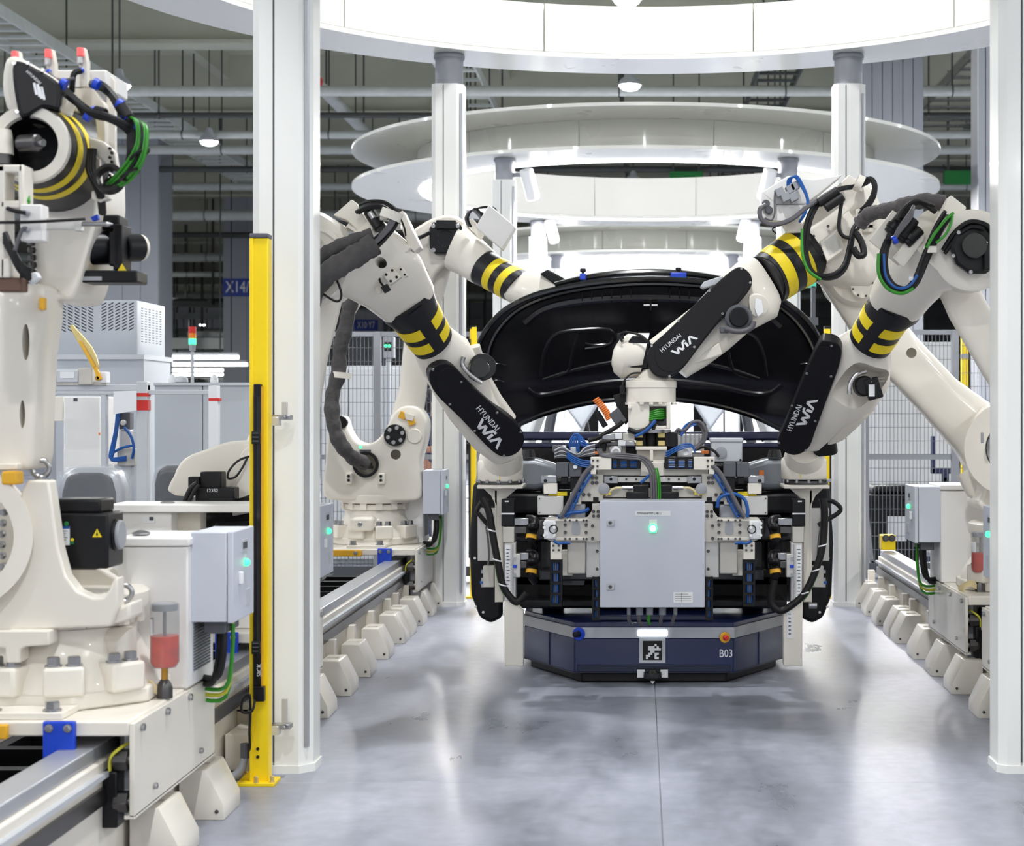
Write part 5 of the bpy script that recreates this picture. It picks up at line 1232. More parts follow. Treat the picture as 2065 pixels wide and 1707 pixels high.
# dress pack of the right front robot
wplate(r3, 'connector_plate', [(1753,484),(1800,424),(1862,462),(1812,536)], 7.45, .02, bevel=.003); wplate(r3, 'connector_plate', [(1800,520),(1840,470),(1866,470),(1862,486),(1822,540)], 7.40, .02, bevel=.003)
for (a, b, c_, d) in ((1792,470,1822,432),(1812,486,1844,442),(1826,492,1856,462)):
    MB().cyl(P(a,b,7.4), P(c_,d,7.4), .026, n=14, ch=.004).build('connector', 'rubber', r3); MB().cyl(P(a+6,b-8,7.395), P(a+12,b-16,7.395), .031, n=14).build('connector_nut', 'black', r3)
bundle(r3, 'rubber', [(1790,478,7.36),(1780,510,7.34),(1782,550,7.34),(1798,578,7.34),(1822,584,7.34),(1845,568,7.34),(1862,530,7.35),(1878,490,7.36),(1895,455,7.37),(1912,430,7.38)], .011, 6, 6)
cable('cable', 'green_cable', r3, [(1772,512,7.32),(1772,552,7.31),(1790,582,7.31),(1818,592,7.31),(1842,582,7.31)], .008); cable('cable', 'green_cable', r3, [(1868,500,7.33),(1886,470,7.33),(1908,442,7.34),(1922,430,7.36)], .007); cable('cable', 'green_cable', r3, [(1888,490,7.32),(1906,474,7.32),(1918,450,7.33),(1920,432,7.36)], .006); cable('cable', 'blue_cable', r3, [(1782,512,7.315),(1786,556,7.31),(1806,580,7.31),(1832,578,7.31),(1850,555,7.32)], .006)
bundle(r3, 'rubber', [(1812,440,7.36),(1830,414,7.38),(1852,405,7.4),(1872,412,7.42),(1888,420,7.45)], .011, 5, 6)
for k in range(3): cable('cable', 'grey_cable', r3, [(1800,490,7.33),(1812,470-4*k,7.32),(1836,440-6*k,7.33),(1842,416,7.36)], .008)
MB().tube([P(x, y, Y) for x, y, Y in ((1905,410,7.6),(1870,405,7.62),(1830,412,7.66),(1790,424,7.72),(1755,432,7.8),(1735,450,7.85))], lambda u: .035+.002*math.sin(u*33)+.002*math.sin(u*71), 12, 8).build('hose_wrap', 'cloth', r3)
pxbox('cable_clamp', 'robot', r3, 1862, 496, 1890, 510, 7.34, .05, bevel=.004); MB().cyl(P(1800,486,7.33), P(1808,482,7.33), .02, n=14).build('blue_ring', 'blue_p', r3)
wplate(r3, 'bracket', [(1880,500),(1902,488),(1916,530),(1900,536)], 7.42, .05, bevel=.004)
for x, y in ((1893,505),(1898,520),(1906,528)): fix('bolt', P(x, y, 7.42), (0,-1,0), .006, .006, r3, 'rubber', 'dot')
pxbox('cable_tie', 'label', r3, 1833, 558, 1842, 566, 7.32, .01)

# ---------------------------------------------------------------- right rear robot
r4 = thing('industrial_robot', 'white robot reaching over the raised bonnet to the middle gripper', 'robot', (1.97, 8.8, .486))
robot_base(r4, 1.97, 8.8, 1)
wplate(r4, 'turret', [(1980,1030),(1985,985),(1968,960),(1965,900),(1975,850),(2010,815),(2060,810),(2100,850),(2110,930),(2115,1030)], 8.66, .34, k=3, bevel=.02)
MB().annulus([(.14,0),(.245,0),(.245,.06),(.14,.06)], P(2044,905,8.62), (-.25,-1,0), 40).build('pivot_ring', 'robot', r4); MB().cyl(P(2046,905,8.6), P(2046,905,8.66), .14, n=32).build('pivot_face', 'grey', r4)
wplate(r4, 'ring_slot', [(1979,872),(1984,872),(1984,894),(1979,894)], 8.53, .02, 'grey', bevel=.003, k=0)
la4 = wbody(r4, 'lower_arm', [(1655,575,1765,548,8.98),(1690,628,1790,592,8.98),(1730,690,1815,640,8.98),(1786,758,1848,682,8.98),(1860,835,1925,764,8.98),(1922,905,1992,812,8.98),(1955,960,2045,870,8.98),(1985,1000,2080,940,8.98)], .62, 4)
cut(la4, MB().cyl(P(1838,712,8.6), P(1838,712,8.98), .027, n=24))
wbody(r4, 'arm_heel', [(1930,960,1990,930,8.9),(1950,1000,2000,985,8.88),(1985,1020,2010,1018,8.86)], .6, 3, 'robot_b')
MB().lathe([(.14,-.22),(.16,-.18),(.16,.12),(.14,.15)], P(1722,560,8.98), (0,-1,0), 40).build('elbow_housing', 'robot', r4)
ec = disc(r4, 'elbow_cap', 1740, 577, 8.80, 26, .02, 'robot'); boltring(1740, 577, 8.78, 21, 8, ec, .006, 'steel_d')
wbody(r4, 'forearm_housing', [(1600,468,1656,560,8.78),(1630,432,1700,585,8.84),(1660,400,1735,590,8.88),(1690,378,1768,565,8.92),(1712,372,1790,540,8.96)], .7, 3.6, dome=(0,.1))
MB().cyl(P(1622,512,8.78), P(1632,506,8.79), .142, n=32).build('sleeve_end', 'rubber', r4)
pw = PL(P(1690,490,8.66), (-.1,-1,.15)); mb = MB(); pw.plate(mb, [(1652,488),(1688,462),(1704,502),(1668,528)], .06); fr = mb.build('window_frame', 'robot', r4, bevel=.004)
mb = MB(); pw.plate(mb, [(1662,488),(1684,472),(1695,500),(1673,516)], .004, .003); mb.build('window_pane', 'pane', fr)
for x, y in ((1641,476),(1659,510),(1670,456)): fix('bolt', pw.at(x, y, -.01), pw.n, .008, .008, r4, 'steel_d')
for x, y in ((1698,460),(1704,457),(1712,452),(1711,470)): fix('bolt', pw.at(x, y, 0), pw.n, .007, .01, r4, 'steel_d')
wplate(r4, 'side_plate', [(1693,440),(1712,425),(1730,455),(1722,482),(1702,480)], 8.62, .06, bevel=.004)
wplate(r4, 'top_guard', [(1672,392),(1712,352),(1742,372),(1745,410),(1700,440)], 8.72, .12, bevel=.006)
S4 = [(1518,519,1572,612,8.7),(1588,466,1651,566,8.79)]
sleeve(r4, S4, [(.16,.40),(.62,.86)])
wbody(r4, 'wrist_collar', [(1512,522,1571,616,8.69),(1518,519,1573,613,8.70)], 1.0, 2, 'black')
wbody(r4, 'wrist_arm', [(1514,521,1572,615,8.7),(1486,530,1566,640,8.68),(1440,572,1512,668,8.66),(1398,618,1470,705,8.65),(1350,655,1425,738,8.63),(1306,690,1385,762,8.62)], .55, 2.8)
wplate(r4, 'wrist_web', [(1400,722),(1450,690),(1458,715),(1440,722),(1392,738)], 8.56, .1, bevel=.01)
mb = MB(); pm = PL(P(1530,620,8.52), (.1,-1,-.2)); pm.plate(mb, smooth_px([(1512,600),(1530,594),(1548,604),(1550,624),(1535,640),(1516,634)], 3), .05, .0); mb.build('motor_recess', 'robot_b', r4, bevel=.004)
wplate(r4, 'crumpled_tape', [(1524,602),(1536,606),(1540,630),(1528,640),(1522,622)], 8.50, .012, 'label', bevel=.002)
md = MB().cyl(P(1490,642,8.6), P(1490,642,8.48), .07, n=28, ch=.01).build('wrist_motor', 'grey_d', r4); MB().cyl(P(1490,640,8.49), P(1490,640,8.46), .05, n=28, ch=.006).build('motor_cap', 'black', md)
MB().tube([P(x, y, 8.47) for x, y in ((1462,662),(1480,668),(1500,668),(1516,660),(1520,648))], .015, 10, 5).build('steel_hose', 'grey_cable', r4); pxbox('hose_socket', 'grey_d', r4, 1452, 658, 1470, 672, 8.47, .05, bevel=.006)
wplate(r4, 'top_rest', [(1412,578),(1420,568),(1458,556),(1452,572),(1418,582)], 8.6, .08, 'grey_l', bevel=.004)
pc = PL3((1495,550,8.52),(1330,745,8.49))
c4_ = cover(r4, [(1475,546),(1495,539),(1513,553),(1516,574),(1500,600),(1452,648),(1410,700),(1378,742),(1352,760),(1322,757),(1306,732),(1310,702),(1350,664),(1432,584)], pc, .07, [(1495,542),(1513,570),(1430,587),(1457,633),(1368,647),(1400,700),(1314,698),(1350,759)])
brand(c4_, pc, (1333,709), (1372,676), (1363,719), (1407,683))
# wrist: side drum, neck and vertical drum
wbody(r4, 'wrist_side_drum', [(1234,738,1240,700,8.66),(1238,752,1252,682,8.66),(1252,764,1270,672,8.66),(1290,760,1310,672,8.66)], 1.0, 2, dome=(.12,0))
wplate(r4, 'side_drum_cover', [(1266,690),(1276,677),(1296,675),(1312,690),(1306,742),(1264,742),(1260,720)], 8.56, .05, 'black', bevel=.008)
for x, y in ((1278,696),(1269,738)): fix('screw', P(x, y, 8.56), (0,-1,0), .007, .005, r4, 'steel')
wbody(r4, 'wrist_neck', [(1298,745,1346,745,8.62),(1284,762,1352,762,8.62),(1268,768,1360,768,8.62)], 1.0, 2.4)
c = P(1313, 790, 8.62); MB().lathe([(.125,.055),(.13,.05),(.13,.02),(.126,.016),(.126,-.055)], c, (0,0,1), 36).build('wrist_drum', 'robot', r4)
for k in range(16):
    a = 2*math.pi*k/16; fix('bolt', c+V((.122*math.cos(a), .122*math.sin(a), -.056)), (0,0,-1), .011, .012, r4, 'robot', 'dot')
mb = MB()
for (x0, x1, y0, y1) in ((1267,1310,812,866),(1344,1352,812,866),(1310,1344,812,820),(1310,1344,859,866)): a, b = P(x0,y0,8.52), P(x1,y1,8.52); mb.box(a.x, b.x, 8.52, 8.72, b.z, a.z)
mb.build('wrist_casting', 'robot', r4, bevel=.004); pxbox('casting_back', 'robot', r4, 1308, 818, 1346, 862, 8.68, .03)
for k in range(5): cable('cable', 'green_cable', r4, [(1306,833+4*k,8.53),(1322,828+4.2*k,8.52-.004*k),(1336,826+4.5*k,8.53),(1345,832+2*k,8.6)], .0046)
cable('cable', 'rubber', r4, [(1318,866,8.5),(1322,852,8.52),(1332,846,8.56),(1342,850,8.6)], .009); disc(r4, 'cavity_plug', 1334, 848, 8.6, 11, .03, 'grey_d'); disc(r4, 'casting_pin', 1270, 822, 8.52, 4, .02, 'robot')
cable('thin_cable', 'rubber', r4, [(1255,690,8.55),(1250,676,8.55),(1262,670,8.54),(1290,676,8.52),(1306,688,8.5)], .006); pxbox('plug', 'rubber', r4, 1244, 672, 1258, 684, 8.56, .04, bevel=.003); cable('thin_cable', 'rubber', r4, [(1292,752,8.54),(1274,754,8.54),(1260,766,8.53),(1254,782,8.53)], .005)
# side tool on the wrist: black bracket with orange coil hose
wplate(r4, 'side_bracket', [(1236,798),(1262,790),(1270,845),(1262,858),(1248,835)], 8.66, .06, 'rubber', bevel=.004); wplate(r4, 'side_block', [(1228,836),(1246,822),(1264,848),(1244,862)], 8.62, .06, 'grey_d', bevel=.003); wplate(r4, 'side_rail', [(1199,836),(1208,828),(1226,858),(1216,864)], 8.66, .06, 'black', bevel=.003)
mb = MB(); 
for k in range(12):
    u = k/11; mb.torus(P(1202+26*u+3*math.sin(u*3), 806+38*u, 8.64), (.55,0,-.8), .014, .006, 14, 6)
mb.build('coil_hose', 'orange', r4); pxbox('plug', 'rubber', r4, 1250, 778, 1260, 796, 8.58, .03, bevel=.003)
# valve box and dress pack above the elbow
wplate(r4, 'valve_box', [(1536,388),(1590,354),(1640,362),(1700,352),(1652,392),(1624,412),(1566,412)], 8.62, .2, 'cabinet_w', bevel=.006)
wplate(r4, 'box_side', [(1536,388),(1566,412),(1564,445),(1535,440)], 8.60, .12, 'cabinet_w', bevel=.004); wplate(r4, 'box_front', [(1566,413),(1626,413),(1606,432),(1600,446),(1564,446)], 8.60, .14, 'cabinet_w', bevel=.004)
wplate(r4, 'box_stand', [(1576,445),(1612,430),(1622,470),(1590,470)], 8.68, .1, 'robot', bevel=.006)
for x, y in ((1572,388),(1584,398),(1594,382),(1602,376),(1600,398)): MB().obox(P(x, y, 8.57), V((.02,0,.01)), V((-.008,0,.02)), V((0,.03,0))).build('plug', 'grey', r4, bevel=.004)
for k in range(3): cable('thin_cable', 'blue_cable', r4, [(1588+3*k,378,8.55),(1590+3*k,362-k,8.54),(1604+2*k,358-k,8.53),(1616+2*k,376,8.52),(1626+k,396,8.52),(1628+k,414,8.52),(1620+k,434,8.52),(1612,448,8.54)], .006)
disc(r4, 'gland', 1544, 412, 8.6, 8, .03, 'grey_d'); disc(r4, 'gland', 1550, 425, 8.6, 8, .03, 'grey_d')
cable('cable', 'grey_cable', r4, [(1544,414,8.55),(1533,422,8.54),(1534,440,8.54),(1550,452,8.54),(1572,452,8.53),(1600,440,8.52),(1625,420,8.52),(1650,402,8.52)], .013); cable('thin_cable', 'grey_cable', r4, [(1564,384,8.56),(1562,400,8.55),(1562,430,8.54),(1556,444,8.54),(1542,440,8.54)], .005); cable('thin_cable', 'rubber', r4, [(1576,452,8.56),(1558,462,8.56),(1566,472,8.58)], .004)
bundle(r4, 'rubber', [(1745,366,8.7),(1725,374,8.66),(1690,380,8.6),(1660,396,8.56),(1640,420,8.54),(1628,455,8.53),(1624,500,8.53),(1634,540,8.53),(1656,556,8.54),(1685,554,8.56),(1706,535,8.58),(1716,500,8.6),(1724,465,8.62),(1740,446,8.64)], .0115, 5, 5)
cable('cable', 'green_cable', r4, [(1618,462,8.52),(1618,510,8.51),(1630,545,8.51),(1655,564,8.52)], .008)
for (a, b, c_, d) in ((1650,410,1690,384),(1664,420,1700,396)): MB().cyl(P(a,b,8.52), P(c_,d,8.52), .025, n=14, ch=.004).build('connector', 'rubber', r4)
bundle(r4, 'rubber', [(1735,368,8.66),(1752,358,8.66),(1764,370,8.66),(1762,395,8.66),(1748,418,8.67),(1738,428,8.68)], .01, 4, 5)
cable('cable', 'rubber', r4, [(1698,404,8.54),(1694,430,8.54),(1692,460,8.54),(1700,476,8.54),(1714,480,8.55)], .01); cable('cable', 'rubber', r4, [(1720,500,8.56),(1730,515,8.56),(1742,512,8.56),(1738,490,8.57),(1726,470,8.58)], .018)
for x, y in ((1732,370),(1752,440)): c = P(x, y, 8.64); MB().annulus([(.036,-.018),(.044,-.018),(.044,.018),(.036,.018)], c, (.8,0,-.4), 20).build('cable_clamp', 'robot', r4)
for x, y in ((1738,432),(1752,462),(1760,455)): pxbox('clamp_foot', 'robot', r4, x-12, y-10, x+10, y+6, 8.68, .06, bevel=.004)
# ---------------------------------------------------------------- near left robot, cut by the frame
r1 = thing('industrial_robot', 'large white robot with green cable loop on the near-left carriage', 'robot', (-1.86, 5.45, .486))
robot_base(r1, -1.86, 5.45, -1)
wplate(r1, 'turret', [(-60,1187),(22,1187),(24,1110),(30,1045),(44,988),(56,969),(98,969),(104,1010),(109,1048),(117,1105),(132,1162),(156,1193),(187,1206),(207,1205),(220,1190),(228,1170),(237,1164),(238,1225),(222,1264),(-60,1276)], 5.17, .07, bevel=.014)
wplate(r1, 'turret_core', [(-200,1262),(-200,1000),(-60,985),(-20,1010),(-10,1190),(60,1215),(120,1235),(160,1262)], 5.24, .3, bevel=.02)
wplate(r1, 'turret_back', [(110,1100),(200,1145),(238,1168),(236,1240),(120,1240)], 5.55, .1, 'robot_b', bevel=.01)
wplate(r1, 'flange_lug', [(-30,1272),(99,1272),(99,1302),(52,1305),(40,1310),(40,1338),(12,1338),(10,1308),(-30,1304)], 5.13, .08, bevel=.006)
for k in range(9):
    th = k/8; x = 18 - 13*math.sin(th*2.6)*1.0; y = 990 + 175*th
    fix('bolt', P(x, y, 5.16), (-.3,-1,0), .010, .02, r1, 'steel', 'hex')
MB().annulus([(.17,0),(.225,0),(.225,.12),(.17,.12)], P(-85,1080,5.2), (.3,-1,0), 40).build('gear_flange', 'robot_b', r1)
for (x, y, R) in ((82,945,.026), (250,1196,.024)):
    c = P(x, y, 5.3); MB().torus(c, (.2,-1,0), R, .0085, 24, 10).build('lifting_eye', 'steel', r1); MB().cyl(c+V((0,0,-R-.02)), c+V((0,0,-R+.004)), .018, n=16, ch=.003).build('eye_collar', 'steel', r1)
wplate(r1, 'side_lug', [(186,1238),(235,1228),(262,1215),(262,1250),(236,1258),(190,1262)], 5.2, .14, bevel=.01)
wbody(r1, 'foot_gusset', [(205,1290,232,1262,5.35),(225,1320,270,1265,5.35),(240,1400,275,1395,5.35)], 1.2, 3)
# turret motor
m_ = pxbox('turret_motor', 'black', r1, 104, 1036, 218, 1148, 5.28, .16, bevel=.008); pxbox('motor_top', 'black', m_, 100, 1007, 203, 1036, 5.3, .14, bevel=.008)
MB().cyl(P(216,1079,5.36), P(240,1079,5.36), .05, n=28, ch=.006).build('motor_tail', 'black', m_); MB().cyl(P(238,1079,5.36), P(247,1079,5.36), .047, n=28, ch=.004).build('motor_tail_cap', 'grey', m_)
lb = pxbox('rating_label', 'label', m_, 111, 1062, 140, 1100, 5.277, .003); pxbox('label_head', 'blue_cable', lb, 111, 1062, 140, 1067, 5.2765, .002)
for k in range(6): pxbox('print_line', 'print', lb, 114, 1071+4.4*k, 136-3*(k % 3), 1072.2+4.4*k, 5.2765, .002)
for x, y, m in ((134,1057,'green_sign'),(146,1089,'yellow'),(146,1095,'green_sign')): fix('sticker', P(x, y, 5.279), (0,-1,0), .007 if y < 1060 else .005, .003, m_, m, 'dot')
MB().prism([P(186,1084,5.277), P(205,1084,5.277), P(195.5,1067,5.277)], (0,.002,0)).build('warning_triangle', 'yellow', m_); MB().prism([P(193,1081,5.2765), P(198,1081,5.2765), P(195.5,1072,5.2765)], (0,.002,0)).build('warning_bolt', 'rubber', m_)
pxbox('motor_underside', 'rubber', r1, 130, 1120, 195, 1150, 5.3, .1, bevel=.006)
# lower arm with lightening holes
la1 = wplate(r1, 'lower_arm', [(-80,570),(88,572),(86,640),(75,712),(69,824),(66,920),(60,948),(-80,955)], 5.22, .2, bevel=.02)
for x, y, a, b in ((56,690,7.5,37), (49,836,5.5,29)):
    mb = MB(); FY(5.22).plate(mb, [(x-4+a*math.cos(t_*math.pi/8), y+b*math.sin(t_*math.pi/8)) for t_ in range(16)], .22, .05); cut(la1, mb)
pxbox('arm_foot', 'robot', r1, -60, 935, 34, 948, 5.18, .1, bevel=.004); pxbox('amber_block', 'amber', r1, 2, 951, 34, 978, 5.12, .06, bevel=.006); pxbox('amber_tab', 'amber', r1, 78, 600, 88, 625, 5.2, .03, bevel=.004)
# shoulder casting and forearm above
wplate(r1, 'elbow_casting', [(60,390),(110,350),(185,330),(196,380),(192,450),(172,520),(150,596),(128,606),(82,600),(68,540),(60,470)], 5.35, .3, bevel=.03, k=3)
for k in range(7): fix('bolt', P(70-2*abs(k-3)*.5, 490+15*k, 5.34), (-.6,-1,0), .009, .02, r1, 'steel_d', 'hex')
q = P(155,500,5.46)
m_ = MB().cyl(P(165,500,5.42), P(232,500,5.48), .055, n=28, ch=.006).build('elbow_motor', 'black', r1); MB().obox(P(240,505,5.45), V((.018,0,0)), V((0,.05,0)), V((0,0,.055))).build('motor_flange', 'black', m_, bevel=.006)
MB().cyl(P(245,500,5.48), P(280,500,5.54), .046, n=28, ch=.004).build('motor_tail', 'black', m_); MB().cyl(P(279,500,5.538), P(284,500,5.547), .044, n=28).build('motor_tail_cap', 'robot_b', m_)
mc = pxbox('motor_box', 'black', r1, 160, 545, 276, 570, 5.38, .12, bevel=.006); pxbox('motor_tag', 'grey', mc, 162, 558, 205, 566, 5.378, .003); MB().prism([P(237,546,5.378), P(255,546,5.378), P(246,532,5.378)], (0,.002,0)).build('warning_triangle', 'yellow', mc)
pxbox('motor_block', 'black', r1, 170, 433, 240, 462, 5.42, .1, bevel=.006); pxbox('motor_bracket', 'black', r1, 228, 452, 246, 545, 5.4, .1, bevel=.004)
# striped sleeve seen nearly end on
ax = (P(62,292,4.98)-P(112,322,5.34)).normalized(); f0, f1 = P(62,292,4.98), P(116,326,5.36); L = (f0-f1).length
sl = MB().cyl(f1, f0, .163, .116, n=44).build('arm_sleeve', 'black_sleeve', r1)
for t0, t1 in ((.48,.60), (.72,.84)):
    rr = lambda t: .163+(.116-.163)*t+.0015
    MB().annulus([(rr(t0)-.012,0),(rr(t0),0),(rr(t1),L*(t1-t0)),(rr(t1)-.012,L*(t1-t0))], f1+(f0-f1)*t0, f0-f1, 44).build('yellow_stripe', 'yellow', sl)
MB().annulus([(.078,0),(.116,0),(.112,.02),(.082,.02)], f0, ax, 40).build('sleeve_rim', 'robot', r1); cut(sl, MB().cyl(f0-ax*.2, f0+ax*.05, .079, n=32))
MB().cyl(P(40,290,4.95), P(78,288,4.93), .026, n=18, ch=.004).build('drive_shaft', 'steel_d', r1); MB().cyl(P(76,288,4.93), P(88,288,4.92), .011, n=12).build('shaft_end', 'steel', r1)
wplate(r1, 'sleeve_tab', [(115,272),(135,274),(136,312),(118,308)], 5.02, .05, 'black', bevel=.004); wbody(r1, 'sleeve_neck', [(125,330,140,270,5.15),(150,345,168,280,5.2),(178,335,182,290,5.25)], .8, 3, 'black')
# maker's cover on top
pc = PL(P(70,180,4.95), (.25,-1,.1))
wplate(r1, 'wrist_arm', [(2,170),(6,128),(18,112),(40,116),(90,145),(118,170),(112,225),(60,240),(36,240),(10,215)], 5.02, .16, bevel=.02, k=2)
cv = cover(r1, [(27,126),(45,124),(85,144),(120,168),(123,196),(120,220),(104,216),(84,216),(62,229),(42,236),(33,206),(26,160)], pc, .05, [(28,128),(56,128),(86,142),(34,226)], k=2)
A_, B_ = pc.at(58,148,.0045), pc.at(78,166,.0045); r_ = (B_-A_).normalized(); u_ = pc.n.cross(r_).normalized(); text('HYUNDAI', (A_+B_)/2, r_, u_, .012, 'label', cv)
for (x0, y0, x1, y1) in ((69,168,74,192),(76,170,80,196),(82,176,84,200),(84,176,90,202)): MB().bar(pc.at(x0,y0,.0045), pc.at(x1,y1,.0045), .007, .001, pc.n).build('emblem', 'label', cv)
# frame, small box and probe at the left edge
mb = MB()
for (x0, y0, x1, y1) in ((-20,332,46,348),(36,332,48,420),(-20,332,10,560),(0,404,44,420),(0,520,20,560)): a, b = P(x0,y0,4.85), P(x1,y1,4.85); mb.box(a.x, b.x, 4.85, 4.93, b.z, a.z)
mb.build('gripper_frame', 'robot', r1, bevel=.005)
wbody(r1, 'wrist_drum', [(-20,262,22,262,4.95),(-20,290,26,285,4.95),(-20,312,27,312,4.95)], 1.0, 2); MB().cyl(P(5,312,4.95), P(5,332,4.95), .03, n=16).build('wrist_flange', 'steel_d', r1)
bxx = pxbox('terminal_case', 'cabinet_w', r1, 40, 412, 84, 486, 4.82, .06, bevel=.004)
for y in (430, 464): disc(r1, 'gland', 56, y, 4.82, 6, .02, 'grey', par=bxx)
cable('cable', 'rubber', r1, [(14,420,4.8),(32,426,4.8),(52,430,4.8)], .006); cable('cable', 'grey_cable', r1, [(30,505,4.8),(38,480,4.8),(46,462,4.8),(54,462,4.8)], .006)
pb_ = pxbox('probe_plate', 'alu', r1, 84, 440, 152, 463, 4.86, .02, bevel=.002); MB().cyl(P(152,452,4.86), P(216,452,4.86), .007, n=14).build('probe_rod', 'steel', pb_); MB().cyl(P(216,452,4.86), P(228,452,4.86), .007, .001, n=14).build('probe_tip', 'steel', pb_); pxbox('probe_holder', 'alu', pb_, 150, 443, 163, 466, 4.85, .03, bevel=.002)
cable('trailing_cable', 'rubber', r1, [(-10,449,4.8),(60,448,4.8),(120,445,4.8),(172,442,4.82)], .0045)
for k in range(4): cable('cable', 'rubber', r1, [(10,470+6*k,4.84),(24,500+5*k,4.83),(40,530+5*k,4.83),(60,545+6*k,4.86)], .008)
cable('cable', 'green_cable', r1, [(48,378,4.9),(54,392,4.9),(56,408,4.88)], .008); pxbox('valve', 'seal', r1, -10, 560, 42, 588, 4.86, .06, bevel=.004); wplate(r1, 'cable_lug', [(50,555),(72,548),(78,560),(60,575)], 4.9, .03, 'label', bevel=.003)
# boxes and beacons on top
tb = pxbox('control_case', 'cabinet_w', r1, 112, 141, 214, 176, 5.2, .22, bevel=.004); wplate(r1, 'case_flank', [(214,141),(232,164),(232,330),(214,310)], 5.24, .02, 'robot', bevel=.002); wplate(r1, 'case_skirt', [(120,178),(188,178),(212,212),(212,300),(200,300),(190,225),(120,225)], 5.2, .04, 'robot', bevel=.003)
wplate(r1, 'cable_panel', [(178,276),(210,286),(232,306),(236,340),(214,330),(204,320),(180,300)], 5.12, .03, 'robot', bevel=.003); wplate(r1, 'cable_panel', [(184,310),(200,322),(204,370),(186,360)], 5.14, .02, 'robot', bevel=.003)
for k in range(8): fix('bolt', P(222+4*(k % 2), 300+9*k, 5.11), (0,-1,0), .005, .006, r1, 'rubber', 'dot')
for x, y0 in ((30,102), (97,98), (162,95)):
    b_ = wplate(r1, 'beacon_bracket', [(x-6,y0+8),(x+8,y0),(x+14,y0+30),(x+14,y0+80),(x-2,y0+80),(x-2,y0+45)] if x > 50 else [(x-6,y0+4),(x+8,y0),(x+12,y0+26),(x-4,y0+26)], 5.12, .03, 'robot_b', bevel=.003)
    pxbox('beacon_lens', 'lens_red', b_, x-8, y0, x+4, y0+18, 5.1, .02, bevel=.003); MB().cyl(P(x-1,y0+19,5.11), P(x-1,y0+34,5.11), .009, n=14, ch=.002).build('beacon_nut', 'steel', b_)
for x, y in ((100,146), (165,143)): disc(r1, 'blue_collar', x, y, 5.11, 6, .012, 'blue_p')
cable('cable', 'rubber', r1, [(164,143,5.08),(150,148,5.07),(146,166,5.07),(145,186,5.08)], .009); cable('cable', 'grey_cable', r1, [(100,146,5.08),(110,158,5.07),(128,162,5.06),(150,158,5.06)], .005)
bundle(r1, 'rubber', [(124,176,5.06),(150,200,5.02),(180,222,4.99),(205,230,4.98),(235,242,4.98),(258,256,5.0),(268,266,5.02)], .011, 4, 5); bundle(r1, 'rubber', [(152,205,5.04),(165,222,5.02),(185,236,5.02)], .011, 2, 4)
for k in range(2): cable('cable', 'rubber', r1, [(186,170,5.08),(205,176-k*4,5.04),(226,192,5.02),(242,214+k*6,5.01),(256,236+k*5,5.0),(268,258,5.02)], .013)
for x, y in ((128,170),(194,170),(189,226),(178,234),(242,211),(254,234)): c = P(x, y, 5.0); MB().cyl(c-V((.007,0,-.004)), c+V((.007,0,-.004)), .017, n=16).build('blue_collar', 'blue_p', r1)
MB().cyl(P(192,226,4.99), P(212,232,4.98), .02, n=14, ch=.003).build('connector', 'rubber', r1); MB().cyl(P(242,212,5.0), P(258,238,5.0), .019, n=14, ch=.003).build('connector', 'rubber', r1)
bundle(r1, 'rubber', [(268,258,5.02),(266,285,5.02),(266,310,5.02),(258,340,5.04),(240,360,5.06),(218,372,5.1)], .012, 4, 5)
for k in range(5): cable('cable', 'green_cable' if k != 2 else 'rubber', r1, [(262+4*k,236+2*k,5.0),(274+5*k,246+2*k,4.98),(277+5*k,280,4.98-.004*k),(268+5.5*k,308+3*k,4.98-.004*k),(246+6*k,340+4*k,5.0),(226+5*k,362+3*k,5.04),(216+3*k,372,5.08)], .0045)
for k in range(2): cable('cable', 'sign_blue', r1, [(272,252+5*k,5.0),(290,270+4*k,4.975),(288,300,4.975),(270,335,4.99)], .005)
for x, y in ((282,312),(262,352)): MB().torus(P(x,y,4.99), (.5,0,-.8), .03, .005, 18, 6).build('cable_tie', 'rubber', r1)
MB().annulus([(.035,0),(.045,0),(.045,.03),(.035,.03)], P(224,366,5.08), (0,-1,.3), 20).build('cable_socket', 'rubber', r1); wplate(r1, 'socket_bracket', [(184,386),(192,384),(212,392),(220,400),(200,408),(184,400)], 5.12, .04, 'robot', bevel=.003)
for k in range(3): cable('cable', 'rubber', r1, [(182+4*k,300,5.1),(178+5*k,340,5.1),(190+4*k,370,5.1),(200+3*k,395,5.12),(205+2*k,430,5.2)], .009)
wplate(r1, 'blue_tip', [(182,438),(196,432),(198,442),(186,446)], 5.2, .02, 'blue_p', bevel=.002)

# ================================================================ yellow light-curtain post and its fittings
yp = P(521, 1585, 6.33); t = thing('light_curtain_post', 'tall yellow safety post with black light curtain beside white column', 'safety post', (yp.x, 6.36, 0))
a = P(503, 480, 6.33); zt = a.z; x0, x1 = P(503,800,6.33).x, P(540,800,6.33).x
bx('post', 'yellow_p', t, x0+.012, x1, 6.335, 6.40, .012, zt, bevel=.003); bx('post_flange', 'yellow_p', t, x0, x0+.014, 6.33, 6.40, .012, zt, bevel=.002)
bx('post_cap', 'grey_d', t, x0-.001, x1+.001, 6.328, 6.402, zt, zt+.018, bevel=.005)
bx('base_plate', 'yellow_p', t, x0-.045, x1+.03, 6.3, 6.42, 0, .013, bevel=.002)
MB().prism([(x0-.045,6.36,.012),(x0+.005,6.36,.012),(x0+.005,6.36,.06)], (0,.008,0)).build('gusset', 'yellow_p', t)
for x, y in ((x1+.018,6.32),(x0-.03,6.4),(x0+.03,6.31)): fix('anchor_bolt', (x, y, .012), (0,0,1), .008, .025, t, 'brass_l', 'hex')
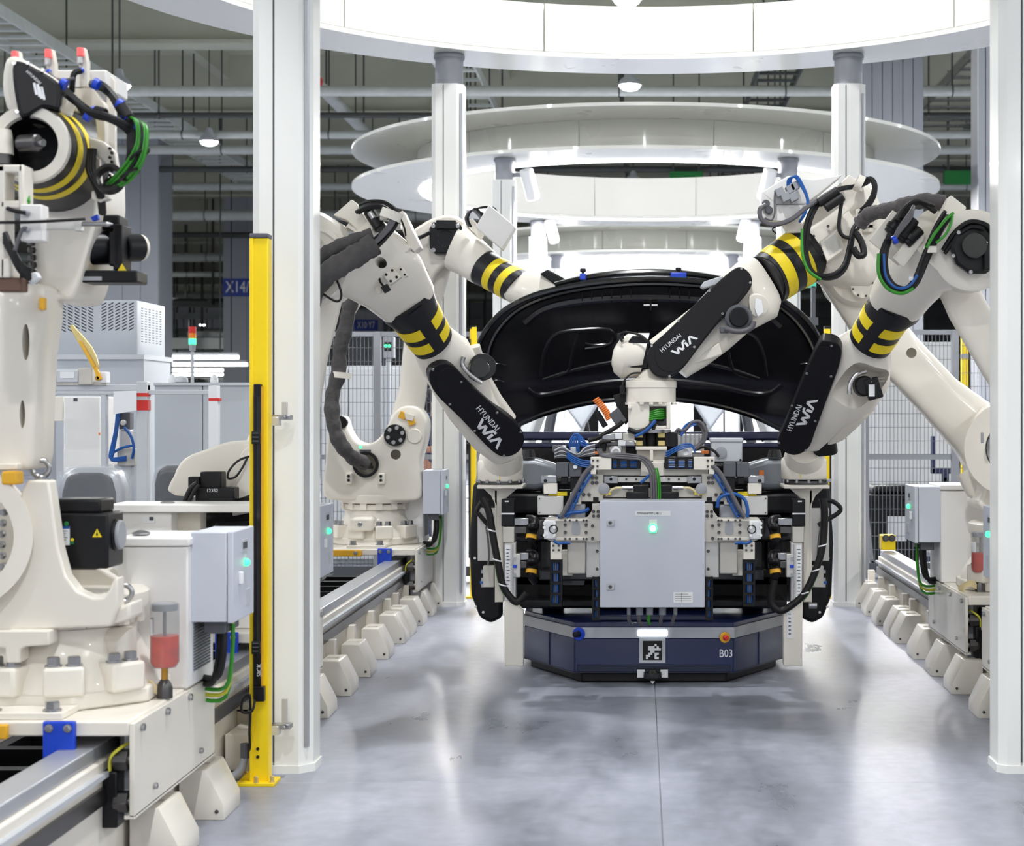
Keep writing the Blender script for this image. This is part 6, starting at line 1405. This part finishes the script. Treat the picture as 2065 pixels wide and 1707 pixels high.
lc = pxbox('light_curtain', 'black', t, 511, 775, 526, 1415, 6.305, .03, bevel=.003); pxbox('lens_strip', 'black_gloss', lc, 518, 800, 524, 1380, 6.302, .004); pxbox('curtain_edge', 'amber', lc, 526, 780, 529, 1410, 6.31, .02)
for y0, y1 in ((870,896), (1294,1320)):
    b_ = pxbox('clamp_block', 'black', t, 507, y0, 524, y1, 6.29, .03, bevel=.002)
    for k in range(3): pxbox('clamp_slot', 'grey_d', b_, 509, y0+3+8*k, 521, y0+5+8*k, 6.288, .003)
pxbox('end_block', 'black', t, 511, 1386, 532, 1416, 6.29, .03, bevel=.002)
text('SICK', P(523, 1352, 6.2995), (0,0,1), (-1,0,0), .024, 'label', lc)
for y in (1511, 1527): fix('bolt', P(520, y, 6.334), (0,-1,0), .006, .006, t, 'rubber', 'dot')
cable('sensor_cable', 'rubber', t, [(514,1412,6.28),(508,1435,6.26),(488,1436,6.26),(490,1410,6.26),(503,1402,6.26),(505,1440,6.28),(503,1480,6.32),(506,1530,6.34)], .005)
# steel brackets tying the light curtain to the column
for k, (px, py) in enumerate(((560, 845), (560, 1470))):
    b = thing('mounting_bracket', ('steel bracket with upright tab at mid height' if k == 0 else 'steel bracket low down') + ' between yellow post and column', 'bracket', P(px, py, 6.4))
    pxbox('arm', 'steel', b, 540, py-8, 585, py+2, 6.41, .05, bevel=.002); pxbox('block', 'alu', b, 540, py-4, 562, py+14, 6.40, .05, bevel=.002)
    pxbox('tab', 'alu', b, 568, py-(34 if k == 0 else 60), 578, py-6, 6.41, .02, bevel=.001); fix('bolt', P(572, py-3, 6.40), (0,-1,0), .008, .012, b, 'steel', 'hex')
# grey conduit and floor box behind the post
fb = thing('floor_box', 'grey metal junction box on a stand behind the yellow post', 'junction box', P(462, 1525, 6.7))
pxbox('box', 'grey_d', fb, 426, 1436, 503, 1522, 6.7, .25, bevel=.006); pxbox('lid', 'grey', fb, 425, 1430, 504, 1438, 6.69, .27, bevel=.004)
q0, q1 = P(428,1520,6.72), P(446,1540,6.72); bx('stand', 'grey', fb, q0.x, q1.x, 6.72, 6.78, 0, q0.z+.01, bevel=.003); q0, q1 = P(480,1520,6.72), P(494,1540,6.72); bx('stand', 'grey', fb, q0.x, q1.x, 6.85, 6.9, 0, q0.z+.01, bevel=.003)
cd_ = thing('floor_conduit', 'grey flexible conduit curving from the floor to the yellow post', 'conduit', P(470, 1580, 6.36))
MB().tube([(-1.78,6.35,.016),(-1.66,6.34,.016),(-1.56,6.34,.02),(-1.51,6.35,.05),(-1.495,6.36,.1)], .015, 12, 6).build('hose', 'grey', cd_); MB().cyl((-1.495,6.36,.095),(-1.495,6.36,.15), .017, n=8).build('coupling', 'grey_d', cd_)

# ================================================================ equipment behind the near-left robot
eq = thing('equipment_stand', 'white cabinet with wide flat lid behind the near-left robot', 'cabinet', P(360, 1285, 6.85))
a, b = P(214,1018,6.85), P(506,1034,6.85); bx('lid_plate', 'cabinet_w', eq, a.x, b.x, 6.84, 7.12, b.z, a.z, bevel=.004)
pxbox('body', 'cabinet_w', eq, 222, 1034, 346, 1290, 6.86, .24, bevel=.004); pxbox('post', 'robot_b', eq, 356, 1034, 404, 1120, 6.95, .1, bevel=.004)
lb = pxbox('type_plate', 'label', eq, 288, 1042, 312, 1056, 6.857, .003); pxbox('type_print', 'print', lb, 301, 1043, 309, 1050, 6.855, .003)
MB().lathe([(.028,0),(.03,.006),(.02,.01)], P(338,1016,6.95), (0,0,1), 14).build('lifting_boss', 'steel', eq)
pxbox('motor_cover', 'black', r2, 430, 1054, 512, 1076, 7.0, .2, bevel=.02)
# seats wrapped in film
def car_seat(px, py, Y, wd, lab, frame_m):
    c = P(px, py, Y); t = thing('passenger_chair', lab, 'car seat', (c.x, Y, 0)); z = c.z
    bx('pallet', 'grey_d', t, c.x-wd*.75, c.x+wd*.75, Y-.35, Y+.35, .0, .45, bevel=.01)
    mb = MB(); h = .55; pts = [(-.5,-h),(-.5,-.12),(-.42,-.02),(-.2,0),(.2,0),(.42,-.02),(.5,-.12),(.5,-h)]
    mb.prism([(c.x+u*wd, Y, z+v) for u, v in pts], (0,.16,0)); mb.build('backrest', frame_m, t, bevel=.05, seg=4)
    mb = MB(); mb.prism([(c.x+u*wd*.8, Y-.03, z-.03+v*.95) for u, v in pts], (0,.06,0)); mb.build('backrest_panel', 'rubber', t, bevel=.03, seg=3)
    bx('cushion', 'rubber', t, c.x-wd*.5, c.x+wd*.5, Y-.3, Y+.2, .45, z-.5, bevel=.06, seg=3)
    mb = MB(); mb.prism([(c.x+u*wd*1.03, Y-.06, z+.012+v) for u, v in pts], (0,.25,0)); mb.build('plastic_film', 'film', t, bevel=.05, seg=3)
car_seat(180, 943, 9.3, .37, 'film-wrapped car seat with silver edged back', 'silver'); car_seat(348, 940, 10.6, .25, 'narrow black car seat back in plastic film', 'rubber')
# cabinets and frame
lv = thing('louvred_cabinet', 'tall grey machine cabinet with slanted louvres', 'cabinet', P(208, 900, 13)); YL = 13.0
lc_ = pxbox('louvre_case', 'panel', lv, 113, 606, 277, 716, YL, .75, bevel=.006); a, b = P(113,606,YL), P(277,716,YL)
sm_ = MB()
for g_, (gx, dr_) in enumerate(((121, 1), (203, -1))):
    for ccol in range(5):
        for rr_ in range(9):
            c = P(gx + ccol*13.8 + 5, 614 + rr_*6.3 + (2 if dr_ > 0 else -1), YL-.02); sk = 2.6*YL/F*dr_
            sm_.prism([c+V((-.019,0,sk+.005)), c+V((.019,0,-sk+.005)), c+V((.019,0,-sk-.005)), c+V((-.019,0,sk-.005))], (0,.06,0))
for i in range(6):
    for j in range(14): yy, zz = YL+.1+.1*i, a.z-.05-.02*j; sm_.box(b.x-.03, b.x+.02, yy, yy+.05, zz-.006, zz)
cut(lc_, sm_)
q = P(113,720,YL); bx('base_flange', 'grey_l', lv, a.x, b.x+.06, YL-.02, YL+.78, q.z-.02, b.z+.002); bx('lower_case', 'panel', lv, a.x, b.x+.05, YL, YL+.74, 0, q.z-.018, bevel=.006)
pw_ = thing('panel_partition', 'plain grey partition panel beside the yellow post', 'partition', P(408, 900, 12.2))
for k in range(2): a, b = P(311+98*k, 776, 12.2), P(408+98*k, 1000, 12.2); bx('panel', 'panel', pw_, a.x+.002, b.x-.002, 12.2, 12.26, .02, a.z, bevel=.003)
a, b = P(311,772,12.2), P(506,778,12.2); bx('top_rail', 'grey_l', pw_, a.x, b.x, 12.18, 12.28, b.z, a.z, bevel=.003); bx('foot_rail', 'grey_l', pw_, a.x, b.x, 12.18, 12.28, 0, .04)
for x in (348, 432):
    q = P(x, 772, 12.23); MB().lathe([(.03,0),(.03,.03),(.012,.06)], q, (0,0,1), 10).build('rail_cap', 'label', pw_)
q = P(366,771,12.23); MB().lathe([(.05,0),(.045,.03),(.02,.045)], q, (0,0,1), 14).build('rail_cap', 'grey_l', pw_)
tl = thing('tower_light', 'red amber and green signal tower on a thin pole', 'signal light', P(388, 772, 12.24)); c = P(388, 772, 12.24)
MB().cyl(c, P(388,706,12.24), .012, n=12).build('pole', 'grey_l', tl); MB().cyl(P(388,708,12.24), P(388,695,12.24), .022, n=16).build('socket', 'grey', tl)
for y0, y1, m in ((695,683,'led_green'),(683,672,'led_amber'),(672,659,'led_red')): MB().cyl(P(388,y0,12.24), P(388,y1,12.24), .027, n=20, ch=.002).build('signal_segment', m, tl)
gf = thing('guard_frame', 'pale aluminium guard frame with red tape on its posts', 'frame', P(286, 1010, 10.2)); YG = 10.2
for (x0, y0, x1, y1) in ((60,776,298,788),(60,791,290,797),(298,787,424,796)): pxbox('rail', 'grey_l', gf, x0, y0, x1, y1, YG, .05, bevel=.003)
for (x0, x1, y0) in ((276,298,770), (421,440,778), (204,214,797)):
    a, b = P(x0, y0, YG), P(x1, y0, YG); po = bx('post', 'grey_l' if x0 != 421 else 'label', gf, a.x, b.x, YG-.01, YG+.05, 0, a.z, bevel=.004)
    if x0 == 276:
        for ya, yb in ((793,800),(807,828)): pxbox('red_tape', 'red', po, x0-.5, ya, x1+.5, yb, YG-.012, .06)
    if x0 == 421: pxbox('red_tape', 'red', po, x0-.5, 803, x1+2, 809, YG-.012, .06)
pp = tag(wplate(None, 'paper_sheet', [(229,790),(275,788),(275,828),(228,836)], 10.15, .006, 'label', bevel=.0), 'white paper sheet taped to the guard frame', 'paper')
vt = thing('valve_terminal', 'black valve terminal with blue air lines on the guard frame', 'valve terminal', P(250, 900, 10.4))
pxbox('valve_block', 'grey_d', vt, 240, 832, 262, 866, 10.35, .08, bevel=.004); disc(vt, 'port', 250, 853, 10.35, 6, .02, 'alu'); pxbox('cylinder', 'alu', vt, 241, 868, 262, 905, 10.36, .07, bevel=.006); pxbox('base_block', 'machined', vt, 236, 905, 272, 940, 10.35, .1, bevel=.004); a = P(250,940,10.4); bx('leg', 'grey_l', vt, a.x-.05, a.x+.05, 10.37, 10.45, 0, a.z+.01)
for k in range(3): cable('air_line', 'blue_cable', vt, [(236+2*k,832,10.33),(232+2*k,870,10.32),(222+3*k,915,10.32),(226,925+2*k,10.32),(255,922+3*k,10.32)], .008)
cable('air_line', 'blue_cable', vt, [(250,862,10.32),(264,880,10.32),(270,905,10.32),(266,925,10.33)], .009); cable('air_line', 'blue_cable', vt, [(226,915,10.33),(245,904,10.32),(272,898,10.33)], .008)
wc = thing('white_cabinet', 'plain white upright cabinet behind the guard frame', 'cabinet', P(164, 1000, 10.9)); a, b = P(128,800,10.9), P(202,945,10.9); bx('body', 'cabinet_w', wc, a.x, b.x, 10.9, 11.3, .03, a.z, bevel=.006); bx('plinth', 'grey_d', wc, a.x+.02, b.x-.02, 10.93, 11.28, 0, .03); pxbox('badge', 'print', wc, 148, 803, 156, 810, 10.897, .003); pxbox('side_box', 'robot_b', wc, 108, 800, 128, 850, 10.95, .2, bevel=.004); pxbox('sticker', 'orange', wc, 199, 873, 202, 878, 10.896, .003)
ac = thing('pick_actuator', 'small grey actuator with golden spatula arm on the guard frame', 'actuator', P(180, 776, 10.22)); pxbox('actuator_body', 'grey_l', ac, 113, 746, 158, 772, 10.18, .1, bevel=.006); pxbox('actuator_tag', 'label', ac, 121, 750, 149, 763, 10.177, .004); pxbox('gear_block', 'machined', ac, 158, 742, 186, 776, 10.17, .1, bevel=.004); pxbox('end_cap', 'label', ac, 200, 750, 214, 773, 10.17, .08, bevel=.006); disc(ac, 'axle', 198, 763, 10.17, 5, .02, 'brass'); pxbox('rail_mount', 'machined', ac, 113, 770, 214, 777, 10.19, .06)
wplate(ac, 'spatula_arm', [(187,738),(196,742),(205,765),(196,768)], 10.15, .02, 'amber', bevel=.003); wplate(ac, 'spatula_blade', [(141,662),(146,655),(155,665),(185,700),(199,735),(196,748),(188,745),(165,705)], 10.16, .015, 'brass_l', bevel=.004, k=2); wplate(ac, 'spatula_slot', [(158,688),(163,688),(192,738),(188,742)], 10.145, .004, 'amber', bevel=.001)
# ================================================================ mesh fences, posts, things behind the stations
def fence(x0, x1, y, z1, posts, rails, lab):
    t = thing('mesh_fence', lab, 'fence', ((x0+x1)/2, y, 0))
    for x in posts: bx('post', 'grey', t, x-.03, x+.03, y-.03, y+.03, 0, z1+.02, bevel=.003)
    for z in rails: bx('rail', 'grey', t, x0, x1, y-.018, y+.018, z-.02, z+.02)
    mb = MB(); n = int((x1-x0)/.032)
    for k in range(n+1): x = x0+(x1-x0)*k/n; mb.box(x-.0022, x+.0022, y-.0022, y+.0022, .12, z1)
    m_ = int((z1-.12)/.11)
    for k in range(m_+1): z = .12+(z1-.12)*k/m_; mb.box(x0, x1, y-.006, y-.0022, z-.0022, z+.0022)
    mb.build('wire_mesh', 'mesh', t, smooth=False, kind='stuff')
    bx('foot_rail', 'grey_d', t, x0, x1, y-.02, y+.02, .04, .12); 
    for x in (x0, x1): bx('foot_stub', 'grey_d', t, x-.03, x+.03, y-.03, y+.03, 0, .05)
fence(-2.75, -1.2, 14.0, 2.05, (-2.19, -1.35), (2.05, 1.03), 'grey wire mesh fence behind the left rear robot')
fence(1.82, 3.05, 14.3, 2.08, (1.9, 2.66), (2.08, 1.02), 'grey wire mesh fence behind the black bin side of the right rail')
fence(-5.1, -4.2, 14.4, 2.3, (-5.0, -4.3), (2.3, 1.1), 'grey wire mesh fence beside the louvred cabinet')
for px, lab in ((954, 'slim yellow safety post behind the left side of the bonnet'), (1668, 'slim yellow safety post behind the right side of the bonnet')):
    c = P(px, 1213, 12.75); t = thing('safety_post', lab, 'safety post', (c.x, 12.75, 0)); zt = P(px, 658, 12.75).z
    bx('post', 'yellow_p', t, c.x-.022, c.x+.022, 12.73, 12.79, .01, zt-.02, bevel=.002); bx('cap', 'rubber', t, c.x-.023, c.x+.023, 12.729, 12.791, zt-.02, zt); bx('light_bar', 'black', t, c.x+(.024 if px > 1293 else -.024)-.008, c.x+(.024 if px > 1293 else -.024)+.008, 12.72, 12.75, .3, zt-.1); bx('foot', 'yellow_p', t, c.x-.07, c.x+.07, 12.68, 12.84, 0, .012)
    fix('bolt', (c.x, 12.729, .4), (0,-1,0), .012, .012, t, 'orange', 'hex')
c = P(1945, 1110, 15.6); t = thing('safety_post', 'yellow safety post behind the right mesh fence', 'safety post', (c.x, 15.6, 0)); bx('post', 'yellow_p', t, c.x-.03, c.x+.03, 15.57, 15.63, .01, 2.1, bevel=.002); bx('collar', 'steel', t, c.x-.033, c.x+.033, 15.566, 15.634, 1.9, 1.94); bx('foot', 'yellow_p', t, c.x-.08, c.x+.08, 15.52, 15.68, 0, .012)
# wheeled bin behind the fence
c = P(1802, 1120, 15.2); bn = thing('waste_bin', 'black wheeled bin with white notice behind mesh fence', 'bin', (c.x, 15.2, 0)); zb = P(1800, 1000, 15.2).z
mb = MB(); mb.rings([[V((c.x+u*w2, 15.2+v*w2*.9, z)) for u, v in ((-1,-1),(1,-1),(1,1),(-1,1))] for z, w2 in ((.06,.2),(zb,.27))]); mb.build('bin_body', 'black', bn, bevel=.02)
bx('rim', 'black', bn, c.x-.3, c.x+.3, 14.93, 15.47, zb-.03, zb+.02, bevel=.012); bx('lid', 'black', bn, c.x-.22, c.x+.28, 14.98, 15.42, zb+.02, zb+.1, bevel=.03)
for x in (-.15, .15): MB().cyl((c.x+x-.03,15.4,.07), (c.x+x+.03,15.4,.07), .07, n=18).build('wheel', 'rubber', bn)
pxbox('notice', 'label', bn, 1790, 1042, 1828, 1092, 14.95, .01)
wp_ = thing('white_partition', 'pale partition panels behind the right mesh fence', 'partition', P(1830, 1130, 16.5))
for k in range(3): a, b = P(1690+82*k, 700 if k < 1 else 690, 16.5), P(1770+82*k, 1100, 16.5); bx('panel', 'body_white', wp_, a.x, b.x, 16.5, 16.55, .02, a.z, bevel=.004)
a, b = P(1690,1105,16.5), P(1936,1108,16.5); bx('foot', 'grey', wp_, a.x, b.x, 16.48, 16.58, 0, .03)
bf = thing('blue_trolley', 'navy blue tubular trolley frame behind the right mesh fence', 'trolley', P(1905, 1120, 15.9))
for (x0, y0, x1, y1) in ((1878,880,1886,955),(1878,945,1930,956),(1900,955,1914,975),(1920,900,1928,956)): pxbox('tube', 'navy', bf, x0, y0, x1, y1, 15.9, .05, bevel=.006)
q = P(1907, 970, 15.9); bx('stem', 'navy', bf, q.x-.03, q.x+.03, 15.9, 15.95, .04, q.z+.03); bx('skid', 'navy', bf, q.x-.2, q.x+.2, 15.8, 16.05, 0, .05)
wk = thing('white_enclosure', 'white machine enclosure behind the left mesh fence', 'enclosure', P(705, 900, 15.5)); a, b = P(646,742,15.5), P(815,1000,15.5); 
for k in range(3): x0 = a.x+(b.x-a.x)*k/3; bx('door_panel', 'body_white', wk, x0+.004, x0+(b.x-a.x)/3-.004, 15.5, 15.56, .05, a.z, bevel=.004)
bx('frame', 'grey_l', wk, a.x, b.x, 15.55, 16.1, 0, a.z+.02, bevel=.005)
dv = thing('wall_device', 'small dark control device with green lights behind the left mesh fence', 'control unit', P(781, 720, 15.3)); pxbox('case', 'grey', dv, 772, 680, 794, 722, 15.3, .1, bevel=.004); pxbox('screen', 'rubber', dv, 775, 690, 790, 708, 15.296, .006); q = P(783,722,15.35); bx('pole', 'grey_l', dv, q.x-.02, q.x+.02, 15.33, 15.37, .02, q.z+.01); bx('foot', 'grey_l', dv, q.x-.12, q.x+.12, 15.25, 15.45, 0, .02)
for x in (778, 785): fix('green_lamp', P(x, 698, 15.296), (0,-1,0), .014, .01, dv, 'led_green', 'dot')
for x0, x1, y0, y1, Y_, lab in ((1350,1418,346,373,42,'green overhead sign seen between the ring canopies'), (1904,1972,344,372,42,'green overhead sign beside the slim steel column')):
    t = thing('overhead_sign', lab, 'sign', P((x0+x1)/2, y1, Y_)); pxbox('board', 'green_sign', t, x0, y0, x1, y1, Y_, .06)
    for x in (x0+8, x1-8): q = P(x, y0, Y_); MB().tube([q, (q.x, Y_+.03, 10.31)], .03, 6, 0).build('hanger_rod', 'pipe_d', t)
t = thing('status_board', 'small turquoise lit board behind the striped robot arm', 'screen', P(1630, 580, 16)); pxbox('board', 'teal', t, 1612, 556, 1646, 580, 16, .04); q = P(1640,580,16.02); bx('pole', 'grey_d', t, q.x-.02, q.x+.02, 16.0, 16.04, .02, q.z+.01); bx('foot', 'grey_d', t, q.x-.15, q.x+.15, 15.9, 16.14, 0, .02); pxbox('bracket', 'grey_d', t, 1600, 640, 1650, 655, 15.98, .05)
# machines far down the left hall
random.seed(5)
for k in range(9):
    Yk = 46 + 3.4*k; xk = (338+14*k-CX)*Yk/F; hk = 1.2+random.random()*1.0
    t = thing('far_machine', ['dark machine block far down the left hall', 'pale machine block far down the left hall', 'grey machine block far down the left hall'][k % 3], 'machine', (xk, Yk, 0), 'machines far down the left hall')
    bx('housing', ['grey_d', 'body_white', 'grey'][k % 3], t, xk-.9, xk+.9, Yk, Yk+1.5, 0, hk, bevel=.03); bx('top_unit', 'black', t, xk-.6, xk+.3, Yk+.2, Yk+1.1, hk, hk+.4, bevel=.02); bx('panel', 'white', t, xk+.1, xk+.7, Yk-.01, Yk, hk*.4, hk*.8)
for k in range(4):
    Yk = 46 + 7*k; t = thing('strip_lamp', 'white strip lamp hanging over the far left lines', 'lamp', (-13.5-1.4*k, Yk, 2.9), 'strip lamps of the far left hall'); bx('tube', 'led', t, -16-1.4*k, -11-1.4*k, Yk, Yk+.12, 2.86, 2.95); bx('tray', 'label', t, -16-1.4*k, -11-1.4*k, Yk-.03, Yk+.15, 2.95, 3.03)
    for x in (-15.5, -11.5): MB().tube([(x-1.4*k,Yk+.06,3.02),(x-1.4*k,Yk+.06,10.31)], .02, 6, 0).build('hanger_rod', 'pipe_d', t)
# worker behind the column
def skin(name, m, par, verts, edges, rad, root=0, sub=2):
    me = bpy.data.meshes.new(name); o = V(verts[root]); me.from_pydata([V(v)-o for v in verts], edges, []); me.materials.append(M[m])
    ob = bpy.data.objects.new(name, me); COL.objects.link(ob); put(ob, o, par)
    sk = ob.modifiers.new('skin', 'SKIN'); sk.use_smooth_shade = True
    for i, r in enumerate(rad): me.skin_vertices[0].data[i].radius = (r, r) if not isinstance(r, tuple) else r
    me.skin_vertices[0].data[root].use_root = True
    s = ob.modifiers.new('sub', 'SUBSURF'); s.levels = sub; s.render_levels = sub
    return ob
wx, wy = -1.80, 14.95
ps = thing('person', 'person in dark blue work clothes stooping behind the white column', 'person', (wx, wy, 0))
VV = [(wx,wy,.88),(wx,wy-.02,1.08),(wx+.01,wy-.12,1.28),(wx+.02,wy-.2,1.36),(wx+.03,wy-.25,1.43),(wx+.03,wy-.28,1.53)]
E = [(i, i+1) for i in range(5)]; R_ = [(.15,.11),(.13,.1),(.15,.11),(.06,.06),(.055,.055),(.085,.095)]
for s in (-1, 1):
    b0 = len(VV); VV += [(wx+s*.17,wy-.13,1.3),(wx+s*.23,wy-.2,1.1),(wx+s*.12-.12,wy-.4,1.08),(wx+s*.09-.16,wy-.46,1.08)]; E += [(2,b0),(b0,b0+1),(b0+1,b0+2),(b0+2,b0+3)]; R_ += [.062,.045,.032,.03]
    for f in range(5):
        i0 = len(VV); hx, hy, hz = wx+s*.09-.16, wy-.46, 1.08; dx = (-.03-.012*(f % 3)) if f else 0; dz = .024-.016*f
        VV += [(hx-.035+(.02 if f == 0 else 0), hy-.02, hz+dz), (hx-.06+dx+(.03 if f == 0 else 0), hy-.035, hz+dz*1.3)]; E += [(b0+3,i0),(i0,i0+1)]; R_ += [.009,.008]
    b0 = len(VV); VV += [(wx+s*.1,wy,.82),(wx+s*.12,wy-.04,.48),(wx+s*.12,wy+.02,.09),(wx+s*.12,wy-.12,.04)]; E += [(0,b0),(b0,b0+1),(b0+1,b0+2),(b0+2,b0+3)]; R_ += [.1,.07,.05,.04]
skin('body', 'skin', ps, VV, E, R_)
g = 1.16
sv = [VV[0],VV[1],VV[2],VV[6],VV[7]] ; ls = 6; 
skin('shirt', 'shirt', ps, [VV[0],VV[1],VV[2],VV[3],VV[6],VV[7],VV[24],VV[25]], [(0,1),(1,2),(2,3),(2,4),(4,5),(2,6),(6,7)], [(.17,.13),(.155,.12),(.17,.13),(.07,.07),.08,.062,.08,.062])
k0 = 6+14; lg = [VV[0]]; 
L0, L1 = VV[20:24], VV[-4:]
skin('trousers', 'shirt', ps, [VV[0]] + L0[:3] + L1[:3], [(0,1),(1,2),(2,3),(0,4),(4,5),(5,6)], [(.165,.125),.115,.085,.068,.115,.085,.068])
MB().ball((wx+.03,wy-.27,1.56), .1, 16, (.95,1.05,.95)).build('hair', 'rubber', ps)
for s in (-1, 1): bx('shoe', 'rubber', ps, wx+s*.12-.05, wx+s*.12+.05, wy-.2, wy+.08, 0, .09, bevel=.03, seg=3)
